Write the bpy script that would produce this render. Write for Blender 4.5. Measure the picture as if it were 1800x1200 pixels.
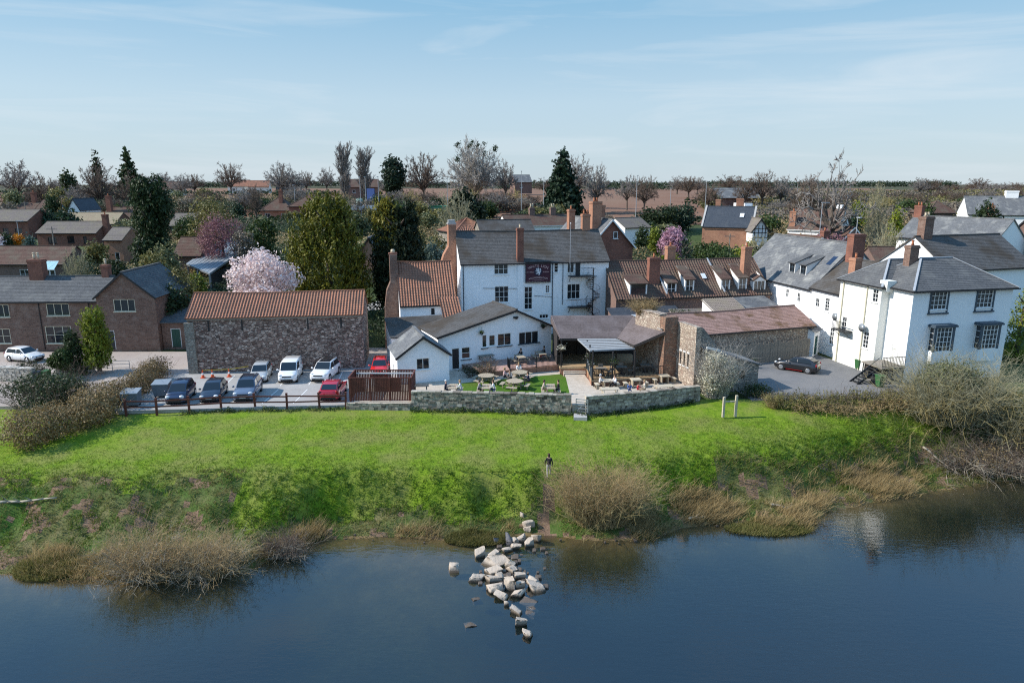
import bpy, bmesh, math, random
import numpy as np
from mathutils import Vector, Matrix

sc = bpy.context.scene
for o in list(bpy.data.objects):
    bpy.data.objects.remove(o)
COL = sc.collection
R = math.radians

# ---------------------------------------------------------------- camera, sky, sun, exposure
CAM_H = 18.5
cam = bpy.data.cameras.new('camera')
cam.lens, cam.sensor_width, cam.clip_start, cam.clip_end = 24.0, 36.0, 0.5, 9000.0
camo = bpy.data.objects.new('camera', cam)
COL.objects.link(camo)
camo.location = (0, 0, CAM_H)
camo.rotation_euler = (math.pi / 2 - math.atan(275 / 1200), 0, 0)
sc.camera = camo

SUN_ELEV, SUN_AZ = R(37), R(-93)          # azimuth from +Y, negative is to the left
sdir = Vector((math.sin(SUN_AZ) * math.cos(SUN_ELEV), math.cos(SUN_AZ) * math.cos(SUN_ELEV), math.sin(SUN_ELEV)))
world = bpy.data.worlds.new('World')
sc.world = world
world.use_nodes = True
wt = world.node_tree
wt.nodes.clear()
wo = wt.nodes.new('ShaderNodeOutputWorld')
bg = wt.nodes.new('ShaderNodeBackground')
sky = wt.nodes.new('ShaderNodeTexSky')
sky.sky_type = 'NISHITA'
sky.sun_disc = False
sky.sun_elevation = SUN_ELEV
sky.sun_rotation = SUN_AZ
sky.altitude = 50
sky.air_density, sky.dust_density, sky.ozone_density = 1.3, 0.3, 2.6
bg.inputs['Strength'].default_value = 0.105
# thin cirrus streaks over the sky
tc = wt.nodes.new('ShaderNodeTexCoord')
mp = wt.nodes.new('ShaderNodeMapping')
mp.inputs['Scale'].default_value = (1.6, 1.6, 16.0)
mp.inputs['Rotation'].default_value = (0.0, R(4), 0.0)
cn = wt.nodes.new('ShaderNodeTexNoise')
cn.inputs['Scale'].default_value = 1.7
cn.inputs['Detail'].default_value = 7
cn.inputs['Roughness'].default_value = 0.55
cn.inputs['Distortion'].default_value = 0.7
cr = wt.nodes.new('ShaderNodeValToRGB')
cr.color_ramp.elements[0].position, cr.color_ramp.elements[0].color = 0.48, (0, 0, 0, 1)
cr.color_ramp.elements[1].position, cr.color_ramp.elements[1].color = 0.82, (0.55, 0.55, 0.55, 1)
cm = wt.nodes.new('ShaderNodeMixRGB')
cm.inputs['Color2'].default_value = (5.4, 5.9, 6.3, 1)
wt.links.new(tc.outputs['Generated'], mp.inputs['Vector'])
wt.links.new(mp.outputs['Vector'], cn.inputs['Vector'])
wt.links.new(cn.outputs['Fac'], cr.inputs['Fac'])
wt.links.new(cr.outputs['Color'], cm.inputs['Fac'])
# clear spring air: pale at the horizon, deep blue overhead, blended with the physical sky
sx = wt.nodes.new('ShaderNodeSeparateXYZ')
wt.links.new(tc.outputs['Generated'], sx.inputs['Vector'])
gr = wt.nodes.new('ShaderNodeValToRGB')
ge = gr.color_ramp.elements
for i, (pos, col) in enumerate(((0.0, (3.7, 4.7, 5.5)), (.11, (3.55, 4.75, 5.75)), (.23, (2.0, 3.75, 5.3)), (.5, (1.7, 4.1, 7.7)), (1.0, (1.4, 3.9, 8.0)))):
    if i > 1:
        ge.new(pos)
    ge[i].position, ge[i].color = pos, (col[0] / 8, col[1] / 8, col[2] / 8, 1)
wt.links.new(sx.outputs['Z'], gr.inputs['Fac'])
g8 = wt.nodes.new('ShaderNodeVectorMath')
g8.operation = 'SCALE'
g8.inputs['Scale'].default_value = 8.0
wt.links.new(gr.outputs['Color'], g8.inputs[0])
gn = wt.nodes.new('ShaderNodeMixRGB')
gn.inputs['Fac'].default_value = .85
wt.links.new(sky.outputs['Color'], gn.inputs['Color1'])
wt.links.new(g8.outputs['Vector'], gn.inputs['Color2'])
wt.links.new(gn.outputs['Color'], cm.inputs['Color1'])
wt.links.new(cm.outputs['Color'], bg.inputs['Color'])
wt.links.new(bg.outputs['Background'], wo.inputs['Surface'])

sl = bpy.data.lights.new('sun', 'SUN')
sl.energy, sl.angle, sl.color = 4.6, R(0.53), (1.0, 0.94, 0.86)
so = bpy.data.objects.new('sun', sl)
COL.objects.link(so)
so.rotation_euler = sdir.to_track_quat('Z', 'Y').to_euler()
so.location = (-60, 20, 60)

vs = sc.view_settings
vs.view_transform, vs.look, vs.exposure, vs.gamma = 'Standard', 'None', 0.45, 1.0
vs.use_curve_mapping = False
sc.cycles.max_bounces = 6
sc.cycles.transparent_max_bounces = 8
sc.cycles.use_denoising = False
sc.cycles.filter_width = 1.15
sc.cycles.caustics_reflective = sc.cycles.caustics_refractive = False

RNG = np.random.default_rng(7)
random.seed(7)

# ---------------------------------------------------------------- materials
MAT = {}


def _nt(name):
    m = bpy.data.materials.new(name)
    m.use_nodes = True
    MAT[name] = m
    nt = m.node_tree
    return m, nt, nt.nodes['Principled BSDF'], nt.nodes, nt.links


def c4(c):
    return (c[0], c[1], c[2], 1)


def ramp(N, fac_out, L, stops):
    r = N.new('ShaderNodeValToRGB')
    e = r.color_ramp.elements
    while len(e) < len(stops):
        e.new(0.5)
    for i, (p, c) in enumerate(stops):
        e[i].position, e[i].color = p, c4(c)
    L.new(fac_out, r.inputs['Fac'])
    return r.outputs['Color']


def noise(N, L, vec, scale, detail=5, rough=.6):
    n = N.new('ShaderNodeTexNoise')
    n.inputs['Scale'].default_value = scale
    n.inputs['Detail'].default_value = detail
    n.inputs['Roughness'].default_value = rough
    if vec is not None:
        L.new(vec, n.inputs['Vector'])
    return n.outputs['Fac']


def mix(N, L, fac, a, b, mode='MIX'):
    m = N.new('ShaderNodeMixRGB')
    m.blend_type = mode
    if isinstance(fac, (int, float)):
        m.inputs['Fac'].default_value = fac
    else:
        L.new(fac, m.inputs['Fac'])
    for k, x in (('Color1', a), ('Color2', b)):
        if isinstance(x, tuple):
            m.inputs[k].default_value = c4(x)
        else:
            L.new(x, m.inputs[k])
    return m.outputs['Color']


def bump(N, L, P, h, strength, dist=.05):
    b = N.new('ShaderNodeBump')
    b.inputs['Strength'].default_value = strength
    b.inputs['Distance'].default_value = dist
    L.new(h, b.inputs['Height'])
    L.new(b.outputs['Normal'], P.inputs['Normal'])


def plain(name, c, rough=.6, metal=0, c2=None, scale=4, bmp=0, spec=.4, coat=0):
    """colour varied by noise in object space"""
    m, nt, P, N, L = _nt(name)
    P.inputs['Roughness'].default_value = rough
    P.inputs['Metallic'].default_value = metal
    P.inputs['Specular IOR Level'].default_value = spec
    P.inputs['Coat Weight'].default_value = coat
    P.inputs['Coat Roughness'].default_value = .06
    if c2 is None:
        c2 = tuple(x * .8 for x in c)
    t = N.new('ShaderNodeTexCoord')
    f = noise(N, L, t.outputs['Object'], scale)
    L.new(ramp(N, f, L, [(.3, c), (.7, c2)]), P.inputs['Base Color'])
    if bmp:
        bump(N, L, P, noise(N, L, t.outputs['Object'], scale * 4), bmp)
    return m


def brickm(name, c1, c2, mortar, bw=.24, bh=.085, blot=None, blots=.5, rough=.9, bmp=.5, ms=.012, blotamt=(.45, .7), spec=.12):
    """bricks, slates or squared stones in metres on the wall's own u,v"""
    m, nt, P, N, L = _nt(name)
    P.inputs['Roughness'].default_value = rough
    P.inputs['Specular IOR Level'].default_value = spec
    u = N.new('ShaderNodeUVMap')
    nz = N.new('ShaderNodeTexNoise')
    nz.inputs['Scale'].default_value = 1.3
    L.new(u.outputs['UV'], nz.inputs['Vector'])
    ad = N.new('ShaderNodeVectorMath')
    ad.operation = 'MULTIPLY_ADD'
    ad.inputs[1].default_value = (.05, .05, 0)
    L.new(nz.outputs['Color'], ad.inputs[0])
    L.new(u.outputs['UV'], ad.inputs[2])
    b = N.new('ShaderNodeTexBrick')
    L.new(ad.outputs['Vector'], b.inputs['Vector'])
    b.inputs['Scale'].default_value = 1
    b.inputs['Brick Width'].default_value = bw
    b.inputs['Row Height'].default_value = bh
    b.inputs['Mortar Size'].default_value = ms
    b.inputs['Mortar Smooth'].default_value = .3
    b.inputs['Color1'].default_value = c4(c1)
    b.inputs['Color2'].default_value = c4(c2)
    b.inputs['Mortar'].default_value = c4(mortar)
    col = b.outputs['Color']
    f2 = noise(N, L, u.outputs['UV'], 6, 6, .7)
    col = mix(N, L, f2, col, ramp(N, f2, L, [(.3, tuple(x * .55 for x in c1)), (.75, tuple(min(1, x * 1.5) for x in c2))]), 'MIX')
    if blot:
        f = noise(N, L, u.outputs['UV'], blots, 8, .65)
        k = ramp(N, f, L, [(blotamt[0], (0, 0, 0)), (blotamt[1], (1, 1, 1))])
        col = mix(N, L, k, col, blot)
    L.new(col, P.inputs['Base Color'])
    h = mix(N, L, .35, b.outputs['Fac'], f2)
    inv = N.new('ShaderNodeInvert')
    L.new(h, inv.inputs['Color'])
    bump(N, L, P, inv.outputs['Color'], bmp, .03)
    return m


def rubble(name, cols, scale=2.4, mortar=(.2, .18, .15), bmp=.9, flat=1.8):
    """random rubble stone: voronoi cells with dark joints"""
    m, nt, P, N, L = _nt(name)
    P.inputs['Roughness'].default_value = .95
    P.inputs['Specular IOR Level'].default_value = .2
    u = N.new('ShaderNodeUVMap')
    mpn = N.new('ShaderNodeMapping')
    mpn.inputs['Scale'].default_value = (1, flat, 1)
    L.new(u.outputs['UV'], mpn.inputs['Vector'])
    v = N.new('ShaderNodeTexVoronoi')
    v.inputs['Scale'].default_value = scale
    L.new(mpn.outputs['Vector'], v.inputs['Vector'])
    e = N.new('ShaderNodeTexVoronoi')
    e.feature = 'DISTANCE_TO_EDGE'
    e.inputs['Scale'].default_value = scale
    L.new(mpn.outputs['Vector'], e.inputs['Vector'])
    sep = N.new('ShaderNodeSeparateColor')
    L.new(v.outputs['Color'], sep.inputs['Color'])
    k = len(cols) - 1
    col = ramp(N, sep.outputs['Red'], L, [(i / k, c) for i, c in enumerate(cols)])
    f = noise(N, L, u.outputs['UV'], 5, 8, .7)
    col = mix(N, L, .55, col, ramp(N, f, L, [(.3, (.35, .35, .35)), (.7, (1.2, 1.2, 1.15))]), 'MULTIPLY')
    j = ramp(N, e.outputs['Distance'], L, [(.02, (0, 0, 0)), (.09, (1, 1, 1))])
    col = mix(N, L, j, mortar, col)
    L.new(col, P.inputs['Base Color'])
    hh = mix(N, L, .35, j, f)
    bump(N, L, P, hh, bmp, .06)
    return m


def renderm(name, c, dirt=(.35, .34, .3), amt=(.6, .85), bmp=.4, rough=.8):
    """limewash over rough stone"""
    m, nt, P, N, L = _nt(name)
    P.inputs['Roughness'].default_value = rough
    P.inputs['Specular IOR Level'].default_value = .25
    u = N.new('ShaderNodeUVMap')
    mpn = N.new('ShaderNodeMapping')
    mpn.inputs['Scale'].default_value = (1.6, .5, 1)
    L.new(u.outputs['UV'], mpn.inputs['Vector'])
    f = noise(N, L, mpn.outputs['Vector'], 1.6, 10, .72)
    k = ramp(N, f, L, [(amt[0], (0, 0, 0)), (amt[1], (.75, .75, .75))])
    col = mix(N, L, k, c, dirt)
    f1 = noise(N, L, u.outputs['UV'], 3, 4)
    col = mix(N, L, .25, col, ramp(N, f1, L, [(.3, (.8, .8, .8)), (.7, (1.05, 1.05, 1.05))]), 'MULTIPLY')
    L.new(col, P.inputs['Base Color'])
    v = N.new('ShaderNodeTexVoronoi')
    v.inputs['Scale'].default_value = 3.2
    L.new(u.outputs['UV'], v.inputs['Vector'])
    bump(N, L, P, mix(N, L, .5, v.outputs['Distance'], f1), bmp, .05)
    return m


def leafm(name, c1, c2, rough=.55, trans=.25, spec=.25, mid=.5):
    """foliage: every leaf its own shade between two colours"""
    m, nt, P, N, L = _nt(name)
    P.inputs['Roughness'].default_value = rough
    P.inputs['Specular IOR Level'].default_value = spec
    g = N.new('ShaderNodeNewGeometry')
    oi = N.new('ShaderNodeObjectInfo')
    t = N.new('ShaderNodeTexCoord')
    f = noise(N, L, t.outputs['Object'], .9, 3)
    a = mix(N, L, .55, g.outputs['Random Per Island'], f)
    col = ramp(N, a, L, [(mid - .25, c1), (mid + .25, c2)])
    hs = N.new('ShaderNodeHueSaturation')
    mr = N.new('ShaderNodeMapRange')
    mr.inputs['To Min'].default_value, mr.inputs['To Max'].default_value = .82, 1.18
    L.new(oi.outputs['Random'], mr.inputs['Value'])
    L.new(mr.outputs['Result'], hs.inputs['Value'])
    L.new(col, hs.inputs['Color'])
    L.new(hs.outputs['Color'], P.inputs['Base Color'])
    if trans:
        tr = N.new('ShaderNodeBsdfTranslucent')
        L.new(hs.outputs['Color'], tr.inputs['Color'])
        ms = N.new('ShaderNodeMixShader')
        ms.inputs['Fac'].default_value = trans
        L.new(P.outputs['BSDF'], ms.inputs[1])
        L.new(tr.outputs['BSDF'], ms.inputs[2])
        L.new(ms.outputs['Shader'], N['Material Output'].inputs['Surface'])
    return m


def stonem(name, cols, rough=.95):
    m, nt, P, N, L = _nt(name)
    P.inputs['Roughness'].default_value = rough
    P.inputs['Specular IOR Level'].default_value = .2
    g = N.new('ShaderNodeNewGeometry')
    t = N.new('ShaderNodeTexCoord')
    k = len(cols) - 1
    col = ramp(N, g.outputs['Random Per Island'], L, [(i / k, c) for i, c in enumerate(cols)])
    f = noise(N, L, t.outputs['Object'], 5, 6, .7)
    col = mix(N, L, .6, col, ramp(N, f, L, [(.3, (.45, .45, .45)), (.7, (1.25, 1.25, 1.2))]), 'MULTIPLY')
    L.new(col, P.inputs['Base Color'])
    bump(N, L, P, noise(N, L, t.outputs['Object'], 14, 5, .7), .8, .04)
    return m


def groundm(name, stops, scale, s2=.12, tint=None, bmp=.6, bs=6, rough=.95, dist=.1):
    m, nt, P, N, L = _nt(name)
    P.inputs['Roughness'].default_value = rough
    P.inputs['Specular IOR Level'].default_value = .15
    t = N.new('ShaderNodeTexCoord')
    f = noise(N, L, t.outputs['Object'], scale, 8, .7)
    col = ramp(N, f, L, stops)
    if tint:
        f2 = noise(N, L, t.outputs['Object'], s2, 6, .6)
        col = mix(N, L, ramp(N, f2, L, [(.42, (0, 0, 0)), (.66, (1, 1, 1))]), col, tint)
    L.new(col, P.inputs['Base Color'])
    bump(N, L, P, noise(N, L, t.outputs['Object'], bs, 6, .7), bmp, dist)
    return m


groundm('meadow', [(.28, (.065, .13, .010)), (.5, (.145, .23, .014)), (.72, (.20, .25, .035))], 1.6, .35, (.19, .205, .05), 1.0, 5)
groundm('bank', [(.3, (.06, .085, .018)), (.5, (.13, .13, .05)), (.7, (.22, .18, .09))], 1.6, .25, (.055, .12, .018), 1, 5)
groundm('earth', [(.35, (.16, .10, .065)), (.65, (.25, .165, .11))], 3, bmp=.8)
groundm('riverbed', [(.3, (.14, .095, .045)), (.6, (.24, .165, .08)), (.75, (.32, .23, .12))], 2.2, .5, (.12, .09, .045), .5, 4)
groundm('gardens', [(.3, (.03, .05, .015)), (.55, (.06, .085, .025)), (.75, (.1, .09, .05))], .35, .05, (.05, .06, .03), .8, 2)
groundm('plough', [(.3, (.16, .085, .055)), (.7, (.23, .13, .085))], .12, .01, (.2, .125, .085), .6, .8)
groundm('hillgrass', [(.3, (.045, .055, .025)), (.7, (.10, .10, .05))], .06, .015, (.07, .06, .04), .6, .4)
groundm('lawn', [(.3, (.04, .11, .01)), (.7, (.085, .17, .015))], 3, .3, (.09, .14, .02), .8, 8)
groundm('tarmac', [(.3, (.29, .28, .265)), (.7, (.40, .385, .365))], .8, .15, (.33, .31, .29), .25, 12)
groundm('lane', [(.3, (.32, .28, .245)), (.7, (.44, .385, .34))], .7, .2, (.33, .275, .245), .3, 10)
groundm('yardtar', [(.3, (.12, .122, .125)), (.7, (.19, .19, .19))], .9, .12, (.20, .19, .18), .25, 12)
groundm('paving', [(.3, (.40, .34, .27)), (.7, (.55, .48, .40))], 2, bmp=.3)
groundm('redpave', [(.3, (.33, .20, .16)), (.7, (.45, .30, .25))], 3, bmp=.3)
groundm('decking', [(.3, (.33, .23, .13)), (.7, (.46, .33, .20))], 4, bmp=.3)

brickm('brick_dark', (.17, .105, .085), (.24, .15, .12), (.22, .19, .17), blot=(.14, .10, .09))
brickm('brick_red', (.20, .078, .052), (.28, .115, .078), (.26, .21, .18), blot=(.14, .07, .055))
brickm('brick_orange', (.34, .155, .09), (.42, .21, .13), (.36, .3, .25), blot=(.26, .13, .09))
brickm('brick_brown', (.11, .066, .052), (.23, .145, .11), (.25, .21, .185), bw=.42, bh=.16, blot=(.27, .20, .165), blots=.9, blotamt=(.5, .72))
brickm('slate', (.075, .077, .079), (.13, .132, .134), (.04, .044, .048), .32, .24, (.18, .18, .17), .5, rough=.75, bmp=.35, blotamt=(.5, .75))
brickm('slate_old', (.075, .073, .07), (.125, .12, .115), (.05, .05, .047), .32, .24, (.07, .058, .046), .22, rough=.7, bmp=.4, blotamt=(.46, .6))
brickm('slate_pale', (.10, .106, .112), (.165, .17, .175), (.09, .09, .09), .32, .24, (.30, .30, .28), .6, rough=.8, bmp=.35, blotamt=(.5, .72))
brickm('slate_dark', (.045, .055, .07), (.075, .085, .10), (.025, .03, .04), .32, .24, (.09, .1, .11), .5, rough=.5, bmp=.3, blotamt=(.5, .8))
brickm('tile_brown', (.095, .058, .046), (.15, .09, .07), (.045, .03, .025), .28, .3, (.14, .12, .09), .5, rough=.85, bmp=.5)
brickm('tile_grey', (.15, .13, .115), (.21, .18, .16), (.07, .06, .055), .28, .3, (.2, .18, .13), .5, rough=.85, bmp=.5)
brickm('tile_tan', (.28, .22, .15), (.36, .29, .20), (.13, .1, .07), .28, .3, (.33, .29, .19), .5, rough=.85, bmp=.5)
brickm('pantile', (.24, .11, .072), (.38, .19, .125), (.16, .075, .05), .26, .33, (.15, .10, .075), .8, rough=.9, bmp=.4, blotamt=(.42, .75), ms=.006)
brickm('tile_rot', (.27, .16, .13), (.37, .24, .2), (.12, .08, .07), .3, .25, (.15, .09, .05), .4, rough=.9, bmp=.6, blotamt=(.5, .62))
brickm('felt', (.12, .098, .095), (.165, .135, .13), (.08, .065, .06), .3, .14, (.2, .17, .17), .6, rough=.9, bmp=.3)
rubble('rubble_barn', [(.14, .085, .07), (.44, .33, .275), (.22, .14, .12), (.62, .50, .43), (.10, .07, .06)], 2.9, (.10, .075, .065), .8, 2.0)
rubble('rubble_grey', [(.25, .23, .20), (.36, .33, .28), (.30, .27, .23), (.43, .39, .33)], 2.8, (.22, .19, .16), .9, 1.7)
rubble('rubble_tan', [(.40, .32, .25), (.52, .44, .36), (.34, .25, .20), (.60, .52, .43)], 2.8, (.27, .21, .165), .9, 1.7)
rubble('rubble_red', [(.26, .14, .10), (.33, .19, .13), (.20, .13, .10), (.38, .25, .18)], 3.2, (.22, .16, .12), .9, 1.6)
renderm('limewash', (.87, .88, .89), dirt=(.55, .545, .51), amt=(.54, .84))
renderm('white_wall', (.90, .90, .89), dirt=(.6, .58, .53), amt=(.58, .9), bmp=.3)
renderm('cream_wall', (.80, .79, .72), amt=(.72, .98), bmp=.15)
plain('white_paint', (.8, .8, .78), .5, c2=(.72, .72, .70))
plain('cream_paint', (.72, .66, .5), .6)
plain('black_paint', (.02, .02, .022), .5)
plain('blue_grey_paint', (.06, .085, .11), .5)
plain('dark_metal', (.03, .033, .037), .45, .3)
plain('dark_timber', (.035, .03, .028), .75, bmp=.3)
plain('grey_timber', (.27, .235, .19), .9, c2=(.17, .15, .125), scale=2.5, bmp=.5)
plain('pale_timber', (.55, .48, .36), .85, c2=(.42, .36, .27), scale=5, bmp=.3)
plain('table_timber', (.40, .33, .235), .85, c2=(.30, .25, .18), scale=5, bmp=.3)
plain('red_timber', (.15, .045, .03), .75, c2=(.095, .03, .022), scale=3, bmp=.3)
plain('lead', (.36, .38, .4), .55, c2=(.28, .3, .32))
plain('polycarbonate', (.38, .385, .38), .35, c2=(.31, .315, .31), spec=.5)
plain('concrete', (.42, .41, .39), .9, bmp=.3)
plain('galvanised', (.33, .36, .38), .45, .4)
plain('rubber', (.015, .015, .016), .8)
plain('alloy', (.45, .46, .47), .35, .7)
plain('chrome', (.6, .6, .6), .15, 1)
plain('plastic_black', (.02, .021, .023), .55)
plain('plate_white', (.7, .7, .66), .5)
plain('plate_yellow', (.62, .46, .04), .5)
plain('lamp_clear', (.75, .77, .78), .12, 0, spec=.7)
plain('lamp_red', (.35, .012, .012), .2)
plain('terracotta', (.42, .16, .08), .85)
plain('pot_cream', (.6, .5, .36), .85)
plain('orange_plastic', (.75, .11, .03), .5)
plain('bin_green', (.035, .13, .04), .55)
plain('bin_dark', (.03, .035, .045), .55)
plain('bin_grey', (.16, .18, .20), .5)
plain('sign_plum', (.055, .012, .025), .6, c2=(.045, .010, .022))
plain('sign_navy', (.02, .018, .045), .6)
plain('sign_letter', (.50, .34, .33), .6)
plain('sign_white', (.72, .73, .76), .6)
plain('skin', (.48, .29, .21), .6)
plain('canopy_green', (.02, .16, .07), .4)
plain('canopy_white', (.85, .86, .86), .4)
plain('blue_paint', (.03, .07, .22), .5)
plain('tank_green', (.25, .42, .36), .5)
plain('green_door', (.02, .08, .06), .5)
plain('dark_door', (.025, .03, .035), .5)
plain('tape_yellow', (.6, .42, .04), .5)
plain('conservatory_roof', (.40, .62, .66), .2, spec=.6)
plain('solar', (.012, .02, .05), .15, spec=.7)
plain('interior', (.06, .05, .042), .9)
m = plain('rock', (.50, .42, .34), .9, c2=(.32, .26, .20), scale=1.6, bmp=.9)
N, L, P = m.node_tree.nodes, m.node_tree.links, m.node_tree.nodes['Principled BSDF']
pz = N.new('ShaderNodeSeparateXYZ')              # stone wetted dark just above the waterline
L.new(N.new('ShaderNodeNewGeometry').outputs['Position'], pz.inputs[0])
mr = N.new('ShaderNodeMapRange')
mr.inputs['From Min'].default_value, mr.inputs['From Max'].default_value = -4.44, -4.30
L.new(pz.outputs['Z'], mr.inputs['Value'])
L.new(mix(N, L, mr.outputs['Result'], (.09, .07, .05), P.inputs['Base Color'].links[0].from_socket), P.inputs['Base Color'])
plain('rock_dark', (.10, .10, .11), .8, c2=(.16, .15, .15), scale=2.2, bmp=.9)
plain('rock_wet', (.13, .10, .075), .4, c2=(.09, .07, .055), scale=2.2, bmp=.6)
plain('bark', (.13, .105, .085), .95, c2=(.085, .07, .058), scale=6, bmp=.6)
plain('bark_grey', (.20, .18, .16), .95, c2=(.14, .125, .11), scale=6, bmp=.5)
plain('bark_pale', (.42, .37, .29), .95, c2=(.32, .28, .21), scale=6, bmp=.4)
plain('twig_brown', (.17, .125, .095), .95, c2=(.12, .09, .07))
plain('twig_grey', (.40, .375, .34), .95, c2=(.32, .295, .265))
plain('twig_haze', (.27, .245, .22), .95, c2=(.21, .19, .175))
plain('twig_yellow', (.42, .35, .16), .95, c2=(.32, .26, .11))
plain('twig_straw', (.50, .37, .19), .95, c2=(.36, .25, .12))
plain('twig_lichen', (.36, .34, .22), .95, c2=(.26, .24, .15))

# window glass, water
m, nt, P, N, L = _nt('glass')
P.inputs['Base Color'].default_value = (.018, .022, .026, 1)
P.inputs['Roughness'].default_value = .06
P.inputs['Specular IOR Level'].default_value = .6
m, nt, P, N, L = _nt('car_glass')
P.inputs['Base Color'].default_value = (.012, .016, .02, 1)
P.inputs['Roughness'].default_value = .04
P.inputs['Specular IOR Level'].default_value = .7
m, nt, P, N, L = _nt('water')
t = N.new('ShaderNodeTexCoord')
mpn = N.new('ShaderNodeMapping')
mpn.inputs['Scale'].default_value = (.8, 2.2, 1)
mpn.inputs['Rotation'].default_value = (0, 0, R(14))
L.new(t.outputs['Object'], mpn.inputs['Vector'])
n1 = noise(N, L, mpn.outputs['Vector'], 1.9, 4, .55)
n2 = noise(N, L, mpn.outputs['Vector'], .25, 3, .5)
b = N.new('ShaderNodeBump')
wp = noise(N, L, t.outputs['Object'], .09, 3, .5)         # wind patches: calm and ruffled water
wr = N.new('ShaderNodeMapRange')
wr.inputs['From Min'].default_value, wr.inputs['From Max'].default_value = .35, .68
wr.inputs['To Min'].default_value, wr.inputs['To Max'].default_value = .04, .22
L.new(wp, wr.inputs['Value'])
L.new(wr.outputs['Result'], b.inputs['Strength'])
b.inputs['Distance'].default_value = .12
L.new(mix(N, L, .3, n1, n2), b.inputs['Height'])
gl = N.new('ShaderNodeBsdfGlossy')
gl.inputs['Roughness'].default_value = .03
gl.inputs['Color'].default_value = (1, 1, 1, 1)
L.new(b.outputs['Normal'], gl.inputs['Normal'])
tr = N.new('ShaderNodeBsdfTransparent')
tr.inputs['Color'].default_value = (.9, .88, .8, 1)
# reflectance by angle, the same from above and below so that the sun also lights the bed
ge_ = N.new('ShaderNodeNewGeometry')
dt = N.new('ShaderNodeVectorMath')
dt.operation = 'DOT_PRODUCT'
L.new(b.outputs['Normal'], dt.inputs[0])
L.new(ge_.outputs['Incoming'], dt.inputs[1])


def mth(op, a, b_=None):
    n_ = N.new('ShaderNodeMath')
    n_.operation = op
    for i_, v_ in enumerate((a, b_)):
        if v_ is None:
            continue
        if isinstance(v_, (int, float)):
            n_.inputs[i_].default_value = v_
        else:
            L.new(v_, n_.inputs[i_])
    return n_.outputs[0]


fk = mth('POWER', mth('SUBTRACT', 1.0, mth('MINIMUM', mth('ABSOLUTE', dt.outputs['Value']), 1.0)), 4.0)
fres = mth('ADD', mth('MULTIPLY', fk, .9), .092)
df = N.new('ShaderNodeBsdfDiffuse')           # silt carried in the water
df.inputs['Color'].default_value = (.020, .034, .038, 1)
tm = N.new('ShaderNodeMixShader')
tm.inputs['Fac'].default_value = .16
L.new(tr.outputs['BSDF'], tm.inputs[1])
L.new(df.outputs['BSDF'], tm.inputs[2])
ms = N.new('ShaderNodeMixShader')
L.new(fres, ms.inputs['Fac'])
L.new(tm.outputs['Shader'], ms.inputs[1])
L.new(gl.outputs['BSDF'], ms.inputs[2])
L.new(ms.outputs['Shader'], N['Material Output'].inputs['Surface'])
va = N.new('ShaderNodeVolumeAbsorption')
va.inputs['Color'].default_value = (.30, .48, .40, 1)
va.inputs['Density'].default_value = 1.15
L.new(va.outputs['Volume'], N['Material Output'].inputs['Volume'])


def paint(name, c, c2=None):
    m = plain(name, c, .3, 0, c2 or c, 1, 0, .5, .8)
    return m


paint('paint_navy', (.012, .022, .06))
paint('paint_darkblue', (.012, .018, .035))
paint('paint_greyblue', (.09, .12, .18))
paint('paint_silver', (.42, .44, .45))
paint('paint_white', (.80, .80, .79))
paint('paint_red', (.55, .012, .012))
paint('paint_crimson', (.42, .012, .03))
paint('paint_black', (.012, .012, .014))

leafm('lf_spruce', (.014, .03, .012), (.055, .085, .03))
leafm('lf_golden', (.045, .058, .008), (.21, .20, .02), mid=.52)
leafm('lf_goldtip', (.16, .15, .02), (.30, .26, .04))
leafm('lf_yew', (.009, .018, .007), (.03, .045, .018))
leafm('lf_cedar', (.012, .03, .016), (.04, .07, .035))
leafm('lf_bright', (.09, .13, .012), (.25, .28, .03))
leafm('lf_shrub', (.08, .095, .04), (.21, .215, .10))
leafm('lf_dark', (.018, .032, .012), (.05, .075, .028))
leafm('lf_hedge', (.025, .045, .012), (.065, .10, .025))
leafm('lf_olive', (.10, .10, .03), (.25, .22, .08))
leafm('lf_bramble', (.15, .105, .045), (.33, .245, .12))
leafm('lf_willow', (.12, .115, .035), (.25, .22, .075))
leafm('lf_magnolia', (.68, .52, .51), (.88, .80, .77), trans=.3)
leafm('lf_cherry', (.46, .24, .32), (.66, .42, .50), trans=.3)
leafm('lf_prunus', (.19, .085, .095), (.33, .17, .19), trans=.3)
leafm('lf_whitebush', (.42, .38, .26), (.74, .70, .56), trans=.25)
leafm('lf_orange', (.5, .17, .01), (.68, .3, .02))
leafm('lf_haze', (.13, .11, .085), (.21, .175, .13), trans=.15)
leafm('lf_ivy', (.015, .03, .01), (.05, .085, .025))
leafm('lf_blue', (.06, .10, .08), (.13, .18, .15))
leafm('grass_blade', (.07, .14, .008), (.20, .275, .028), trans=.4)
leafm('grass_dark', (.02, .06, .006), (.15, .25, .022), trans=.35)
leafm('grass_straw', (.26, .19, .085), (.48, .36, .18), trans=.35)
leafm('grass_mix', (.12, .14, .03), (.30, .25, .10), trans=.35)
leafm('flower', (.55, .5, .5), (.8, .75, .72))

# ---------------------------------------------------------------- mesh helpers


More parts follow.
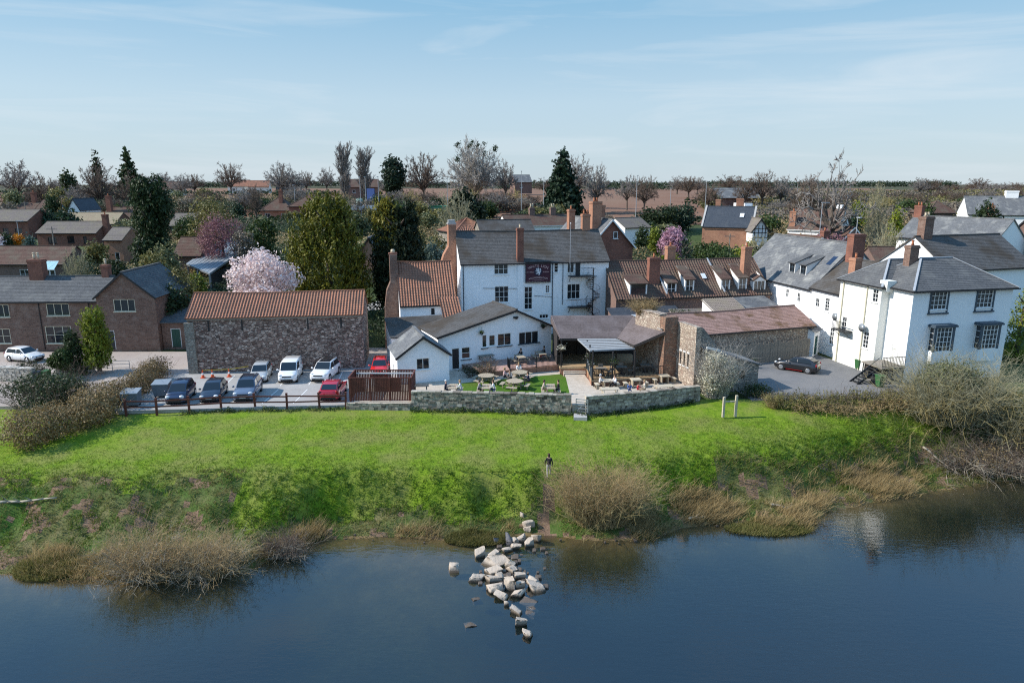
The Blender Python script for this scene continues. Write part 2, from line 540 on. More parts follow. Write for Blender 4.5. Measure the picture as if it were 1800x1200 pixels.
class MB:
    """collects faces for one mesh"""

    def __init__(self):
        self.v, self.f, self.m = [], [], []

    def poly(self, pts, m=0):
        n = len(self.v)
        self.v += [tuple(p) for p in pts]
        self.f.append(tuple(range(n, n + len(pts))))
        self.m.append(m)
        return self

    def box(self, x0, y0, z0, x1, y1, z1, m=0):
        n = len(self.v)
        self.v += [(x, y, z) for z in (z0, z1) for y in (y0, y1) for x in (x0, x1)]
        for q in ((0, 2, 3, 1), (4, 5, 7, 6), (0, 1, 5, 4), (2, 6, 7, 3), (0, 4, 6, 2), (1, 3, 7, 5)):
            self.f.append(tuple(n + i for i in q))
            self.m.append(m)
        return self

    def tube(self, p0, p1, r0, r1=None, n=8, m=0, cap=True):
        r1 = r0 if r1 is None else r1
        p0, p1 = Vector(p0), Vector(p1)
        d = (p1 - p0).normalized()
        a = d.orthogonal().normalized()
        b = d.cross(a)
        k = len(self.v)
        for p, r in ((p0, r0), (p1, r1)):
            for i in range(n):
                t = 2 * math.pi * i / n
                self.v.append(tuple(p + (a * math.cos(t) + b * math.sin(t)) * r))
        for i in range(n):
            j = (i + 1) % n
            self.f.append((k + i, k + j, k + n + j, k + n + i))
            self.m.append(m)
        if cap:
            self.f.append(tuple(k + n - 1 - i for i in range(n)))
            self.f.append(tuple(k + n + i for i in range(n)))
            self.m += [m, m]
        return self

    def bar(self, p0, p1, w, h, m=0):
        """square bar between two points, w sideways and h upwards"""
        p0, p1 = Vector(p0), Vector(p1)
        d = (p1 - p0).normalized()
        s = d.cross(Vector((0, 0, 1)))
        s = Vector((1, 0, 0)) if s.length < 1e-4 else s.normalized()
        u = s.cross(d).normalized()
        k = len(self.v)
        for p in (p0, p1):
            for a, b in ((-1, -1), (1, -1), (1, 1), (-1, 1)):
                self.v.append(tuple(p + s * a * w / 2 + u * b * h / 2))
        for q in ((0, 1, 2, 3), (7, 6, 5, 4), (0, 4, 5, 1), (1, 5, 6, 2), (2, 6, 7, 3), (3, 7, 4, 0)):
            self.f.append(tuple(k + i for i in q))
            self.m.append(m)
        return self

    def prism(self, pts, z0, z1, m=0):
        """upright prism over a counter-clockwise polygon"""
        n = len(pts)
        k = len(self.v)
        self.v += [(p[0], p[1], z0) for p in pts] + [(p[0], p[1], z1) for p in pts]
        self.f.append(tuple(k + n - 1 - i for i in range(n)))
        self.f.append(tuple(k + n + i for i in range(n)))
        self.m += [m, m]
        for i in range(n):
            j = (i + 1) % n
            self.f.append((k + i, k + j, k + n + j, k + n + i))
            self.m.append(m)
        return self

    def mesh(self, name, mats, smooth=False):
        me = bpy.data.meshes.new(name)
        me.from_pydata(self.v, [], self.f)
        for x in ([mats] if isinstance(mats, str) else mats):
            me.materials.append(MAT[x])
        if max(self.m or [0]) > 0:
            me.polygons.foreach_set('material_index', self.m)
        auto_uv(me)
        if smooth:
            me.polygons.foreach_set('use_smooth', [True] * len(me.polygons))
        me.update()
        return me

    def build(self, name, mats, parent=None, smooth=False, loc=None, rz=0):
        return put(name, self.mesh(name, mats, smooth), parent, loc, rz)


def auto_uv(me):
    """u,v in metres: u level along the face, v up the face"""
    nv, nl, npol = len(me.vertices), len(me.loops), len(me.polygons)
    if not npol:
        return
    co = np.empty(nv * 3, np.float32)
    me.vertices.foreach_get('co', co)
    co = co.reshape(-1, 3)
    nrm = np.empty(npol * 3, np.float32)
    me.polygons.foreach_get('normal', nrm)
    nrm = nrm.reshape(-1, 3)
    tot = np.empty(npol, np.int32)
    me.polygons.foreach_get('loop_total', tot)
    vi = np.empty(nl, np.int32)
    me.loops.foreach_get('vertex_index', vi)
    t = np.stack([-nrm[:, 1], nrm[:, 0], np.zeros(npol, np.float32)], 1)
    ln = np.linalg.norm(t, axis=1)
    flat = ln < .05
    t[flat] = (1, 0, 0)
    ln[flat] = 1
    t /= ln[:, None]
    b = np.cross(nrm, t)
    b[flat] = (0, 1, 0)
    fl = np.repeat(np.arange(npol), tot)
    p = co[vi]
    uv = np.stack([(p * t[fl]).sum(1), (p * b[fl]).sum(1)], 1).astype(np.float32)
    me.uv_layers.new(name='UVMap').data.foreach_set('uv', uv.ravel())


def put(name, me, parent=None, loc=None, rz=0):
    o = bpy.data.objects.new(name, me)
    COL.objects.link(o)
    if parent is not None:
        o.parent = parent
    if loc is not None:
        o.location = loc
    if rz:
        o.rotation_euler = (0, 0, rz)
    return o


def tag(o, label=None, cat=None, group=None, kind=None):
    for k, x in (('label', label), ('category', cat), ('group', group), ('kind', kind)):
        if x:
            o[k] = x
    return o


def thing(name, label, cat, loc=(0, 0, 0), rz=0, group=None):
    o = bpy.data.objects.new(name, None)
    o.empty_display_size = .2
    COL.objects.link(o)
    o.location = loc
    o.rotation_euler = (0, 0, rz)
    return tag(o, label, cat, group)


def copy_thing(src, loc, rz=0, label=None, group=None, scale=None):
    """a copy of a thing, of its parts and of their sub-parts"""
    r = src.copy()
    COL.objects.link(r)
    r.location = loc
    r.rotation_euler = (0, 0, rz)
    if scale is not None:
        r.scale = scale
    tag(r, label, None, group)
    for ch in src.children:
        c = ch.copy()
        COL.objects.link(c)
        c.parent = r
        for g in ch.children:
            d = g.copy()
            COL.objects.link(d)
            d.parent = c
    return r


def np_mesh(name, verts, faces, mats, mi=None, smooth=False):
    """faces: one (n,k) integer array"""
    me = bpy.data.meshes.new(name)
    faces = np.asarray(faces, np.int32)
    n, k = faces.shape
    me.vertices.add(len(verts))
    me.vertices.foreach_set('co', np.asarray(verts, np.float32).ravel())
    me.loops.add(n * k)
    me.loops.foreach_set('vertex_index', faces.ravel())
    me.polygons.add(n)
    me.polygons.foreach_set('loop_start', np.arange(0, n * k, k, dtype=np.int32))
    me.polygons.foreach_set('loop_total', np.full(n, k, np.int32))
    for x in ([mats] if isinstance(mats, str) else mats):
        me.materials.append(MAT[x])
    if mi is not None:
        me.polygons.foreach_set('material_index', np.asarray(mi, np.int32))
    if smooth:
        me.polygons.foreach_set('use_smooth', np.ones(n, bool))
    me.update(calc_edges=True)
    me.validate()
    return me


def unit(v):
    return v / np.maximum(np.linalg.norm(v, axis=-1, keepdims=True), 1e-9)


def tubes(p0, p1, r0, r1, n=3):
    p0, p1 = np.asarray(p0, float), np.asarray(p1, float)
    r0, r1 = np.asarray(r0, float), np.asarray(r1, float)
    d = unit(p1 - p0)
    ref = np.where(np.abs(d[:, 2:3]) < .9, np.array([[0, 0, 1.]]), np.array([[1., 0, 0]]))
    a = unit(np.cross(d, ref))
    b = np.cross(d, a)
    k = len(p0)
    ang = 2 * np.pi * np.arange(n) / n
    ring = a[:, None] * np.cos(ang)[None, :, None] + b[:, None] * np.sin(ang)[None, :, None]
    v = np.concatenate([p0[:, None] + ring * r0[:, None, None], p1[:, None] + ring * r1[:, None, None]], 1).reshape(-1, 3)
    base = (np.arange(k) * 2 * n)[:, None, None]
    i = np.arange(n)
    j = (i + 1) % n
    q = np.stack([i, j, n + j, n + i], 1)[None]
    return v, (base + q).reshape(-1, 4)


def leaves(c, size, rng, nrm=None, along=None, aspect=1.6):
    """one small diamond per point"""
    n = len(c)
    size = np.broadcast_to(np.asarray(size, float), (n,)) * rng.uniform(.6, 1.3, n)
    nr = unit(rng.normal(size=(n, 3)))
    if nrm is not None:
        nr = unit(nr * .7 + nrm)
    al = rng.normal(size=(n, 3))
    if along is not None:
        al = al * .45 + along
    t = unit(al - nr * (al * nr).sum(1, keepdims=True))
    s = np.cross(nr, t)
    h = (size * .5)[:, None]
    w = h / aspect
    v = np.stack([c - t * h, c + s * w, c + t * h, c - s * w], 1).reshape(-1, 3)
    f = np.arange(n * 4).reshape(n, 4)
    return v, f


def blades(c, h, w, rng, lean=.35, wind=(.15, 0)):
    n = len(c)
    h = np.broadcast_to(np.asarray(h, float), (n,)) * rng.uniform(.55, 1.25, n)
    a = rng.uniform(0, 2 * np.pi, n)
    s = np.stack([np.cos(a), np.sin(a), np.zeros(n)], 1) * (np.broadcast_to(np.asarray(w, float), (n,)) * .5)[:, None]
    tip = c + np.stack([rng.normal(wind[0], lean, n) * h, rng.normal(wind[1], lean, n) * h, h], 1)
    v = np.stack([c - s, c + s, tip], 1).reshape(-1, 3)
    return v, np.arange(n * 3).reshape(n, 3)


def cat(parts):
    vs_, fs, off = [], [], 0
    for v, f in parts:
        vs_.append(v)
        fs.append(f + off)
        off += len(v)
    return np.concatenate(vs_), np.concatenate(fs)

# ================================================================ THE SETTING
WATER_Z = -4.5
SX = [-200, -60, -31, -28.7, -25.8, -21.6, -16.3, -14.5, -12.9, -7.6, -4.1, 0, 2.3, 5.5, 8.9, 11.8, 16, 18.3, 20.5, 22.6, 30.3, 41.2, 60, 200]
SY = [34, 36, 37.1, 36.8, 36.4, 36.2, 37.6, 39.4, 41.3, 41.8, 41.2, 42.0, 41.8, 41.2, 41.2, 43.1, 43.8, 42.4, 42.6, 45.2, 48, 51.1, 54, 66]
CX = [-200, -36, -27, -20, -12, 0, 6, 17.7, 28, 36, 44, 60, 200]
CY = [43, 44.5, 44.0, 44.9, 45.6, 45.0, 45.9, 49.2, 52.6, 55, 56.5, 60, 72]
PY = [55, 58, 77, 82, 95, 110, 140, 200, 300, 500, 900, 2500]
PZ = [-.3, -.06, -.06, .5, 2.2, 3.6, 6.5, 10, 13, 15, 17, 18]


def sstep(t):
    t = np.clip(t, 0, 1)
    return t * t * (3 - 2 * t)


def wob(x, y, s, seed=0):
    """cheap smooth noise, about -1..1"""
    return (np.sin(x * s + 1.3 * seed + np.sin(y * s * 1.3 + seed)) + np.sin(y * s * 1.17 - 2.1 * seed + np.sin(x * s * .83)) +
            .6 * np.sin((x + y) * s * 1.9 + seed * .7) + .5 * np.sin((x * .6 - y) * s * 2.7 + seed)) / 3.1


def T(x, y):
    """height of the ground"""
    x, y = np.asarray(x, float), np.asarray(y, float)
    ys = np.interp(x, SX, SY) + .25 * wob(x, x * 0, 1.1, 3)
    yc = np.interp(x, CX, CY) + .7 * wob(x, x * 0, .45, 5) + .3 * wob(x, x * 0, 1.4, 1)
    s = (y - ys) / (yc - ys)
    bed = np.maximum(WATER_Z - .05 + (y - ys) * (.09 + .16 * sstep((np.abs(x + 6) - 2) / 9)) - .12 * wob(x, y, .9, 3) * sstep((ys - y) / 3), -8.5)
    sh = .42 + .10 * wob(x, x * 0, .7, 2)                     # low shelf by the water, then the steep drop
    u_ = np.clip((s - sh) / (1.04 - sh), 0, 1)
    lip = .20 * np.clip(s / sh, 0, 1) ** .7 + .80 * (.3 * u_ + .7 * np.sin(u_ * math.pi / 2))
    bankz = WATER_Z - .05 + 3.2 * lip + .20 * wob(x, y, 2.2, 1) * sstep(s * 5) * sstep((1.25 - s) * 4) + .10 * wob(x, y, 4.7, 2) * sstep(s * 5) * sstep((1.3 - s) * 4)
    # hollows washed out of the bank
    for hx, hy, hr, hd in ((-1.5, 44.4, 1.5, .9), (-7.5, 44.4, 2.0, .6), (-11.5, 43.6, 1.5, .5), (3.0, 43.6, 1.0, .4), (18.5, 46.5, 2, .5)):
        bankz = bankz - hd * np.exp(-(((x - hx) / hr) ** 2 + ((y - hy) / .9) ** 2))
    top = -1.35 + (y - yc) / np.maximum(55.5 - yc, 1.5) * 1.1 + .05 * wob(x, y, .8, 4) + .03 * wob(x, y, 2.6, 8)
    top = np.minimum(top, -.06 - .24 * (y < 58))
    far = np.interp(y, PY, PZ) + np.where(y > 90, .5 * wob(x, y, .035, 6) * np.clip((y - 90) / 60, 0, 2), 0)
    z = np.where(s < 0, bed, np.where(s < 1, bankz, top))
    k = sstep((y - 54.8) / 2.2)
    z = np.where(y > 54.8, z * (1 - k) + np.maximum(far, z) * k, z)
    return z


def TZ(x, y):
    return float(T(np.array([x]), np.array([y]))[0])


def spread(a, b, n, p=1.0):
    return list(a + (b - a) * (np.linspace(0, 1, n + 1)[1:] ** p))


gx = np.array([-1800, -1100, -700, -450, -300, -200, -140, -100, -75] + list(np.arange(-60, 60.01, .42)) + [75, 100, 140, 200, 300, 450, 700, 1100, 1800], float)
gy = np.array([-60, -10, 10, 20, 26, 30, 32, 34] + list(np.arange(35, 58, .32)) + list(np.arange(58, 80, 1.5)) + spread(80, 320, 60, 1.2) + spread(320, 3200, 26, 2.2), float)
X, Y = np.meshgrid(gx, gy)
Z = T(X, Y)
nx, ny = len(gx), len(gy)
idx = np.arange(nx * ny).reshape(ny, nx)
faces = np.stack([idx[:-1, :-1], idx[:-1, 1:], idx[1:, 1:], idx[1:, :-1]], -1).reshape(-1, 4)
fx = (X[:-1, :-1] + X[1:, 1:]).ravel() / 2
fy = (Y[:-1, :-1] + Y[1:, 1:]).ravel() / 2
ysf = np.interp(fx, SX, SY)
ycf = np.interp(fx, CX, CY)
sf = (fy - ysf) / (ycf - ysf)
lim = .48 + .16 * wob(fx, fy, .5, 9) + .10 * wob(fx, fy, 2.3, 2)
lim = lim + np.where(fx < -19, .45, 0) + np.where(fx > 15, .35, 0)
mi = np.full(len(fx), 0)
mi[sf < lim] = 1
mi[(sf < lim - .05) & (wob(fx, fy, 1.9, 4) > .28)] = 3
mi[sf < .03] = 2
path = np.abs(fx - (2.55 + .35 * np.sin(fy))) < .38 + .4 * np.clip(.5 - sf, 0, 1)
mi[path & (sf > .02) & (sf < .8)] = 3
mi[fy > 58] = 4
mi[(fy > 58) & (fx < -60)] = 4
fld = (fy > 175) & (fy < 620)
mi[fld] = 5
mi[(fy >= 620) | ((fy > 175) & (np.abs(fx - 30) > 330))] = 6
g = put('ground', np_mesh('ground', np.stack([X, Y, Z], -1).reshape(-1, 3), faces, ['meadow', 'bank', 'riverbed', 'earth', 'gardens', 'plough', 'hillgrass'], mi, True))
tag(g, kind='structure')

w = MB().box(-190, -55, -12, 190, 70, WATER_Z)
tag(w.build('river_water', 'water'), kind='structure')


def sheet(name, pts, z, mat, thick=.3):
    o = MB().prism(pts, z - thick, z).build(name, mat)
    return tag(o, kind='structure')


def xy(*pts):
    return [(p[0], p[1]) for p in pts]


sheet('car_park', [(-33.4, 54.6), (-13.8, 56.3), (-13.5, 58.4), (-8.6, 58.4), (-10.9, 72), (-15, 73), (-34, 70)], .0, 'tarmac')
sheet('lane', [(-34.0, 55.5), (-33.4, 54.65), (-33.9, 69.9), (-15, 73.1), (-11, 72.1), (-11, 79), (-36, 75.6), (-75, 75.2), (-75, 57)], -.004, 'lane')
sheet('yard', [(21.2, 57.6), (36, 58.3), (44, 60), (37.4, 64), (33.5, 76), (18, 70), (20.5, 62)], .0, 'yardtar')


def ribbon(name, pts, w, mat, lift=.05):
    """road strip that follows the ground"""
    P_ = []
    for (x0, y0), (x1, y1) in zip(pts, pts[1:]):
        n_ = int(math.hypot(x1 - x0, y1 - y0) / 2) + 1
        P_ += [(x0 + (x1 - x0) * i / n_, y0 + (y1 - y0) * i / n_) for i in range(n_)]
    P_.append(pts[-1])
    vs_, fs = [], []
    for i, p in enumerate(P_):
        q0, q1 = P_[max(i - 1, 0)], P_[min(i + 1, len(P_) - 1)]
        dx, dy = q1[0] - q0[0], q1[1] - q0[1]
        l = math.hypot(dx, dy)
        for sd in (-1, -.33, .33, 1):
            x, y = p[0] - dy / l * w / 2 * sd, p[1] + dx / l * w / 2 * sd
            vs_.append((x, y, TZ(x, y) + lift))
        if i:
            k = 4 * i
            fs += [(k - 4 + j, k + j, k + j + 1, k - 3 + j) for j in range(3)]
    me = bpy.data.meshes.new(name)
    me.from_pydata(vs_, [], fs)
    me.materials.append(MAT[mat])
    return tag(put(name, me), kind='structure')


ribbon('village_road', [(-80, 88), (-31, 90.5), (-15, 95), (15, 98.2), (36, 101.5)], 4.2, 'tarmac')
# white bay lines on the car park
for i, px in enumerate((-29.8, -27.1, -24.4, -21.7, -19.0)):
    o = MB().box(-.04, 0, 0, .04, 4.2, .004).build('bay_line', 'white_paint', None, False, (px, 56.6, .004))
    tag(o, kind='structure')
for i in range(5):
    o = MB().box(-.04, 0, 0, .04, 4.3, .004).build('bay_line', 'white_paint', None, False, (-27.1 + 2.6 * i, 61.3 + .33 * i, .004), R(7))
    tag(o, kind='structure')
# garden of the inn: lawn, paved strip by the wall, terrace by the doors
sheet('garden_lawn', [(-4.4, 57.4), (5.1, 57.3), (5.4, 63.0), (4.7, 64.6), (-1.6, 62.6), (-5.4, 61.2)], .42, 'lawn', 1.2)
sheet('garden_paving', [(-13.6, 56.0), (5.1, 55.4), (5.1, 57.3), (-4.4, 57.4), (-5.4, 61.2), (-1.6, 62.6), (4.7, 64.6), (5, 70.5), (-8, 66.2), (-13.2, 60)], .40, 'paving', 1.2)
sheet('garden_path', [(5.1, 55.0), (7.3, 55.0), (16.6, 58.0), (15.6, 62.2), (11.6, 60.6), (7.5, 60.2), (7.1, 64.4), (5.2, 64.4)], .43, 'paving', 1.2)
sheet('terrace', [(-2.4, 63.6), (4.9, 66.2), (4.6, 71.2), (-5.2, 66.8)], .86, 'redpave', 1.2)

# ================================================================ BUILDINGS: helpers


def V(*a):
    return np.array(a, float)


def slope(mb, e0, e1, r1, r0, gauge=.26, step=.022, pan=0, m=0, sag=0., thick=.12):
    """one roof slope laid in courses, e = eave ends, r = ridge ends"""
    e0, e1, r1, r0 = (np.asarray(p, float) for p in (e0, e1, r1, r0))
    nrm = np.cross(e1 - e0, (r0 + r1) / 2 - (e0 + e1) / 2)
    nrm /= np.linalg.norm(nrm)
    ln = np.linalg.norm((r0 + r1) / 2 - (e0 + e1) / 2)
    wd = np.linalg.norm(e1 - e0)
    rows = max(1, int(round(ln / gauge)))
    cols = int(max(2, round(wd / pan))) * 4 if pan else max(1, int(math.ceil(wd / 2)))
    us = np.linspace(0, 1, cols + 1)
    k = np.arange(cols + 1)
    prof = np.where(k % 4 == 0, .075, np.where(k % 4 == 2, -.02, .025)) if pan else np.zeros(cols + 1)

    def line(t, off):
        p = (e0 + (e1 - e0) * us[:, None]) * (1 - t) + (r0 + (r1 - r0) * us[:, None]) * t
        p = p + nrm * (prof + off)[:, None] if np.ndim(off) else p + nrm * (prof[:, None] + off)
        p[:, 2] -= sag * (np.sin(us * math.pi) * (.3 + .7 * t) + .25 * np.sin(us * 9 + t * 4))
        return p
    for i in range(rows):
        j = random.uniform(-.25, .25) * step
        lo, hi, un = line(i / rows, step + j), line((i + 1) / rows, 0), line(i / rows, 0)
        n = len(mb.v)
        mb.v += [tuple(p) for p in lo] + [tuple(p) for p in hi] + [tuple(p) for p in un]
        c = cols + 1
        for q in range(cols):
            mb.f.append((n + q, n + q + 1, n + c + q + 1, n + c + q))
            mb.f.append((n + 2 * c + q, n + 2 * c + q + 1, n + q + 1, n + q))
            mb.m += [m, m]
    d = nrm * -thick
    q = [e0 + d, e1 + d, r1 + d, r0 + d]
    mb.poly(q[::-1], m)
    top = [e0, e1, r1, r0]
    for a, b in ((0, 1), (1, 2), (3, 0)):
        if np.linalg.norm(top[a] - top[b]) > .01:
            mb.poly([q[a], q[b], top[b], top[a]], m)


def wallface(mb, O, t, L, z0, z1, ops, m=0, rev=.13):
    """upright wall with rectangular openings (u0,u1,za,zb) and their reveals"""
    nx, ny = -t[1] * -1, -t[0]           # outward normal is (t.y, -t.x)

    def P(u, z, d=0.):
        return (O[0] + t[0] * u - nx * d, O[1] + t[1] * u - ny * d, z)
    us = sorted({0, L, *[round(o[0], 3) for o in ops], *[round(o[1], 3) for o in ops]})
    zs = sorted({z0, z1, *[round(o[2], 3) for o in ops], *[round(o[3], 3) for o in ops]})
    for a, b in zip(us, us[1:]):
        for c, d in zip(zs, zs[1:]):
            um, zm = (a + b) / 2, (c + d) / 2
            if any(o[0] < um < o[1] and o[2] < zm < o[3] for o in ops):
                continue
            mb.poly([P(a, c), P(b, c), P(b, d), P(a, d)], m)
    for u0, u1, a, b in ops:
        mb.poly([P(u0, a), P(u0, b), P(u0, b, rev), P(u0, a, rev)][::-1], m)
        mb.poly([P(u1, a), P(u1, b), P(u1, b, rev), P(u1, a, rev)], m)
        mb.poly([P(u0, a), P(u1, a), P(u1, a, rev), P(u0, a, rev)][::-1], m)
        mb.poly([P(u0, b), P(u1, b), P(u1, b, rev), P(u0, b, rev)], m)


WC = {}


def window(parent, O, rz, w, h, nx=2, ny=2, fm='white_paint', sill=True, y0=.0, arch=False):
    """frame with glazing bars, glass behind it, sill below; local x along the wall, y into it"""
    key = (round(w, 2), round(h, 2), nx, ny, fm)
    if key not in WC:
        b = MB()
        e = .07 if w > .5 else .05
        b.box(-w / 2, .03, 0, -w / 2 + e, .12, h).box(w / 2 - e, .03, 0, w / 2, .12, h)
        b.box(-w / 2 + e, .03, 0, w / 2 - e, .12, e).box(-w / 2 + e, .03, h - e, w / 2 - e, .12, h)
        for i in range(1, nx):
            x = -w / 2 + w * i / nx
            b.box(x - .025, .045, e, x + .025, .11, h - e)
        for j in range(1, ny):
            z = h * j / ny
            for i in range(nx):
                x0 = -w / 2 + w * i / nx + (.025 if i else e)
                x1 = -w / 2 + w * (i + 1) / nx - (.025 if i < nx - 1 else e)
                b.box(x0, .05, z - .02, x1, .105, z + .02)
        g_ = MB().poly([(-w / 2 + .01, .095, .01), (w / 2 - .01, .095, .01), (w / 2 - .01, .095, h - .01), (-w / 2 + .01, .095, h - .01)])
        s_ = MB().box(-w / 2 - .08, -.09, -.09, w / 2 + .08, .1, -.005)
        WC[key] = (b.mesh('window', fm), g_.mesh('pane', 'glass'), s_.mesh('sill', fm if fm != 'white_paint' else 'white_paint'))
    a = WC[key]
    o = put('window', a[0], parent, (O[0] + math.sin(rz) * -y0, O[1] + math.cos(rz) * y0, O[2]), rz)
    put('pane', a[1], o)
    if sill:
        put('sill', a[2], o)
    return o


def door(parent, O, rz, w, h, dm='dark_door', fm='white_paint'):
    b = MB().box(-w / 2, .06, 0, w / 2, .12, h)
    for i in range(2):
        for j in range(2):
            x0 = -w / 2 + .1 + i * (w / 2 - .05)
            z0 = .15 + j * (h * .5)
            b.box(x0, .04, z0, x0 + w / 2 - .15, .06, z0 + h * .36)
    o = b.build('door', dm, parent, False, O, rz)
    MB().box(-w / 2, .02, 0, -w / 2 + .07, .125, h).box(w / 2 - .07, .02, 0, w / 2, .125, h).box(-w / 2 + .07, .02, h - .07, w / 2 - .07, .125, h).build('door_frame', fm, o)
    MB().tube((w / 2 - .15, .0, h * .48), (w / 2 - .15, .05, h * .48), .03).build('handle', 'galvanised', o)
    return o


def chimney(parent, x, y, w, d, zb, zt, mat='brick_brown', pots=2, potm='terracotta', ph=.5):
    b = MB().box(x - w / 2, y - d / 2, zb, x + w / 2, y + d / 2, zt - .3)
    b.box(x - w / 2 - .06, y - d / 2 - .06, zt - .3, x + w / 2 + .06, y + d / 2 + .06, zt - .12)
    b.box(x - w / 2 - .02, y - d / 2 - .02, zt - .12, x + w / 2 + .02, y + d / 2 + .02, zt)
    c = b.build('chimney', mat, parent)
    MB().box(x - w / 2 - .05, y - d / 2 - .05, zb, x + w / 2 + .05, y + d / 2 + .05, zb + .02).build('flashing', 'lead', c)
    for i in range(pots):
        px = x + (i - (pots - 1) / 2) * min(.45, w / max(pots, 1)) if w >= d else x
        py = y if w >= d else y + (i - (pots - 1) / 2) * min(.45, d / max(pots, 1))
        MB().tube((px, py, zt), (px, py, zt + ph * .8), .14, .11, 10).tube((px, py, zt + ph * .8), (px, py, zt + ph), .14, .14, 10).build('chimney_pot', potm, c, True)
    return c


def dormer(parent, x, y, z, w, h, run, up, wm, rm, nx=2, ny=3, fm='white_paint', gable=False):
    """dormer whose window stands at (x,y,z); its roof runs back `run` and rises `up`"""
    b = MB()
    zt = z + h
    for s in (-1, 1):
        q = [(x + s * w / 2, y, z - .1), (x + s * w / 2, y + run, zt + up), (x + s * w / 2, y, zt)]
        b.poly(q if s > 0 else q[::-1])
    wallface(b, (x - w / 2, y), (1, 0), w, z - .1, zt, [(.09, w - .09, z + .02, zt - .1)])
    o = b.build('dormer', wm, parent)
    r = MB()
    ov = .12
    if gable:
        ap = zt + w * .35
        slope(r, V(x - w / 2 - ov, y + run, zt - .05), V(x - w / 2 - ov, y - ov, zt - .05), V(x, y - ov, ap), V(x, y + run + .6, ap), .3)
        slope(r, V(x + w / 2 + ov, y - ov, zt - .05), V(x + w / 2 + ov, y + run, zt - .05), V(x, y + run + .6, ap), V(x, y - ov, ap), .3)
        MB().poly([(x - w / 2, y, zt), (x + w / 2, y, zt), (x, y, ap - .05)]).build('gable_panel', wm, o)
    else:
        slope(r, V(x - w / 2 - ov, y - .2, zt - .03), V(x + w / 2 + ov, y - .2, zt - .03), V(x + w / 2 + ov, y + run + .15, zt + up + .03), V(x - w / 2 - ov, y + run + .15, zt + up + .03), .3)
    r.build('dormer_roof', rm, o)
    window(o, (x, y, z + .02), 0, w - .18, h - .12, nx, ny, fm, False)
    return o


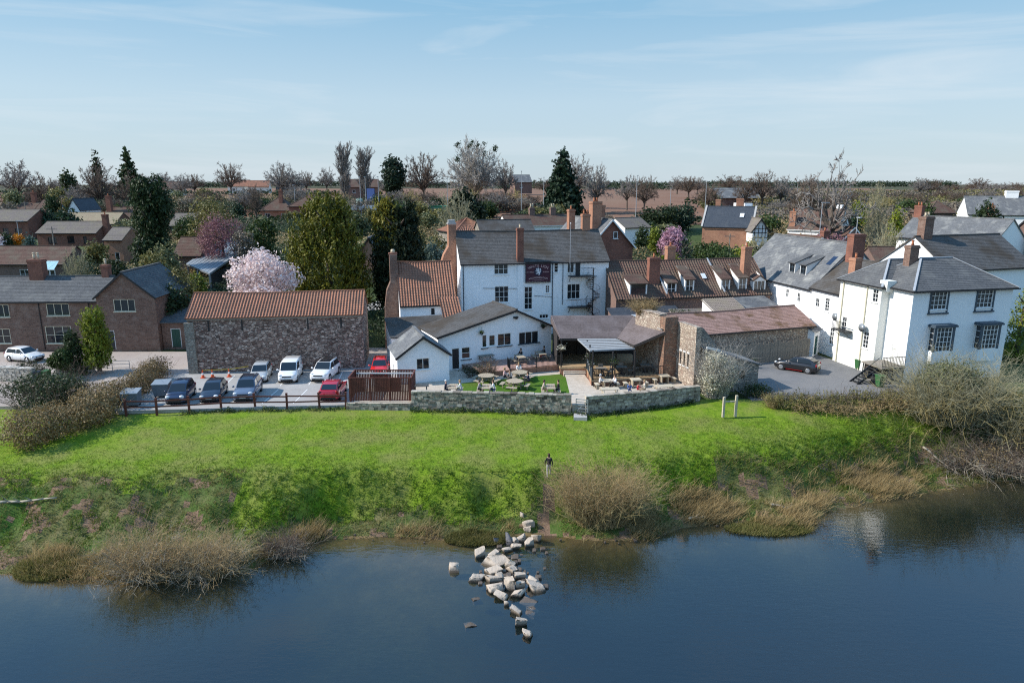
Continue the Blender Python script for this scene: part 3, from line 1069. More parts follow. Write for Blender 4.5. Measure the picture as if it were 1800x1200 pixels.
def house(name, label, cat_, A, B, D, z0, ze, zr, wm, rm, roof='gable', over=.25, verge=.15, wins=(), chims=(), pan=0, gauge=.26, sag=0.,
          fm='white_paint', group=None, gutter='black_paint', ridgem=None, gablem=None, apex=None, zer=None, thick=.12):
    """A,B: ends of the front wall; D: depth; z0 base, ze eave, zr ridge (all world heights)"""
    L = math.hypot(B[0] - A[0], B[1] - A[1])
    root = thing(name, label, cat_, (A[0], A[1], z0), math.atan2(B[1] - A[1], B[0] - A[0]), group)
    he, hr = ze - z0, zr - z0
    FR = {'f': ((0, 0), (1, 0), L, 0), 'r': ((L, 0), (0, 1), D, math.pi / 2), 'b': ((L, D), (-1, 0), L, math.pi), 'l': ((0, D), (0, -1), D, -math.pi / 2)}
    ops = {k: [] for k in FR}
    for wn in wins:
        f, u, zb, w, h = wn[:5]
        kind = wn[5] if len(wn) > 5 else (2, 2)
        zl = zb - z0
        (O, t, Lf, rz) = FR[f]
        ok = zl + h < he - .02 and zl > -.3 and u - w / 2 > .03 and u + w / 2 < Lf - .03
        if ok:
            ops[f].append((u - w / 2, u + w / 2, max(zl, .0), zl + h))
        y0 = 0 if ok else -.135
        P0 = (O[0] + t[0] * u, O[1] + t[1] * u, max(zl, .0))
        if kind[0] == 'door':
            door(root, P0, rz, w, h, kind[1])
        else:
            window(root, P0, rz, w, h, kind[0], kind[1], kind[2] if len(kind) > 2 else fm, kind[3] if len(kind) > 3 else True, y0)
    wb = MB()
    hb = he if roof != 'mono' else he
    for k, (O, t, Lf, rz) in FR.items():
        wallface(wb, O, t, Lf, -.8, hb, ops[k])
    if roof in ('gable', 'half'):
        wb.poly([(L, 0, he), (L, D, he), (L, D / 2, hr - .05)])
        wb.poly([(0, D, he), (0, 0, he), (0, D / 2, hr - .05)])
    elif roof == 'cross':
        ax = L / 2 if apex is None else apex
        wb.poly([(0, 0, he), (L, 0, he), (ax, 0, hr - .05)])
        wb.poly([(L, D, he), (0, D, he), (ax, D, hr - .05)])
    elif roof == 'mono':
        wb.poly([(L, 0, he), (L, D, he), (L, D, hr)])
        wb.poly([(0, D, he), (0, 0, he), (0, D, hr)])
        wb.poly([(L, D, he), (0, D, he), (0, D, hr), (L, D, hr)])
    wb.build('wall', wm, root)
    rb = MB()
    kw = dict(gauge=gauge, pan=pan, sag=sag, thick=thick)
    rt = MB()
    if roof == 'gable':
        s = (hr - he) / (D / 2)
        ez = he - over * s + .06
        hz = hr + .06
        slope(rb, V(-verge, -over, ez), V(L + verge, -over, ez), V(L + verge, D / 2, hz), V(-verge, D / 2, hz), **kw)
        slope(rb, V(L + verge, D + over, ez), V(-verge, D + over, ez), V(-verge, D / 2, hz), V(L + verge, D / 2, hz), **kw)
        ns = 10 if sag else 1
        for i in range(ns):
            u0, u1 = i / ns, (i + 1) / ns
            za, zb_ = (hz + .02 - sag * (math.sin(u * math.pi) + .25 * math.sin(u * 9 + 4)) for u in (u0, u1))
            rt.bar((-verge + (L + 2 * verge) * u0, D / 2, za), (-verge + (L + 2 * verge) * u1, D / 2, zb_), .26, .12)
        if gutter:
            MB().box(-verge, -over - .1, ez - .16, L + verge, -over + .0, ez - .04).build('gutter', gutter, root)
    elif roof == 'cross':
        ax = L / 2 if apex is None else apex
        hz = hr + .06
        sl_, sr = (hr - he) / ax, (hr - he) / (L - ax)
        slope(rb, V(-over, D + verge, he - over * sl_ + .06), V(-over, -verge, he - over * sl_ + .06), V(ax, -verge, hz), V(ax, D + verge, hz), **kw)
        slope(rb, V(L + over, -verge, he - over * sr + .06), V(L + over, D + verge, he - over * sr + .06), V(ax, D + verge, hz), V(ax, -verge, hz), **kw)
        rt.bar((ax, -verge, hz + .02), (ax, D + verge, hz + .02), .26, .12)
        bb = MB()
        bb.bar((-over, -verge - .02, he - over * sl_ - .05), (ax, -verge - .02, hz - .11), .05, .2)
        bb.bar((ax, -verge - .02, hz - .11), (L + over, -verge - .02, he - over * sr - .05), .05, .2)
        bb.build('bargeboard', gutter or 'white_paint', root)
    elif roof == 'hip':
        s = (hr - he) / (D / 2)
        ez = he - over * s + .06
        hz = hr + .06
        a, b = D / 2, max(L - D / 2, D / 2 + .05)
        slope(rb, V(-over, -over, ez), V(L + over, -over, ez), V(b, D / 2, hz), V(a, D / 2, hz), **kw)
        slope(rb, V(L + over, D + over, ez), V(-over, D + over, ez), V(a, D / 2, hz), V(b, D / 2, hz), **kw)
        slope(rb, V(-over, D + over, ez), V(-over, -over, ez), V(a, D / 2, hz), V(a, D / 2, hz), **kw)
        slope(rb, V(L + over, -over, ez), V(L + over, D + over, ez), V(b, D / 2, hz), V(b, D / 2, hz), **kw)
        rt.bar((a, D / 2, hz + .02), (b, D / 2, hz + .02), .24, .1)
        for p, q in (((-over, -over), a), ((-over, D + over), a), ((L + over, -over), b), ((L + over, D + over), b)):
            rt.bar((p[0], p[1], ez + .05), (q, D / 2, hz + .04), .2, .07)
        if gutter:
            MB().box(-over - .1, -over - .12, ez - .16, L + over + .1, -over - .02, ez - .04).box(-over - .12, -over - .02, ez - .16, -over - .02, D + over, ez - .04).build('gutter', gutter, root)
    elif roof == 'mono':
        s = (hr - he) / D
        slope(rb, V(-verge, -over, he - over * s + .06), V(L + verge, -over, he - over * s + .06), V(L + verge, D + .1, hr + .06), V(-verge, D + .1, hr + .06), **kw)
    ro = rb.build('roof', rm, root)
    if rt.v:
        rt.build('ridge_tiles', ridgem or rm, ro)
    for c in chims:
        c = list(c)
        c[4] -= z0
        c[5] -= z0
        chimney(root, *c)
    return root


def along(A, deg, L):
    return (A[0] + L * math.cos(R(deg)), A[1] + L * math.sin(R(deg)))


# ================================================================ THE INN
PA = (-6.0, 80.2)
PB = along(PA, 12, 18.3)
inn = house('inn_main_building', 'tall whitewashed inn with long slate roof and a plum sign under its eaves', 'inn', PA, PB, 9, .6, 9.5, 12.9, 'limewash', 'slate_old',
            over=.2, verge=.1, sag=.08,
            wins=[('f', 4.81, 8.1, 1.72, 1.32, (3, 2)), ('f', 4.86, 4.70, 1.70, 1.98, (3, 3)), ('f', 8.16, 3.73, 1.02, 2.79, (2, 4)), ('f', 11.61, 8.15, .5, 1.16, (1, 3)),
                  ('f', 10.55, 5.69, .52, .93, (2, 3)), ('f', 13.45, 8.05, .85, 1.35, (2, 1)), ('f', 14.35, 7.7, .75, 1.75, ('door', 'dark_door')), ('f', 13.87, 4.82, 1.67, 1.88, (3, 2)),
                  ('f', 10.13, 2.53, 1.15, .53, (3, 1)), ('l', 3.0, 6.0, .7, 1.0, (1, 2))],
            chims=[(7.16, .25, .78, .6, 9.3, 13.5, 'brick_red', 1, 'pot_cream', .45), (16.7, 4.7, 1.0, .8, 12.3, 14.9, 'brick_orange', 2)])
b = MB().box(6.8, -.12, .0, 7.52, -.002, 8.85)
b.build('chimney_breast', 'limewash', inn)
for p, q, r in (((.25, -.08, 2.2), (.25, -.08, 8.85), .055), ((11.15, -.08, 1.6), (11.15, -.08, 8.8), .05), ((12.45, -.08, 3.6), (12.45, -.08, 8.8), .04),
                ((8.9, -.06, 4.8), (11.1, -.06, 4.6), .025), ((2.6, -.06, 5.9), (6.7, -.06, 5.75), .03)):
    MB().tube(p, q, r).build('downpipe', 'blue_grey_paint', inn)
# big stack with sloping shoulders outside the lit gable


def shouldered(parent, prof, y0, y1, mat):
    b = MB()
    f = [(p[0], y0, p[1]) for p in prof]
    k = [(p[0], y1, p[1]) for p in prof]
    b.poly(f)
    b.poly(k[::-1])
    for i in range(len(f)):
        j = (i + 1) % len(f)
        b.poly([f[j], f[i], k[i], k[j]])
    return b.build('chimney', mat, parent)


st = shouldered(inn, [(-2.0, 4), (-.012, 4), (-.012, 13.2), (-.95, 13.2), (-.95, 10.6), (-1.55, 9.6), (-2.0, 8.2)], 3.7, 5.2, 'brick_orange')
MB().box(-1.02, 3.95, 13.202, .05, 4.95, 13.4).box(-.9, 4.1, 13.4, -.08, 4.8, 13.75).build('chimney_cap', 'concrete', st)
# flagpole and aerial
fp = thing('flagpole', 'slim white flagpole rising past the right half of the inn roof', 'flagpole', (PA[0] + 13.2 * .978 + .1, PA[1] + 13.2 * .208 - .45, 0))
MB().tube((0, 0, 8.2), (0, 0, 14.0), .035, .025, 8).build('pole', 'lead', fp)
MB().tube((0, 0, 14.0), (0, 0, 14.12), .08, .02, 8).build('finial', 'white_paint', fp)
MB().box(-.06, -.02, 8.4, .06, .42, 8.5).box(-.06, -.02, 9.2, .06, .42, 9.3).build('bracket', 'dark_metal', fp)

# the sign
SG = thing('inn_sign', 'plum banner sign reading WHITE LION with a white lion emblem, on the inn front', 'sign',
           (PA[0] + 9.31 * math.cos(R(12)) + .16 * math.sin(R(12)), PA[1] + 9.31 * math.sin(R(12)) - .16 * math.cos(R(12)), 7.12), R(12))
MB().box(-1.5, -.04, 0, 1.5, .04, 2.3).build('board', 'sign_plum', SG)
b = MB()
b.tube((0, -.048, 1.22), (0, -.041, 1.22), .52, .52, 28)
b.build('roundel', 'sign_navy', SG)
b = MB().box(-1.56, -.07, -.06, -1.5, .06, 2.3).box(1.5, -.07, -.06, 1.56, .06, 2.3).box(-1.56, -.07, -.12, 1.56, .06, -.06).box(-1.56, -.16, 2.3, 1.56, .1, 2.42)
b.build('sign_frame', 'black_paint', SG)


LETTERS = []


def letter(ch, x, z, s, rot, parent, mat='sign_letter', y=-.056):
    cu = bpy.data.curves.new('letter', 'FONT')
    cu.body, cu.size, cu.align_x, cu.extrude, cu.offset = ch, s, 'CENTER', .004, .006
    cu.materials.append(MAT[mat])
    o = bpy.data.objects.new('letter', cu)
    COL.objects.link(o)
    o.parent = parent
    o.location = (x, y, z)
    o.rotation_euler = (math.pi / 2, rot, 0)
    LETTERS.append(o)
    return o


def arc(txt, r, zc, s, span, parent, mat='sign_letter'):
    n = len(txt)
    wts = [{'I': .5, ' ': .6, 'W': 1.4, 'M': 1.3, 'L': .85}.get(c, 1) for c in txt]
    tot = sum(wts)
    acc = 0
    for c, wv in zip(txt, wts):
        a = ((acc + wv / 2) / tot - .5) * span
        acc += wv
        if c != ' ':
            letter(c, r * math.sin(a), zc + r * math.cos(a), s, a, parent, mat)


arc('WHITE LION', 2.6, -.83, .42, R(54), SG)
arc('ACCOMMODATION', 4.2, -3.78, .26, R(32), SG)
letter('Free House', -.95, 1.1, .2, 0, SG)
letter('Real Ales', .98, 1.1, .2, 0, SG)
MB().box(-.5, -.05, .24, .5, -.043, .27).box(-.75, -.05, .17, .75, -.043, .19).build('scroll', 'sign_letter', SG)
dg0 = bpy.context.evaluated_depsgraph_get()
for o in LETTERS:
    me = bpy.data.meshes.new_from_object(o.evaluated_get(dg0))
    q = put('letter', me, SG, o.location)
    q.rotation_euler = o.rotation_euler
    bpy.data.objects.remove(o)
# heraldic lion, rampant, facing the left
lion = [(-.30, .42), (-.20, .40), (-.16, .28), (-.10, .20), (-.12, .36), (-.04, .46), (.08, .46), (.14, .36), (.12, .26), (.16, .12), (.15, -.02), (.20, -.06), (.30, .06), (.27, .22), (.22, .34),
        (.30, .42), (.36, .30), (.38, .08), (.32, -.08), (.24, -.16), (.26, -.26), (.18, -.36), (.16, -.46), (.02, -.46), (.08, -.38), (.08, -.28), (.02, -.22), (-.06, -.24), (-.12, -.30),
        (-.26, -.28), (-.34, -.20), (-.26, -.17), (-.14, -.18), (-.06, -.10), (.02, -.04), (.0, .02), (-.14, -.02), (-.32, .02), (-.38, .08), (-.28, .12), (-.14, .10), (-.20, .18), (-.28, .30)]
bm = bmesh.new()
vv = [bm.verts.new((p[0] * .95, -.052, 1.22 + p[1] * .95)) for p in lion]
bm.faces.new(vv)
bmesh.ops.triangulate(bm, faces=bm.faces[:])
ex = bmesh.ops.extrude_face_region(bm, geom=bm.faces[:])
bmesh.ops.translate(bm, verts=[v for v in ex['geom'] if isinstance(v, bmesh.types.BMVert)], vec=(0, -.006, 0))
bmesh.ops.recalc_face_normals(bm, faces=bm.faces)
me = bpy.data.meshes.new('lion_emblem')
bm.to_mesh(me)
bm.free()
me.materials.append(MAT['sign_white'])
put('lion_emblem', me, SG)

# spiral fire escape with two landings
SP = thing('spiral_stair', 'black iron spiral fire escape with two landings on the white inn wall', 'staircase',
           (PA[0] + 16.1 * math.cos(R(12)) + .75 * math.sin(R(12)), PA[1] + 16.1 * math.sin(R(12)) - .75 * math.cos(R(12)), .6), R(12))
MB().tube((0, 0, 0), (0, 0, 8.0), .07, .07, 10).build('central_pole', 'dark_metal', SP)
trd = MB().poly([(.06, -.09, 0), (.85, -.2, 0), (.85, .2, 0), (.06, .09, 0)]).poly([(.06, .09, -.04), (.85, .2, -.04), (.85, -.2, -.04), (.06, -.09, -.04)])
for a, c in (((.06, -.09), (.85, -.2)), ((.85, -.2), (.85, .2)), ((.85, .2), (.06, .09))):
    trd.poly([(a[0], a[1], -.04), (c[0], c[1], -.04), (c[0], c[1], 0), (a[0], a[1], 0)])
trm = trd.mesh('tread', 'dark_metal')
rail = MB()
pv = None
for i in range(34):
    z = .25 + i * .205
    a = R(180 - i * 25.7)
    put('tread', trm, SP, (0, 0, z), a)
    p = (.86 * math.cos(a), .86 * math.sin(a), z + .95)
    if pv:
        rail.bar(pv, p, .03, .03)
    if i % 2 == 0:
        rail.tube((p[0], p[1], z), p, .012, .012, 5)
    pv = p
rail.build('handrail', 'dark_metal', SP)
for zl in (3.25, 7.05):
    l = MB().box(-3.0, -.35, zl, -.05, .68, zl + .12).build('landing', 'dark_metal', SP)
    r = MB().box(-3.0, -.36, zl + 1.05, -.05, -.32, zl + 1.1).box(-3.0, -.34, zl + 1.05, -2.96, .6, zl + 1.1)
    for i in range(19):
        r.box(-3.0 + i * .162, -.35, zl + .12, -2.985 + i * .162, -.335, zl + 1.05)
    r.build('railing', 'dark_metal', l)
    MB().bar((-2.9, .6, zl - .7), (-2.9, -.1, zl), .05, .05).bar((-.4, .6, zl - .7), (-.4, -.1, zl), .05, .05).build('bracket', 'dark_metal', l)

# left wing with pantiles
WA = (-12.4, 74.6)
WB = along(WA, 12, 6.25)
wing = house('inn_wing', 'white inn wing under a steep orange pantile roof with a brick stack', 'building', WA, WB, 9, .3, 5.5, 9.75, 'limewash', 'pantile', over=.15, verge=.05,
             pan=.3, gauge=.36, sag=.06, wins=[('f', 3.61, 4.3, .4, .75, (1, 2, 'black_paint', False))])
wst = shouldered(wing, [(-1.75, -.6), (-.012, -.6), (-.012, 10.5), (-.85, 10.5), (-.85, 7.4), (-1.3, 6.4), (-1.55, 4.6)], 2.9, 4.5, 'brick_brown')
MB().box(-.92, 3.2, 10.502, .04, 4.2, 10.66).build('chimney_cap', 'brick_red', wst)
MB().tube((-.44, 3.7, 10.66), (-.44, 3.7, 11.05), .26, .2, 10).build('chimney_pot', 'pot_cream', wst, True)
# tiled catslide porch at the foot of the wing
rb = MB()
slope(rb, V(4.6, -3.0, 3.3), V(6.75, -3.0, 3.3), V(6.45, .1, 5.95), V(4.35, .1, 5.95), gauge=.36, pan=.3)
rb.build('porch_roof', 'pantile', wing)
b = MB().box(4.75, -2.7, -.6, 6.5, -.01, 3.35)
b.poly([(4.75, -2.7, 3.35), (4.75, -.01, 3.35), (4.6, -.01, 5.7)][::-1])
b.build('porch_wall', 'limewash', wing)

# low gabled extension facing the garden
EA, EB = (-7.3, 65.6), (4.2, 71.2)
ext = house('inn_extension', 'low white gabled inn extension with a row of dark windows over the terrace', 'building', EA, EB, 5.2, .35, 3.95, 5.95, 'limewash', 'slate_old', roof='cross',
            apex=8.5, over=.25, verge=.35,
            wins=[('f', 1.84, .45, .85, 2.15, ('door', 'black_paint')), ('f', 2.95, 1.38, .95, 1.2, (1, 2)), ('f', 5.0, 2.35, .5, 1.28, (1, 1)), ('f', 5.86, 2.4, .72, 1.15, (1, 1)),
                  ('f', 7.25, 2.3, 1.56, 1.3, (2, 1)), ('f', 10.08, 2.17, 2.35, 1.35, (3, 1)), ('r', 2.5, 1.2, 1.0, 1.3, (2, 1))])
for u, w in ((5.0, .8), (7.25, 1.8), (10.08, 2.6), (2.95, 1.2)):
    MB().box(u - w / 2, -.12, 1.86 if u > 4 else .92, u + w / 2, -.002, 1.95 if u > 4 else 1.0).build('window_ledge', 'blue_grey_paint', ext)
MB().box(8.25, -.22, 4.75, 8.75, -.01, 4.92).box(8.4, -.35, 4.68, 8.6, -.22, 4.85).build('floodlight', 'dark_metal', ext)
flat = house('inn_flat_range', 'low slate roofed link between the white extension and the orange wing', 'building', (-12.3, 68.2), (-3.2, 70.9), 5.2, .3, 3.3, 4.3, 'limewash', 'slate_old', roof='mono')

# hanging baskets on the extension
def basket(x, y, z, label, rng, r=.22, mat='lf_dark', fl='flower'):
    t_ = thing('hanging_basket', label, 'basket', (x, y, z), 0, 'hanging flower baskets')
    MB().tube((0, 0, -.24), (0, 0, -.02), .08, r * .95, 10).build('bowl', 'dark_timber', t_)
    MB().tube((0, 0, 0), (0, 0, .42), .01, .01, 4).tube((-.02, 0, .42), (.0, .35, .46), .015, .015, 4).build('chain', 'dark_metal', t_)
    c = rng.normal(size=(150, 3)) * np.array([r, r, r * .75]) * .62 + np.array([0, 0, .06])
    v, f = leaves(c, .11, rng)
    fo = put('foliage', np_mesh('foliage', v, f, mat), t_)
    c = rng.normal(size=(40, 3)) * np.array([r, r, r * .7]) * .7 + np.array([0, 0, .1])
    v, f = leaves(c, .09, rng)
    put('flowers', np_mesh('flowers', v, f, fl), t_)


def ep(u, d=-.3):
    return (EA[0] + (EB[0] - EA[0]) / 12.79 * u + .438 * -d * 1.0, EA[1] + (EB[1] - EA[1]) / 12.79 * u + .9 * d)


p = ep(4.55, -.35)
basket(p[0], p[1], 4.0, 'green hanging basket left of the extension windows', RNG, mat='lf_bright')
p = ep(11.6, -.35)
basket(p[0], p[1], 4.0, 'dark hanging basket right of the extension windows', RNG, fl='lf_dark')

# small white gabled outhouse in the garden
SA = (-10.6, 61.0)
SB = along(SA, 18.6, 4.9)
house('garden_outhouse', 'small white gabled outhouse with slate roof beside the red bin screen', 'outhouse', SA, SB, 4.4, .2, 3.05, 4.8, 'limewash', 'slate_pale', roof='cross', over=.2, verge=.3,
      wins=[('f', 2.4, 1.65, 1.25, 1.1, (2, 1)), ('l', 2.0, .9, .5, .9, (1, 2))])

# ---------------------------------------------------------------- covered terrace
TU = (math.cos(R(3)), math.sin(R(3)))
CT = thing('covered_terrace', 'timber terrace under a low brown roof with black railings beside the stone wall', 'shelter', (4.7, 65.5, .4), R(3))


def ct(x, y):                       # world -> terrace local
    dx, dy = x - 4.7, y - 65.5
    return (dx * TU[0] + dy * TU[1], -dx * TU[1] + dy * TU[0])


rb = MB()
e0, e1 = ct(4.7, 65.5), ct(10.35, 65.6)
r0, r1 = ct(4.0, 69.3), ct(12.7, 69.6)
slope(rb, V(*e0, 3.4), V(*e1, 3.4), V(*r1, 4.95), V(*r0, 4.95), gauge=.2)
bk0, bk1 = ct(4.2, 73), ct(12.3, 73.2)
slope(rb, V(*bk1, 3.5), V(*bk0, 3.5), V(*r0, 4.95), V(*r1, 4.95), gauge=.4)
slope(rb, V(*bk0, 3.5), V(*e0, 3.4), V(*r0, 4.95), V(*r0, 4.95), gauge=.2)
w0, w1 = ct(11.5, 62.5), ct(14.25, 61.95)
slope(rb, V(*e1, 3.42), V(*w0, 3.42), V(*w1, 4.85), V(*r1, 4.96), gauge=.2)
rb.build('roof', 'felt', CT)
b = MB().bar((*ct(12.62, 69.4), 5.0), (*ct(14.2, 62.1), 4.98), .3, .06)
b.bar((*w0, 3.3), (*w1, 4.7), .08, .22).bar((*e0, 3.28), (*e1, 3.28), .06, .2).bar((*e1, 3.28), (*w0, 3.28), .06, .2)
b.build('fascia', 'dark_timber', CT)
MB().bar((*ct(12.55, 69.5), 5.03), (*ct(14.15, 62.3), 4.93), .45, .04).build('flashing', 'lead', CT)
# deck and its brick base
dk = [(7.3, 60.5), (14.4, 61.8), (12.6, 71.3), (4.5, 71.2), (4.7, 65.0), (7.3, 65.0)]
dl = [ct(*p) for p in dk]
MB().prism(dl, .42, .55).build('deck', 'decking', CT)
MB().prism([((p[0] - 4) * .985 + 4, (p[1] - 1) * .985 + 1) for p in dl], -.6, .42).build('deck_base', 'brick_orange', CT)
# posts
POSTS = [(4.85, 65.2), (7.3, 64.6), (7.35, 62.6), (7.4, 60.6), (9.3, 61.0), (11.4, 61.3), (11.5, 62.6), (10.3, 65.5), (4.8, 68.9)]
for p in POSTS:
    q = ct(*p)
    MB().box(-.06, -.06, .0, .06, .06, 3.3 if p[1] > 61.6 or p[0] < 9 else 3.05).build('post', 'dark_timber', CT, False, (q[0], q[1], .1))
# polycarbonate canopy in front
cv = MB()
q = [ct(6.5, 65.7), ct(11.4, 62.3)]
c0, c1, c2, c3 = ct(6.45, 65.6), ct(10.4, 65.6), ct(11.55, 62.5), ct(7.25, 61.6)
N6 = 7
for i in range(N6):
    a, bb_ = i / N6, (i + 1) / N6
    lo = lambda t, s: tuple(np.array([*c0, 3.38]) * (1 - s) * (1 - t) + np.array([*c1, 3.38]) * s * (1 - t) + np.array([*c3, 3.12]) * (1 - s) * t + np.array([*c2, 3.12]) * s * t)
    cv.poly([lo(bb_ - .012, 0), lo(bb_ - .012, 1), lo(a, 1), lo(a, 0)])
    cv.poly([tuple(np.array(lo(s_, u_)) - np.array([0, 0, .05])) for s_, u_ in ((a, 0), (a, 1), (bb_, 1), (bb_, 0))], 1)
    cv.bar(lo(bb_ - .006, 0), lo(bb_ - .006, 1), .05, .06, 1)
cv.build('canopy', ['polycarbonate', 'dark_timber'], CT)
MB().bar((*c3, 3.08), (*c2, 3.08), .06, .14).bar((*c0, 3.3), (*c3, 3.08), .06, .14).build('canopy_beam', 'lead', CT)


def railing(parent, pts, h, mat, zb, gap=.13, name='railing', top=.06, solid=False):
    b = MB()
    for (a, c) in zip(pts, pts[1:]):
        a, c = Vector((*a, 0)), Vector((*c, 0))
        d = (c - a).length
        b.bar((a.x, a.y, zb + h), (c.x, c.y, zb + h), top, .05)
        b.bar((a.x, a.y, zb + .1), (c.x, c.y, zb + .1), .04, .05)
        n = max(2, int(d / gap))
        for i in range(n + 1):
            p = a + (c - a) * i / n
            b.box(p.x - .018, p.y - .018, zb + .1, p.x + .018, p.y + .018, zb + h)
    return b.build(name, mat, parent)


railing(CT, [ct(7.32, 64.6), ct(7.38, 60.6)], 1.05, 'blue_grey_paint', .55, .1)
railing(CT, [ct(7.4, 60.6), ct(11.4, 61.3)], 1.05, 'dark_metal', .55)
railing(CT, [ct(11.4, 61.3), ct(14.2, 61.85)], 1.05, 'dark_metal', .55)
# back room wall with openings, brick pier
b = MB()
O = ct(4.9, 70.4)
wallface(b, O, (1, 0), 8.4, .3, 3.6, [(1.0, 2.0, .5, 2.7), (4.2, 5.6, 1.2, 2.6)])
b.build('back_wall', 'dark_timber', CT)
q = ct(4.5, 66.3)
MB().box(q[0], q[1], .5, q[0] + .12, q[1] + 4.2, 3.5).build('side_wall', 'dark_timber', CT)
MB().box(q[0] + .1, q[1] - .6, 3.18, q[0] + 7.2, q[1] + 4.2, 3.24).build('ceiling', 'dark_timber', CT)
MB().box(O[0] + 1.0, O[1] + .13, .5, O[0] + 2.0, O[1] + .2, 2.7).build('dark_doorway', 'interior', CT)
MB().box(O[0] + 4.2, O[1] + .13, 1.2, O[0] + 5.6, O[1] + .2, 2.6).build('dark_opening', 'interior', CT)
# steps between terrace and path
for i in range(3):
    q = ct(5.1, 64.45 + .3 * i)
    MB().box(0, 0, -.6, 2.15, 1.2 - .3 * i, .12 + .13 * i).build('step', 'dark_timber' if i < 0 else 'paving', CT, False, (q[0], q[1], 0))

# terrace railing in front of the extension tables
TR = thing('terrace_railing', 'black railing along the raised terrace edge below the extension windows', 'railing')
railing(TR, [(-.2, 64.4), (5.0, 66.2)], 1.0, 'dark_metal', .86)
railing(TR, [(-.2, 64.4), (-.45, 65.6)], 1.0, 'dark_metal', .86)
MB().prism([(-2.5, 63.52), (4.95, 66.12), (4.9, 66.24), (-2.55, 63.64)], .3, .9).build('kerb', 'brick_orange', TR)
for p in ((-.2, 64.4), (2.4, 65.3), (5.0, 66.2)):
    MB().box(p[0] - .06, p[1] - .06, .4, p[0] + .06, p[1] + .06, 2.0).build('post', 'dark_metal', TR)

# ---------------------------------------------------------------- stone ruin wall, stone shed, long tiled outbuilding
SR = thing('stone_gable_ruin', 'tall ruined stone wall with three slit windows, sunlit on its side', 'stone wall', (15.5, 62.4, .2), R(20))
b = MB()
b.box(-1.4, 0, -.6, 0, .9, 6.35)
b.build('pier', 'rubble_red', SR)
b = MB()
for x0, x1, z in ((.9, 2.6, 6.4), (2.6, 4.3, 6.3), (4.3, 5.4, 6.05)):
    b.box(-1.4, x0, -.6, -.75, x1, z)
b.build('side_wall', 'rubble_tan', SR)
b = MB()
y = .9
while y < 5.3:
    l = random.uniform(.35, .6)
    zt = 6.4 if y < 2.6 else (6.3 if y < 4.3 else 6.05)
    b.box(-1.5, y, zt + .002, -.65, min(y + l - .03, 5.4), zt + random.uniform(.1, .17))
    y += l
b.build('coping', 'rubble_tan', SR)
b = MB()
sl3 = [(.55, .80, 2.0, 3.25), (1.15, 1.4, 2.0, 3.25), (1.75, 2.0, 2.0, 3.25)]
wallface(b, (-.0, -.001), (0, -1), 2.9, -.8, 5.9, sl3, rev=.35)
wallface(b, (0, -2.9), (1, 0), .55, -.8, 5.9, [])
wallface(b, (.55, -2.9), (0, 1), 2.9, -.8, 5.9, [])
b.poly([(0, 0, 5.9), (0, -2.9, 5.9), (.55, -2.9, 5.9), (.55, 0, 5.9)])
b.build('slit_wall', 'rubble_tan', SR)
for s_ in sl3:
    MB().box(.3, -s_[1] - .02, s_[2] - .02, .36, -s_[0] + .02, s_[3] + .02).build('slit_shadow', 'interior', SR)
    MB().box(-.04, -s_[1] - .07, s_[3] + .002, .1, -s_[0] + .07, s_[3] + .14).box(-.05, -s_[1] - .07, s_[2] - .1, .1, -s_[0] + .07, s_[2] - .002).build('slit_dressing', 'white_paint', SR)
b = MB()
wallface(b, (.56, -2.1), (1, 0), 2.2, -.8, 4.0, [])
b.poly([(.56, -2.1, 4.0), (2.76, -2.1, 4.0), (1.3, -2.1, 5.6), (.56, -2.1, 5.8)])
b.build('ragged_return', 'rubble_grey', SR)
# lean-to stone shed
LS = thing('stone_lean_to', 'low rubble lean-to with slate roof behind the pale flowering bush', 'shed', (17.4, 59.7, .0), R(14))
b = MB()
wallface(b, (0, 0), (1, 0), 5.6, -1.2, 2.35, [(3.1, 4.2, 1.0, 1.85)], rev=.4)
wallface(b, (5.6, 0), (0, 1), 3.4, -1.2, 2.35, [])
b.poly([(0, 0, 2.35), (5.6, 0, 2.35), (0, 0, 4.1)])
b.poly([(0, 3.4, 2.35), (0, 3.4, 4.1), (5.6, 3.4, 2.35)])
b.build('wall', 'rubble_grey', LS)
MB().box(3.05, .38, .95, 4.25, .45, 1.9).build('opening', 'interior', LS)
MB().box(3.0, -.03, 1.86, 4.3, .1, 2.0).build('lintel', 'grey_timber', LS)
rb = MB()
slope(rb, V(5.85, -.15, 2.34), V(5.85, 3.5, 2.34), V(-.1, 3.5, 4.2), V(-.1, -.15, 4.2), gauge=.25)
rb.build('roof', 'slate_pale', LS)
MB().bar((.0, -.2, 4.3), (1.3, -.2, 3.95), .12, .2).build('bargeboard', 'white_paint', LS)
# long outbuilding with failing tiles
OA, OB = (17.0, 68.4), (33.4, 73.9)
house('long_outbuilding', 'long low outbuilding with mossy pink tiles behind the board fence', 'outbuilding', OA, OB, 7, 0, 3.45, 5.0, 'rubble_tan', 'tile_rot', over=.25, verge=.1, sag=.12,
      gutter='dark_timber', ridgem='brick_dark')
# weathered board fence in front of it
BF = thing('board_fence', 'weathered grey vertical board fence below the mossy pink roof', 'fence', (19.0, 67.9, 0), R(19))
fbm = MB().box(-.155, 0, 0, .155, .03, 1.0).mesh('board', 'grey_timber')
for i in range(44):
    o = put('board', fbm, BF, (.16 + i * .325, random.uniform(-.015, .015), 0))
    o.scale = (1, 1, random.uniform(2.0, 2.35) if i > 2 else 1.5)
    o.rotation_euler = (0, random.uniform(-.012, .012), 0)
for z in (.5, 1.7):
    MB().box(0, .035, z, 14.4, .09, z + .09).build('rail', 'grey_timber', BF)

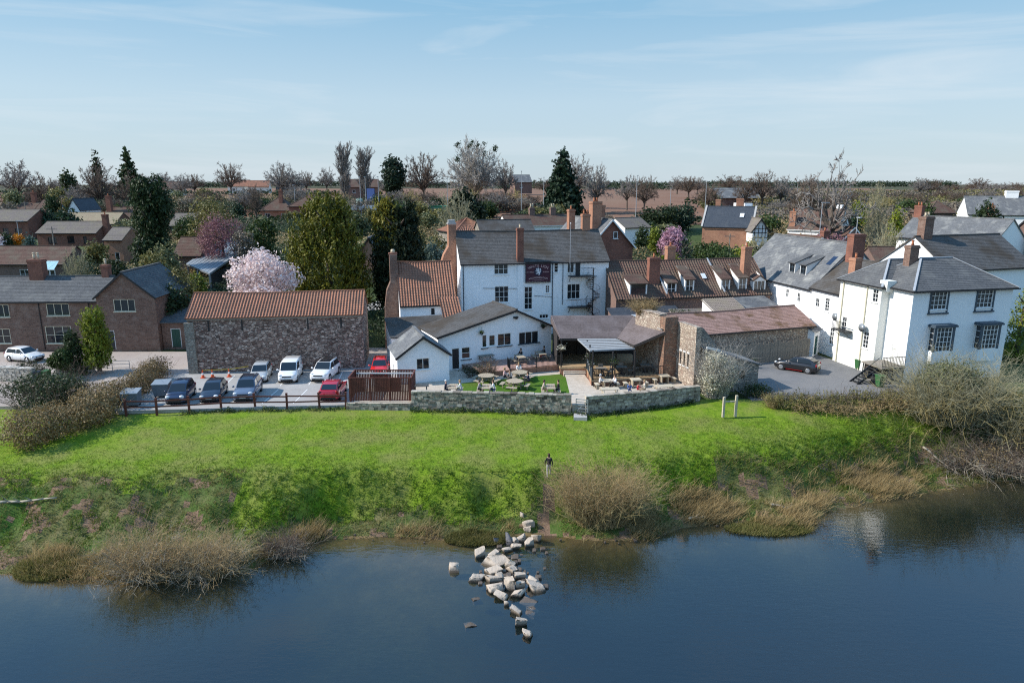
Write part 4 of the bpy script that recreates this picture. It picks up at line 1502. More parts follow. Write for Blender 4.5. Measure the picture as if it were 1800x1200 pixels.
# ---------------------------------------------------------------- brick and rubble barn by the car park
BA, BB_ = (-32.2, 66.35), (-15.3, 68.5)
barn = house('stone_barn', 'windowless brick and rubble barn with orange pantile roof behind the car park', 'barn', BA, BB_, 6.4, -.1, 5.75, 7.6, 'rubble_barn', 'pantile', over=.25, verge=.12,
             pan=.3, gauge=.36, sag=.09, gutter=None)
for u in (2.0, 5.2, 11.6, 14.9):
    MB().box(u - .07, -.03, 4.35, u + .07, -.002, 5.55).build('vent_slit', 'black_paint', barn)
MB().box(-.0, -.16, 5.50, 17.0, -.004, 5.66).build('wall_plate', 'grey_timber', barn)
MB().box(-.28, -.22, -.6, .62, -.003, 5.3).build('buttress', 'rubble_grey', barn)

# ---------------------------------------------------------------- brick house at the left edge
lh = house('brick_cottage', 'long brown brick cottage with slate roof at the left edge', 'house', (-72, 75), (-46.6, 76), 7.6, .2, 5.8, 8.05, 'brick_brown', 'slate', over=.2,
           wins=[('f', 20.81, 4.1, 2.5, 1.4, (3, 1, 'cream_paint')), ('f', 14.5, 4.0, 1.9, 1.45, (3, 1, 'cream_paint')), ('f', 20.5, .9, 2.9, 2.0, (3, 2, 'cream_paint')), ('f', 14.3, .95, 1.7, 1.7, (2, 2, 'cream_paint'))],
           chims=[(17.0, 3.6, 1.6, 1.0, 7.3, 10.1, 'brick_red', 2, 'pot_cream', .75), (24.6, 3.9, .8, .8, 7.4, 9.4, 'brick_red', 1, 'pot_cream', .7)])
for u in (18.8, 24.3):
    MB().tube((u, -.08, 0), (u, -.08, 5.5), .05).build('downpipe', 'black_paint', lh)
house('brick_cross_wing', 'brick gabled cross wing with slate roof at the end of the brown cottage', 'house', (-46.6, 75.6), (-40.2, 75.9), 9, .2, 6.3, 9.0, 'brick_brown', 'slate', roof='cross', over=.25,
      verge=.25, wins=[('f', 3.0, 4.6, 2.35, 1.4, (3, 1, 'cream_paint')), ('f', .95, .25, 1.1, 2.2, ('door', 'dark_door'))])
house('cottage_side_porch', 'small brick lean-to with a dark green door beside the cross wing', 'porch', (-40.15, 76.6), (-37.3, 76.8), 3, .2, 3.2, 4.3, 'brick_brown', 'slate', roof='mono',
      wins=[('f', 1.5, .25, 1.1, 2.2, ('door', 'green_door'))])

# ---------------------------------------------------------------- terrace row with dormers behind the yard
RA, RB_ = (12.4, 80.3), (32.3, 84.5)
row = house('dormer_terrace', 'long brown tiled terrace with white dormer windows right of the inn', 'house', RA, RB_, 9.4, .4, 5.4, 9.2, 'brick_dark', 'tile_brown', over=.3, verge=.05, pan=.34, gauge=.42,
            sag=.06, chims=[(5.4, 1.9, 1.4, .8, 5.6, 9.9, 'brick_red', 1), (9.2, 5.6, 1.1, .9, 8.6, 10.9, 'brick_orange', 1), (17.5, 1.5, .95, .95, 5.4, 11.0, 'brick_orange', 1)])
for x, y, z, w, h, run, up in ((2.9, .3, 5.5, 2.2, 1.55, 3.0, .9), (7.2, .4, 5.5, 1.25, 1.5, 2.8, 1.1), (9.6, .5, 5.6, 1.2, 1.75, 2.7, 1.3), (14.4, .5, 5.6, 1.2, 1.65, 2.7, 1.3), (16.7, .5, 5.6, 1.2, 1.75, 2.7, 1.4)):
    dormer(row, x, y, z - .4, w, h, run, up, 'white_paint', 'tile_brown', 1 if w > 1.5 else 2, 1 if w > 1.5 else 2)
dormer(row, 18.9, .3, 5.2, 1.7, 1.4, 2.8, .9, 'white_paint', 'tile_brown', 3, 1, gable=True)
for x in (6.1 + .2, 13.9):
    MB().bar((x, -.35, 5.35), (x, 4.7, 8.95), .16, .12).build('parapet', 'lead', row)
b = MB().bar((12.3, 1.9, 6.75), (12.3, 2.6, 7.27), .55, .08)
b.build('skylight', 'lamp_clear', row)
# lower things in the yard before the terrace
house('dark_yard_range', 'low dark slate range in the shade between the inn and terrace', 'outbuilding', (12.2, 75.4), (20.4, 77.2), 4.0, .2, 3.0, 4.3, 'brick_dark', 'slate_dark', roof='mono')
house('white_outhouse', 'little white outhouse with a tiled roof in the shaded yard', 'outhouse', (23.0, 75.4), (26.7, 76.4), 3.2, .2, 4.4, 5.5, 'white_wall', 'tile_grey', roof='mono', pan=.3, gauge=.36)
house('grey_roof_outhouse', 'low white shed with grey roof left of the tiled outhouse', 'outhouse', (18.9, 75.6), (22.9, 76.2), 3.0, .2, 3.6, 4.3, 'white_wall', 'tile_grey', roof='mono')
house('slate_link_range', 'low grey slate range running up to the white terrace', 'outbuilding', (26.9, 74.6), (33.2, 76.6), 7.2, .2, 3.3, 5.1, 'white_wall', 'slate_pale', roof='mono',
      chims=[])
o = house('green_door_porch', 'white lean-to porch with a green door at the foot of the white range', 'porch', (33.2, 73.2), (34.4, 74.6), 2.0, 0, 2.9, 3.6, 'white_wall', 'slate_pale', roof='mono',
          wins=[('f', .9, .05, 1.0, 2.2, ('door', 'green_door'))])

# ---------------------------------------------------------------- white villa and the ranges behind it


def vp(k, off=0.):                 # points along the villa's lit side, k metres back
    return (37.5 - .208 * k + off * .978, 63.1 + .978 * k + off * .208)


VA = vp(0)
VB = along(VA, 12, 11.2)
BG = 'blue_grey_paint'
villa = house('white_villa', 'tall white villa with hipped slate roof and blue-grey sash windows', 'house', VA, VB, 7.6, -.3, 9.0, 11.4, 'white_wall', 'slate', roof='hip', over=.3, ridgem='lead',
              wins=[('f', 2.89, 6.98, 1.80, 1.78, (4, 4)), ('f', 8.07, 6.98, 1.80, 1.78, (4, 4)), ('l', 6.2, 1.55, .95, 2.2, ('door', 'white_paint'))],
              chims=[(3.0, 4.2, 1.0, .8, 10.6, 12.7, 'brick_brown', 1)])
for u in (2.89, 8.07):
    MB().box(u - 1.15, -.16, 6.86, u + 1.15, -.005, 7.0).build('window_ledge', BG, villa)
    MB().box(u - 1.05, -.08, 7.0, u - .91, -.004, 9.1).box(u + .91, -.08, 7.0, u + 1.05, -.004, 9.1).box(u - .91, -.08, 9.07, u + .91, -.004, 9.2).build('window_surround', BG, villa)
for u in (3.33, 8.55):
    bay = MB().box(-1.15, -.75, 1.9, 1.15, -.004, 3.05).build('bay_window', 'white_wall', villa, False, (u, 0, .3))
    window(bay, (0, -.76, 3.05), 0, 1.7, 2.35, 4, 5, 'white_paint', False)
    window(bay, (-1.12, -.36, 3.05), -math.pi / 2, .62, 2.35, 1, 4, 'white_paint', False)
    window(bay, (1.12, -.36, 3.05), math.pi / 2, .62, 2.35, 1, 4, 'white_paint', False)
    MB().box(-1.15, -.75, 3.05, -.87, -.64, 5.4).build('bay_post', BG, bay)
    MB().box(.87, -.75, 3.05, 1.15, -.64, 5.4).build('bay_post', BG, bay)
    MB().box(-1.28, -.92, 5.4, 1.28, -.004, 5.56).box(-1.2, -.85, 5.56, 1.2, -.004, 5.64).build('bay_roof', BG, bay)
# rear block of the villa, standing a little proud
rearA = vp(3.0, -.9)
rearB = along(rearA, 12, 8.5)
rear = house('villa_rear_block', 'rear block of the white villa with its own hipped slate roof', 'house', rearA, rearB, 6.0, -.3, 8.95, 11.1, 'cream_wall', 'slate', roof='hip', over=.25, ridgem='lead',
             wins=[('l', 5.2, 7.2, .8, 1.3, (2, 3)), ('l', 1.2, 3.4, .7, 1.6, (2, 3)), ('l', 4.6, 2.4, .8, 1.7, (2, 4))])
for y in (1.9, 5.4):
    MB().tube((-.09, y, 0), (-.09, y, 9.0), .06).build('downpipe', 'cream_paint', rear)
MB().box(.15, -.45, 8.7, 1.15, .55, 9.75).build('parapet_box', 'cream_wall', rear)
# lit ranges running back from the villa
m2 = house('white_rear_range', 'sunlit white range with slate roof running back from the villa', 'house', vp(15.0), vp(8.9), 8.5, -.2, 7.1, 10.3, 'white_wall', 'slate_old', over=.2,
           wins=[('f', 1.3, 5.0, .7, 1.0, (2, 2)), ('f', 3.0, 4.8, .75, 1.5, (2, 4)), ('f', 4.3, 1.3, .7, 1.9, (2, 4)), ('f', 5.2, 1.3, .7, 1.9, (2, 4))],
           chims=[(5.9, .7, 1.0, .8, 6.4, 11.0, 'brick_orange', 1), (1.0, 4.4, 1.1, 1.5, 9.5, 13.1, 'brick_red', 0)])
m3 = house('white_far_range', 'pale slate roofed white range with two dormers beyond the lit range', 'house', vp(31), vp(15.05), 10.4, .2, 6.9, 11.9, 'white_wall', 'slate_pale', over=.2,
           wins=[('f', 11.5, 5.2, .6, 1.0, (2, 2)), ('f', 13.8, 5.0, .6, 1.1, (2, 2))])
for x in (10.4, 12.6):
    dormer(m3, x, 1.1, 7.7 - .2, 1.2, 1.6, 2.3, 1.0, 'white_paint', 'slate', 2, 3, BG)
MB().bar((15.0, 2.6, 9.25), (15.0, 3.6, 10.2), .8, .08).build('skylight', 'solar', m3)

# dishes, bins and the stair at the villa side
def dish(x, y, z, rz, label):
    d = thing('satellite_dish', label, 'satellite dish', (x, y, z), rz, 'satellite dishes')
    MB().tube((0, 0, 0), (0, -.12, 0), .36, .42, 18).build('dish', 'galvanised', d, True)
    MB().bar((0, -.1, -.3), (0, -.55, -.05), .03, .03).build('arm', 'dark_metal', d)
    MB().bar((0, 0, 0), (0, .3, -.1), .04, .04).build('bracket', 'dark_metal', d)


p = vp(4.6, -1.25)
dish(p[0], p[1], 4.5, R(-70), 'grey satellite dish on the villa rear block')
p = vp(9.9, -.35)
dish(p[0], p[1], 4.6, R(-70), 'grey satellite dish on the white rear range')

ES = thing('external_stair', 'raised iron landing with steps at the villa side door', 'staircase', (VA[0], VA[1], -.02), R(12))
MB().box(-2.6, -.2, 1.5, -.02, 2.6, 1.62).build('landing', 'grey_timber', ES)
for x, y in ((-2.5, -.1), (-1.3, -.1), (-.15, -.1), (-2.5, 2.4)):
    MB().box(x - .04, y - .04, 0, x + .04, y + .04, 1.5).build('post', 'dark_metal', ES)
railing(ES, [(-.1, -.15), (-2.55, -.15)], 1.0, 'dark_metal', 1.62, .16)
for i in range(7):
    MB().box(-2.9 - i * .27, .3, 1.3 - i * .2, -2.62 - i * .27, 1.3, 1.36 - i * .2).build('tread', 'dark_metal', ES)
MB().bar((-2.6, .27, 1.45), (-4.7, .27, 0), .05, .2).bar((-2.6, 1.33, 1.45), (-4.7, 1.33, 0), .05, .2).build('stringer', 'dark_metal', ES)
MB().bar((-2.6, .27, 2.5), (-4.7, .27, 1.0), .04, .05).tube((-4.6, .27, 0), (-4.6, .27, 1.05), .025).tube((-3.6, .27, .7), (-3.6, .27, 1.8), .02).build('handrail', 'dark_metal', ES)
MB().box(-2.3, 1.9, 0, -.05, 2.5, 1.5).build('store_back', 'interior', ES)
BL = thing('iron_balcony', 'small iron balcony high on the villa rear block', 'balcony', (rearA[0], rearA[1], -.3), R(12))
MB().box(-1.0, 3.4, 3.9, -.02, 5.4, 4.0).build('floor', 'dark_metal', BL)
railing(BL, [(-.97, 3.45), (-.97, 5.35)], .9, 'dark_metal', 4.0, .18)
MB().bar((-.05, 3.6, 3.2), (-.9, 3.6, 3.9), .05, .05).bar((-.05, 5.2, 3.2), (-.9, 5.2, 3.9), .05, .05).build('bracket', 'dark_metal', BL)

# ---------------------------------------------------------------- streets behind
house('white_slate_house', 'long white house with wide slate roof behind the villa', 'house', (61.74, 110.44, 10.5)[:2], (68.91, 98.21, 10.5)[:2], 9, 5, 10.5, 13.6, 'white_wall', 'slate_pale', over=.3,
      wins=[('f', 4.2, 7.6, 1.1, 1.3, (2, 2)), ('f', 11.5, 7.6, 1.1, 1.3, (2, 2)), ('r', 3.0, 8.4, .9, 1.0, (1, 2)), ('r', 5.2, 6.6, 1.2, 2.4, (2, 4))],
      chims=[(.5, 4.5, 1.2, .9, 12.6, 15.3, 'brick_red', 2)])
house('brick_gable_annexe', 'dark brick gabled annexe with white windows at the right edge', 'house', (75.54, 106.2, 9.5)[:2], (77.36, 100.34, 9.5)[:2], 8, 5, 10.0, 13.2, 'brick_dark', 'slate_pale', roof='cross', over=.25,
      wins=[('f', 1.3, 8.4, .7, 1.1, (1, 2)), ('f', 3.2, 7.4, 1.1, 2.1, (2, 4)), ('f', 5.2, 8.4, .7, 1.1, (1, 2))])
house('grey_roof_house', 'broad grey-brown slate roof directly behind the white villa', 'house', (48.61, 76, 8.33)[:2], (61.08, 80, 7.79)[:2], 9.5, .5, 9.3, 12.6, 'white_wall', 'slate_old', over=.3,
      chims=[(1.3, 4.7, 1.3, 1.0, 12.0, 14.9, 'brick_brown', 2, 'pot_cream', .5)])
house('far_white_house', 'far white house with grey roof at the top right edge', 'house', (101.9, 155, 12.31)[:2], (115.64, 150, 12.14)[:2], 10, 7, 12.2, 16.0, 'white_wall', 'slate_pale', over=.3,
      chims=[(9, 5, 2.4, 1.2, 15.4, 17.2, 'white_wall', 0), (2.6, -6.0, 1.2, 1.0, 9, 14.2, 'brick_orange', 2)])
house('brick_gable_house', 'red brick gabled house with white bargeboards behind the inn', 'house', (10.7, 96.8), (17.6, 100.0), 11, 2, 9.9, 13.7, 'brick_red', 'slate_pale', roof='cross', over=.35, verge=.35,
      gutter='white_paint', wins=[('f', 4.5, 11.0, .7, 1.0, (1, 1))], chims=[(.6, 6.0, 1.0, .7, 11, 15.0, 'brick_orange', 1), (2.3, 2.0, 1.5, 1.0, 11.8, 16.2, 'brick_orange', 2), (4.9, 4.5, .9, .7, 12.5, 15.6, 'brick_orange', 1)])
house('orange_tile_house', 'weathered orange tiled house just beyond the inn ridge', 'house', (-8.83, 106, 11.51)[:2], (-2.88, 109, 11.32)[:2], 7, 4, 11.4, 13.3, 'rubble_grey', 'pantile', roof='hip', over=.2, pan=.4, gauge=.45)
house('grey_tile_house', 'grey slate roof beside the orange tiled house', 'house', (-4.59, 103, 11.63)[:2], (3.46, 105, 11.49)[:2], 6, 4, 11.5, 13.2, 'rubble_grey', 'slate_old', over=.2)
house('white_terrace', 'white terrace with red-brown roof and twin chimney stacks behind the inn', 'house', (-0.78, 135, 10.81)[:2], (12.35, 139, 10.58)[:2], 8, 5.5, 10.7, 12.6, 'white_wall', 'tile_brown', over=.25,
      gutter='white_paint', wins=[('f', 7.2, 8.6, .9, 1.2, (2, 1)), ('f', 11.0, 8.8, 1.0, 1.1, (2, 1))],
      chims=[(6.2, 4, 1.1, .8, 12.0, 14.0, 'brick_dark', 2, 'pot_cream', .8), (10.7, 4, 1.1, .8, 12.0, 14.0, 'brick_dark', 2, 'pot_cream', .8)])
house('white_bungalow', 'low white bungalow with brown roof right of the brick gable', 'house', (22.93, 140, 10.41)[:2], (28.6, 143, 10.24)[:2], 7, 6, 10.1, 11.8, 'white_wall', 'tile_grey', over=.3)
chapel = house('brick_schoolhouse', 'brick schoolhouse with steep dark slate roof and white coping', 'house', (38.3, 139), (46.9, 135.0), 9, 6, 10.4, 14.2, 'brick_orange', 'slate_dark', over=.2, verge=.0,
               wins=[('l', 2.3, 7.2, 1.0, 2.3, (1, 2)), ('l', 6.6, 7.2, 1.0, 2.3, (1, 2)), ('l', 4.5, 7.0, 1.2, 2.4, ('door', 'dark_door')), ('l', 4.5, 11.3, .6, 1.5, (1, 1))],
               chims=[(1.9, 6.2, 1.0, .9, 12.5, 15.6, 'brick_orange', 0), (6.2, 6.2, 1.4, .9, 12.5, 15.8, 'brick_orange', 0)])
MB().bar((-.1, -.2, 4.35), (-.1, 4.5, 8.35), .35, .22).bar((9.55, -.2, 4.35), (9.55, 4.5, 8.35), .35, .22).build('coping', 'concrete', chapel)
MB().bar((7.2, 1.9, 6.25), (7.2, 2.7, 6.95), .8, .1).build('skylight', 'lamp_clear', chapel)
house('slate_hip_cottage', 'small white cottage with hipped slate roof behind the schoolhouse', 'house', (49.29, 150, 11.05)[:2], (52.5, 150, 11.05)[:2], 6, 7.5, 11.3, 13.4, 'white_wall', 'slate', roof='hip')
ht = house('half_timbered_house', 'black and white half timbered gable beyond the schoolhouse', 'house', (46.06, 132, 10.88)[:2], (48.89, 132, 10.88)[:2], 10, 6, 10.2, 12.2, 'white_wall', 'tile_grey', roof='cross', over=.4, verge=.35)
for x in (.4, 1.1, 1.8, 2.4):
    MB().box(x - .06, -.04, 2.6, x + .06, -.004, 5.0).build('timber', 'black_paint', ht)
for z in (2.6, 3.5, 4.3):
    MB().box(.05, -.06, z, 2.75, -.042, z + .12).build('timber', 'black_paint', ht)
house('brown_roof_house', 'white gabled house with broad brown tiled roof beyond the slate ranges', 'house', (55.13, 138, 10.08)[:2], (62.0, 132, 10.12)[:2], 9, 5.5, 10.1, 13.8, 'white_wall', 'tile_brown', over=.3, gutter='white_paint',
      chims=[(.6, .8, 1.2, 1.0, 10, 13.4, 'brick_orange', 1), (7, 7.5, 1.5, 1.0, 12.0, 14.6, 'white_wall', 0)])
house('brown_bungalow', 'low brown tiled bungalow in front of the white gabled house', 'house', (45.04, 118, 9.66)[:2], (49.72, 112, 9.84)[:2], 8, 4, 7.9, 10.1, 'brick_orange', 'tile_brown', over=.3, gutter='white_paint')
house('orange_brick_gable', 'orange brick gable with white bargeboard near the tall bare tree', 'house', (46.69, 108, 10.23)[:2], (51.0, 109, 10.07)[:2], 7, 3.5, 8.0, 10.4, 'brick_orange', 'tile_brown', roof='cross', over=.25, gutter='white_paint',
      chims=[(3.4, 1.0, 1.0, 1.0, 8.5, 11.4, 'brick_red', 1)])
house('dark_gable_house', 'dark brick house with white bargeboards under the bare tree', 'house', (57.67, 120, 9.81)[:2], (61.85, 121, 9.73)[:2], 7, 4.5, 9.2, 11.3, 'brick_dark', 'tile_brown', roof='cross', over=.3, gutter='white_paint')
house('red_roof_cottage', 'dark red tiled cottage left of the wide slate roof', 'house', (52.44, 98, 9.39)[:2], (56.1, 98, 9.39)[:2], 6, 3, 7.6, 9.6, 'brick_dark', 'tile_brown', over=.3)
house('brown_hip_house', 'brown hipped roof showing over the wide slate roof', 'house', (101.99, 170, 11.85)[:2], (108.67, 170, 11.85)[:2], 8, 7, 11.9, 14.6, 'brick_dark', 'tile_brown', roof='hip')
house('farm_shed', 'pale long farm shed roof beyond the village trees', 'shed', (69.57, 235, 11.57)[:2], (85.52, 235, 11.57)[:2], 12, 9, 14.3, 16.8, 'brick_dark', 'slate_pale', over=.4, gauge=.6, group='farm sheds')
house('farm_shed', 'second farm shed roof rising behind the pale long one', 'shed', (76.56, 262, 12.87)[:2], (93.24, 262, 12.87)[:2], 12, 10, 15.0, 17.3, 'brick_dark', 'slate_pale', over=.4, gauge=.6, group='farm sheds')

# village on the left
LV = [
    ('bungalow', 'red brick bungalow with brown roof and small gabled bay', 'house', (-96.54, 140, 9.04), (-84.5, 140, 9.27), 8, 6.3, 2.0, 'brick_red', 'tile_grey',
     [('f', 3.0, 6.9, 1.7, 1.3, (3, 1, 'black_paint')), ('f', 6.8, 7.0, 1.4, 1.4, (2, 1, 'black_paint')), ('f', 9.7, 6.9, .7, 1.4, (1, 1, 'black_paint'))], [(12.6, 3.0, 1.0, .9, 8, 12.6, 'brick_red', 1)]),
    ('tan_roof_house', 'brick house with long tan tiled roof behind the brown bungalow', 'house', (-102.91, 158, 9.89), (-90.83, 158, 9.89), 8, 7.6, 2.3, 'brick_red', 'tile_tan', [], []),
    ('brick_house', 'two storey brick house with grey roof and gabled dormer at the left edge', 'house', (-114.62, 150, 10.93), (-105.01, 150, 10.93), 9, 6.8, 2.2, 'brick_red', 'tile_grey',
     [('f', 7.4, 8.0, 1.5, 1.3, (2, 1, 'black_paint')), ('f', 4.6, 8.0, 1.2, 1.3, (2, 1, 'black_paint'))], []),
    ('brick_house', 'brick house with low brown gable in the upper left corner village', 'house', (-141.65, 190, 11.37), (-131.38, 190, 11.37), 8, 9, 2.4, 'brick_red', 'tile_brown', [], [(8.7, 4, 1.1, .9, 11, 16.5, 'brick_red', 1)]),
    ('brick_house', 'dark brick house with hipped porch before the solar roof', 'house', (-124.88, 182, 12.11), (-118.33, 182, 12.11), 8, 8.6, 2.5, 'brick_dark', 'tile_brown', [('f', 3, 9.2, 1.2, 1.2, (2, 1, 'black_paint'))], []),
    ('pantile_bungalow', 'long brown pantiled bungalow behind the cottage chimneys', 'house', (-85.23, 110, 6.17), (-72.4, 110, 6.17), 8, 3.4, 2.4, 'brick_dark', 'tile_brown', [('f', 6.5, 3.6, 1.6, 1.6, (2, 2))], []),
    ('brick_garage', 'brick garage with grey ribbed tile roof beside the tall conifer', 'garage', (-72.41, 122, 9.06), (-69.19, 122, 9.06), 7, 4.5, 1.9, 'brick_orange', 'tile_grey', [('f', 2.1, 5.4, .8, 1.4, (1, 1))], []),
    ('brick_house', 'dark brick gable and chimney left of the tall conifer top', 'house', (-98.23, 165, 9.64), (-91.44, 165, 9.64), 9, 7.8, 3.6, 'brick_dark', 'tile_brown', [], [(1.0, 3, 1.1, .9, 11, 16, 'brick_red', 1)]),
    ('brick_house', 'grey roofed brick house right of the tall conifer', 'house', (-74.43, 150, 9.96), (-69.62, 150, 9.96), 8, 6.8, 2.4, 'brick_red', 'tile_grey', [], []),
    ('dark_garage', 'dark tiled garage in the shade of the pink tree', 'garage', (-55.37, 112, 7.34), (-50.99, 112, 7.34), 7, 3.4, 2.6, 'brick_dark', 'tile_brown', [], []),
    ('hip_roof_house', 'buff house with brown hipped roof and tall chimney in the middle distance', 'house', (-68.92, 190, 11.83), (-60.36, 190, 11.83), 8, 9, 3.3, 'brick_orange', 'tile_brown',
     [('f', 2.0, 9.7, 1.4, 1.2, (2, 1)), ('f', 6.4, 9.7, 1.4, 1.2, (2, 1))], [(5.2, 2.4, .9, .9, 12.5, 17.0, 'brick_red', 1)]),
    ('hip_roof_house', 'second brown hipped roof house half hidden by the golden cypress', 'house', (-59.63, 186, 13.01), (-50.8, 186, 13.01), 9, 9, 3.0, 'brick_red', 'tile_brown', [], []),
]
for nm, lab, ca, a, c, D_, z0_, rise, wm_, rm_, wn_, ch_ in LV:
    house(nm, lab, ca, a[:2], c[:2], D_, z0_ - .6, a[2], a[2] + rise, wm_, rm_, roof='hip' if 'hip' in nm else 'gable', over=.3, gauge=.36, wins=wn_, chims=ch_)
house('solar_gable_house', 'white gabled house with dark solar roof on the left', 'house', (-115.02, 180, 11.74)[:2], (-111.93, 180, 11.74)[:2], 9, 8.6, 12.3, 15.0, 'white_wall', 'slate_dark', roof='cross', over=.25,
      wins=[('f', 1.0, 9.8, .7, 1.8, (1, 1)), ('f', 2.3, 9.8, .7, 1.8, (1, 1))])
house('solar_wing', 'white wall and solar covered roof left of the white gable', 'house', (-117.72, 181, 11.85)[:2], (-115.49, 181, 11.85)[:2], 8, 8.6, 12.3, 15.0, 'white_wall', 'solar', over=.2)
# conservatory
cs = thing('conservatory', 'white conservatory with turquoise glass roof behind the cottage', 'conservatory', ((-73.92, 104, 6.24)[0], 104, 3.2))
MB().box(0, 0, 0, 4.1, .1, 1.2).build('dwarf_wall', 'white_paint', cs)
for i in range(5):
    window(cs, (.42 + i * .82, 0, 1.2), 0, .78, 1.5, 1, 2)
for i in range(4):
    MB().poly([(i * 1.02 + .02, -.1, 2.7), (i * 1.02 + 1.0, -.1, 2.7), (min(i * 1.02 + 1.0, 3.2), 2.6, 3.7), (min(i * 1.02 + .02, 3.1), 2.6, 3.7)]).build('roof_pane', 'conservatory_roof', cs)
MB().bar((0, -.1, 2.68), (4.1, -.1, 2.68), .1, .1).bar((0, 2.6, 3.72), (3.2, 2.6, 3.72), .1, .1).build('frame', 'white_paint', cs)
# modern grey shed behind the barn
gs = thing('grey_metal_shed', 'modern open-sided shed with a grey metal roof behind the blossoming tree', 'shed', (-44.0, 99.0, 2.0), 0)
rb = MB()
slope(rb, V(-7.8, 9.5, 4.3), V(.2, -.5, 4.0), V(-2.6, 26, 6.6), V(-9.6, 29, 6.9), gauge=40, thick=.25)
rb.build('roof', 'galvanised', gs)
for i in range(1, 9):
    t = i / 9
    p = V(-7.8, 9.5, 4.3) * (1 - t) + V(.2, -.5, 4.0) * t
    q = V(-9.6, 29, 6.9) * (1 - t) + V(-2.6, 26, 6.6) * t
    MB().bar(p + V(0, 0, .03), q + V(0, 0, .03), .08, .06).build('roof_seam', 'galvanised', gs)
for p in ((.0, .0), (-3.8, 4.6), (-7.4, 9.2)):
    MB().box(p[0] - .12, p[1] - .12, -1, p[0] + .12, p[1] + .12, 3.85).build('post', 'galvanised', gs)
b = MB()
wallface(b, (-8.9, 28), (1, 0), 6.5, -1, 6.3, [])
b.build('back_wall', 'dark_timber', gs)
b = MB()
wallface(b, (.0, .0), unit(np.array([-2.6, 26.])), 26, -1, 3.9, [])
b.build('side_wall', 'dark_timber', gs)
# small roof among the dark conifers
house('hidden_cottage', 'orange walled cottage glimpsed between the two big conifers', 'house', (-23.87, 108, 11.29)[:2], (-21.2, 108, 11.29)[:2], 6, 3, 8.4, 10.4, 'brick_orange', 'slate_pale', roof='cross')
# houses on the hill
HH = [(300, 336, 329, 330, 'tile_brown', 'cream hill house with red roof at the left skyline'), (418, 452, 325, 380, 'pantile', 'red roofed hill house left of the round oak'),
      (452, 486, 326, 380, 'pantile', 'red roofed hill house under the round oak'), (500, 530, 330, 330, 'slate_dark', 'dark roofed barn on the hill right of the oak'),
      (620, 672, 326, 300, 'tile_brown', 'brown brick hill house right of the twin poplars'), (905, 934, 318, 320, 'canopy_green', 'pale hill house with greenish roof beside the big dome tree'),
      (258, 292, 322, 360, 'slate_pale', 'white gabled house on the left hill above the conifer')]
for a, c, yy, Y_, rm_, lab in HH:
    k = lambda px: (px - 900) / 1200 * Y_ * 1.012
    zz = 18.5 + Y_ * (325 - yy) / 1200
    house('hill_house', lab, 'house', (k(a), Y_), (k(c), Y_ + 2), 9, zz - 5.0, zz - .5, zz + 2.6, 'cream_wall' if a < 600 else 'brick_dark', rm_ if rm_ != 'canopy_green' else 'slate_pale', over=.4, gauge=.8,
          wins=[('f', 3, zz - 3.2, 1.3, 1.3, (2, 1))], group='houses on the hill')

# ================================================================ WALLS, FENCES, GATES


def stone_wall(name, label, pts, zb, zt, th, mat, cap=True, seed=1, rowh=(.12, .26), lenr=(.16, .48), zbs=None):
    """rubble wall: core, every stone of both faces, and coping stones"""
    rng = random.Random(seed)
    t_ = thing(name, label, 'stone wall', (pts[0][0], pts[0][1], 0))
    core, st, cp = MB(), MB(), MB()
    ox, oy = pts[0]
    for a, c in zip(pts, pts[1:]):
        a, c = Vector((a[0] - ox, a[1] - oy, 0)), Vector((c[0] - ox, c[1] - oy, 0))
        d = (c - a)
        L_ = d.length
        d.normalize()
        n_ = Vector((d.y, -d.x, 0))

        def blk(mb, u0, u1, w0, w1, z0, z1):
            q = [a + d * u0 + n_ * w0, a + d * u1 + n_ * w0, a + d * u1 + n_ * w1, a + d * u0 + n_ * w1]
            mb.prism([(p.x, p.y) for p in q][::-1], z0, z1)
        blk(core, 0, L_, -th / 2 + .04, th / 2 - .04, zb - .6, zt - .03)
        for side in (1, -1):
            z = zb - .15
            while z < zt - .06:
                h = min(rng.uniform(*rowh), zt - z)
                u = -rng.uniform(0, .2)
                while u < L_:
                    l = rng.uniform(*lenr)
                    pr = th / 2 + rng.uniform(-.03, .06)
                    dz = rng.uniform(-.02, .02)
                    u0, u1 = max(u, 0) + .008, min(u + l - .012, L_)
                    if u1 - u0 > .05:
                        w = sorted((side * pr, side * (th / 2 - .05)))
                        blk(st, u0, u1, w[0], w[1], z + .006 + dz, z + h - .008 + dz)
                    u += l
                z += h
        u = 0
        while u < L_ and cap:
            l = rng.uniform(.3, .7)
            h = rng.uniform(.06, .12)
            blk(cp, u + .006, min(u + l - .01, L_), -th / 2 - .05, th / 2 + .05 + rng.uniform(-.02, .02), zt + .003, zt + h)
            u += l
    core.build('core', mat, t_)
    tag(st.build('stonework', mat, t_), kind='stuff')
    if cp.v:
        tag(cp.build('coping_stones', mat, t_), kind='stuff')
    return t_


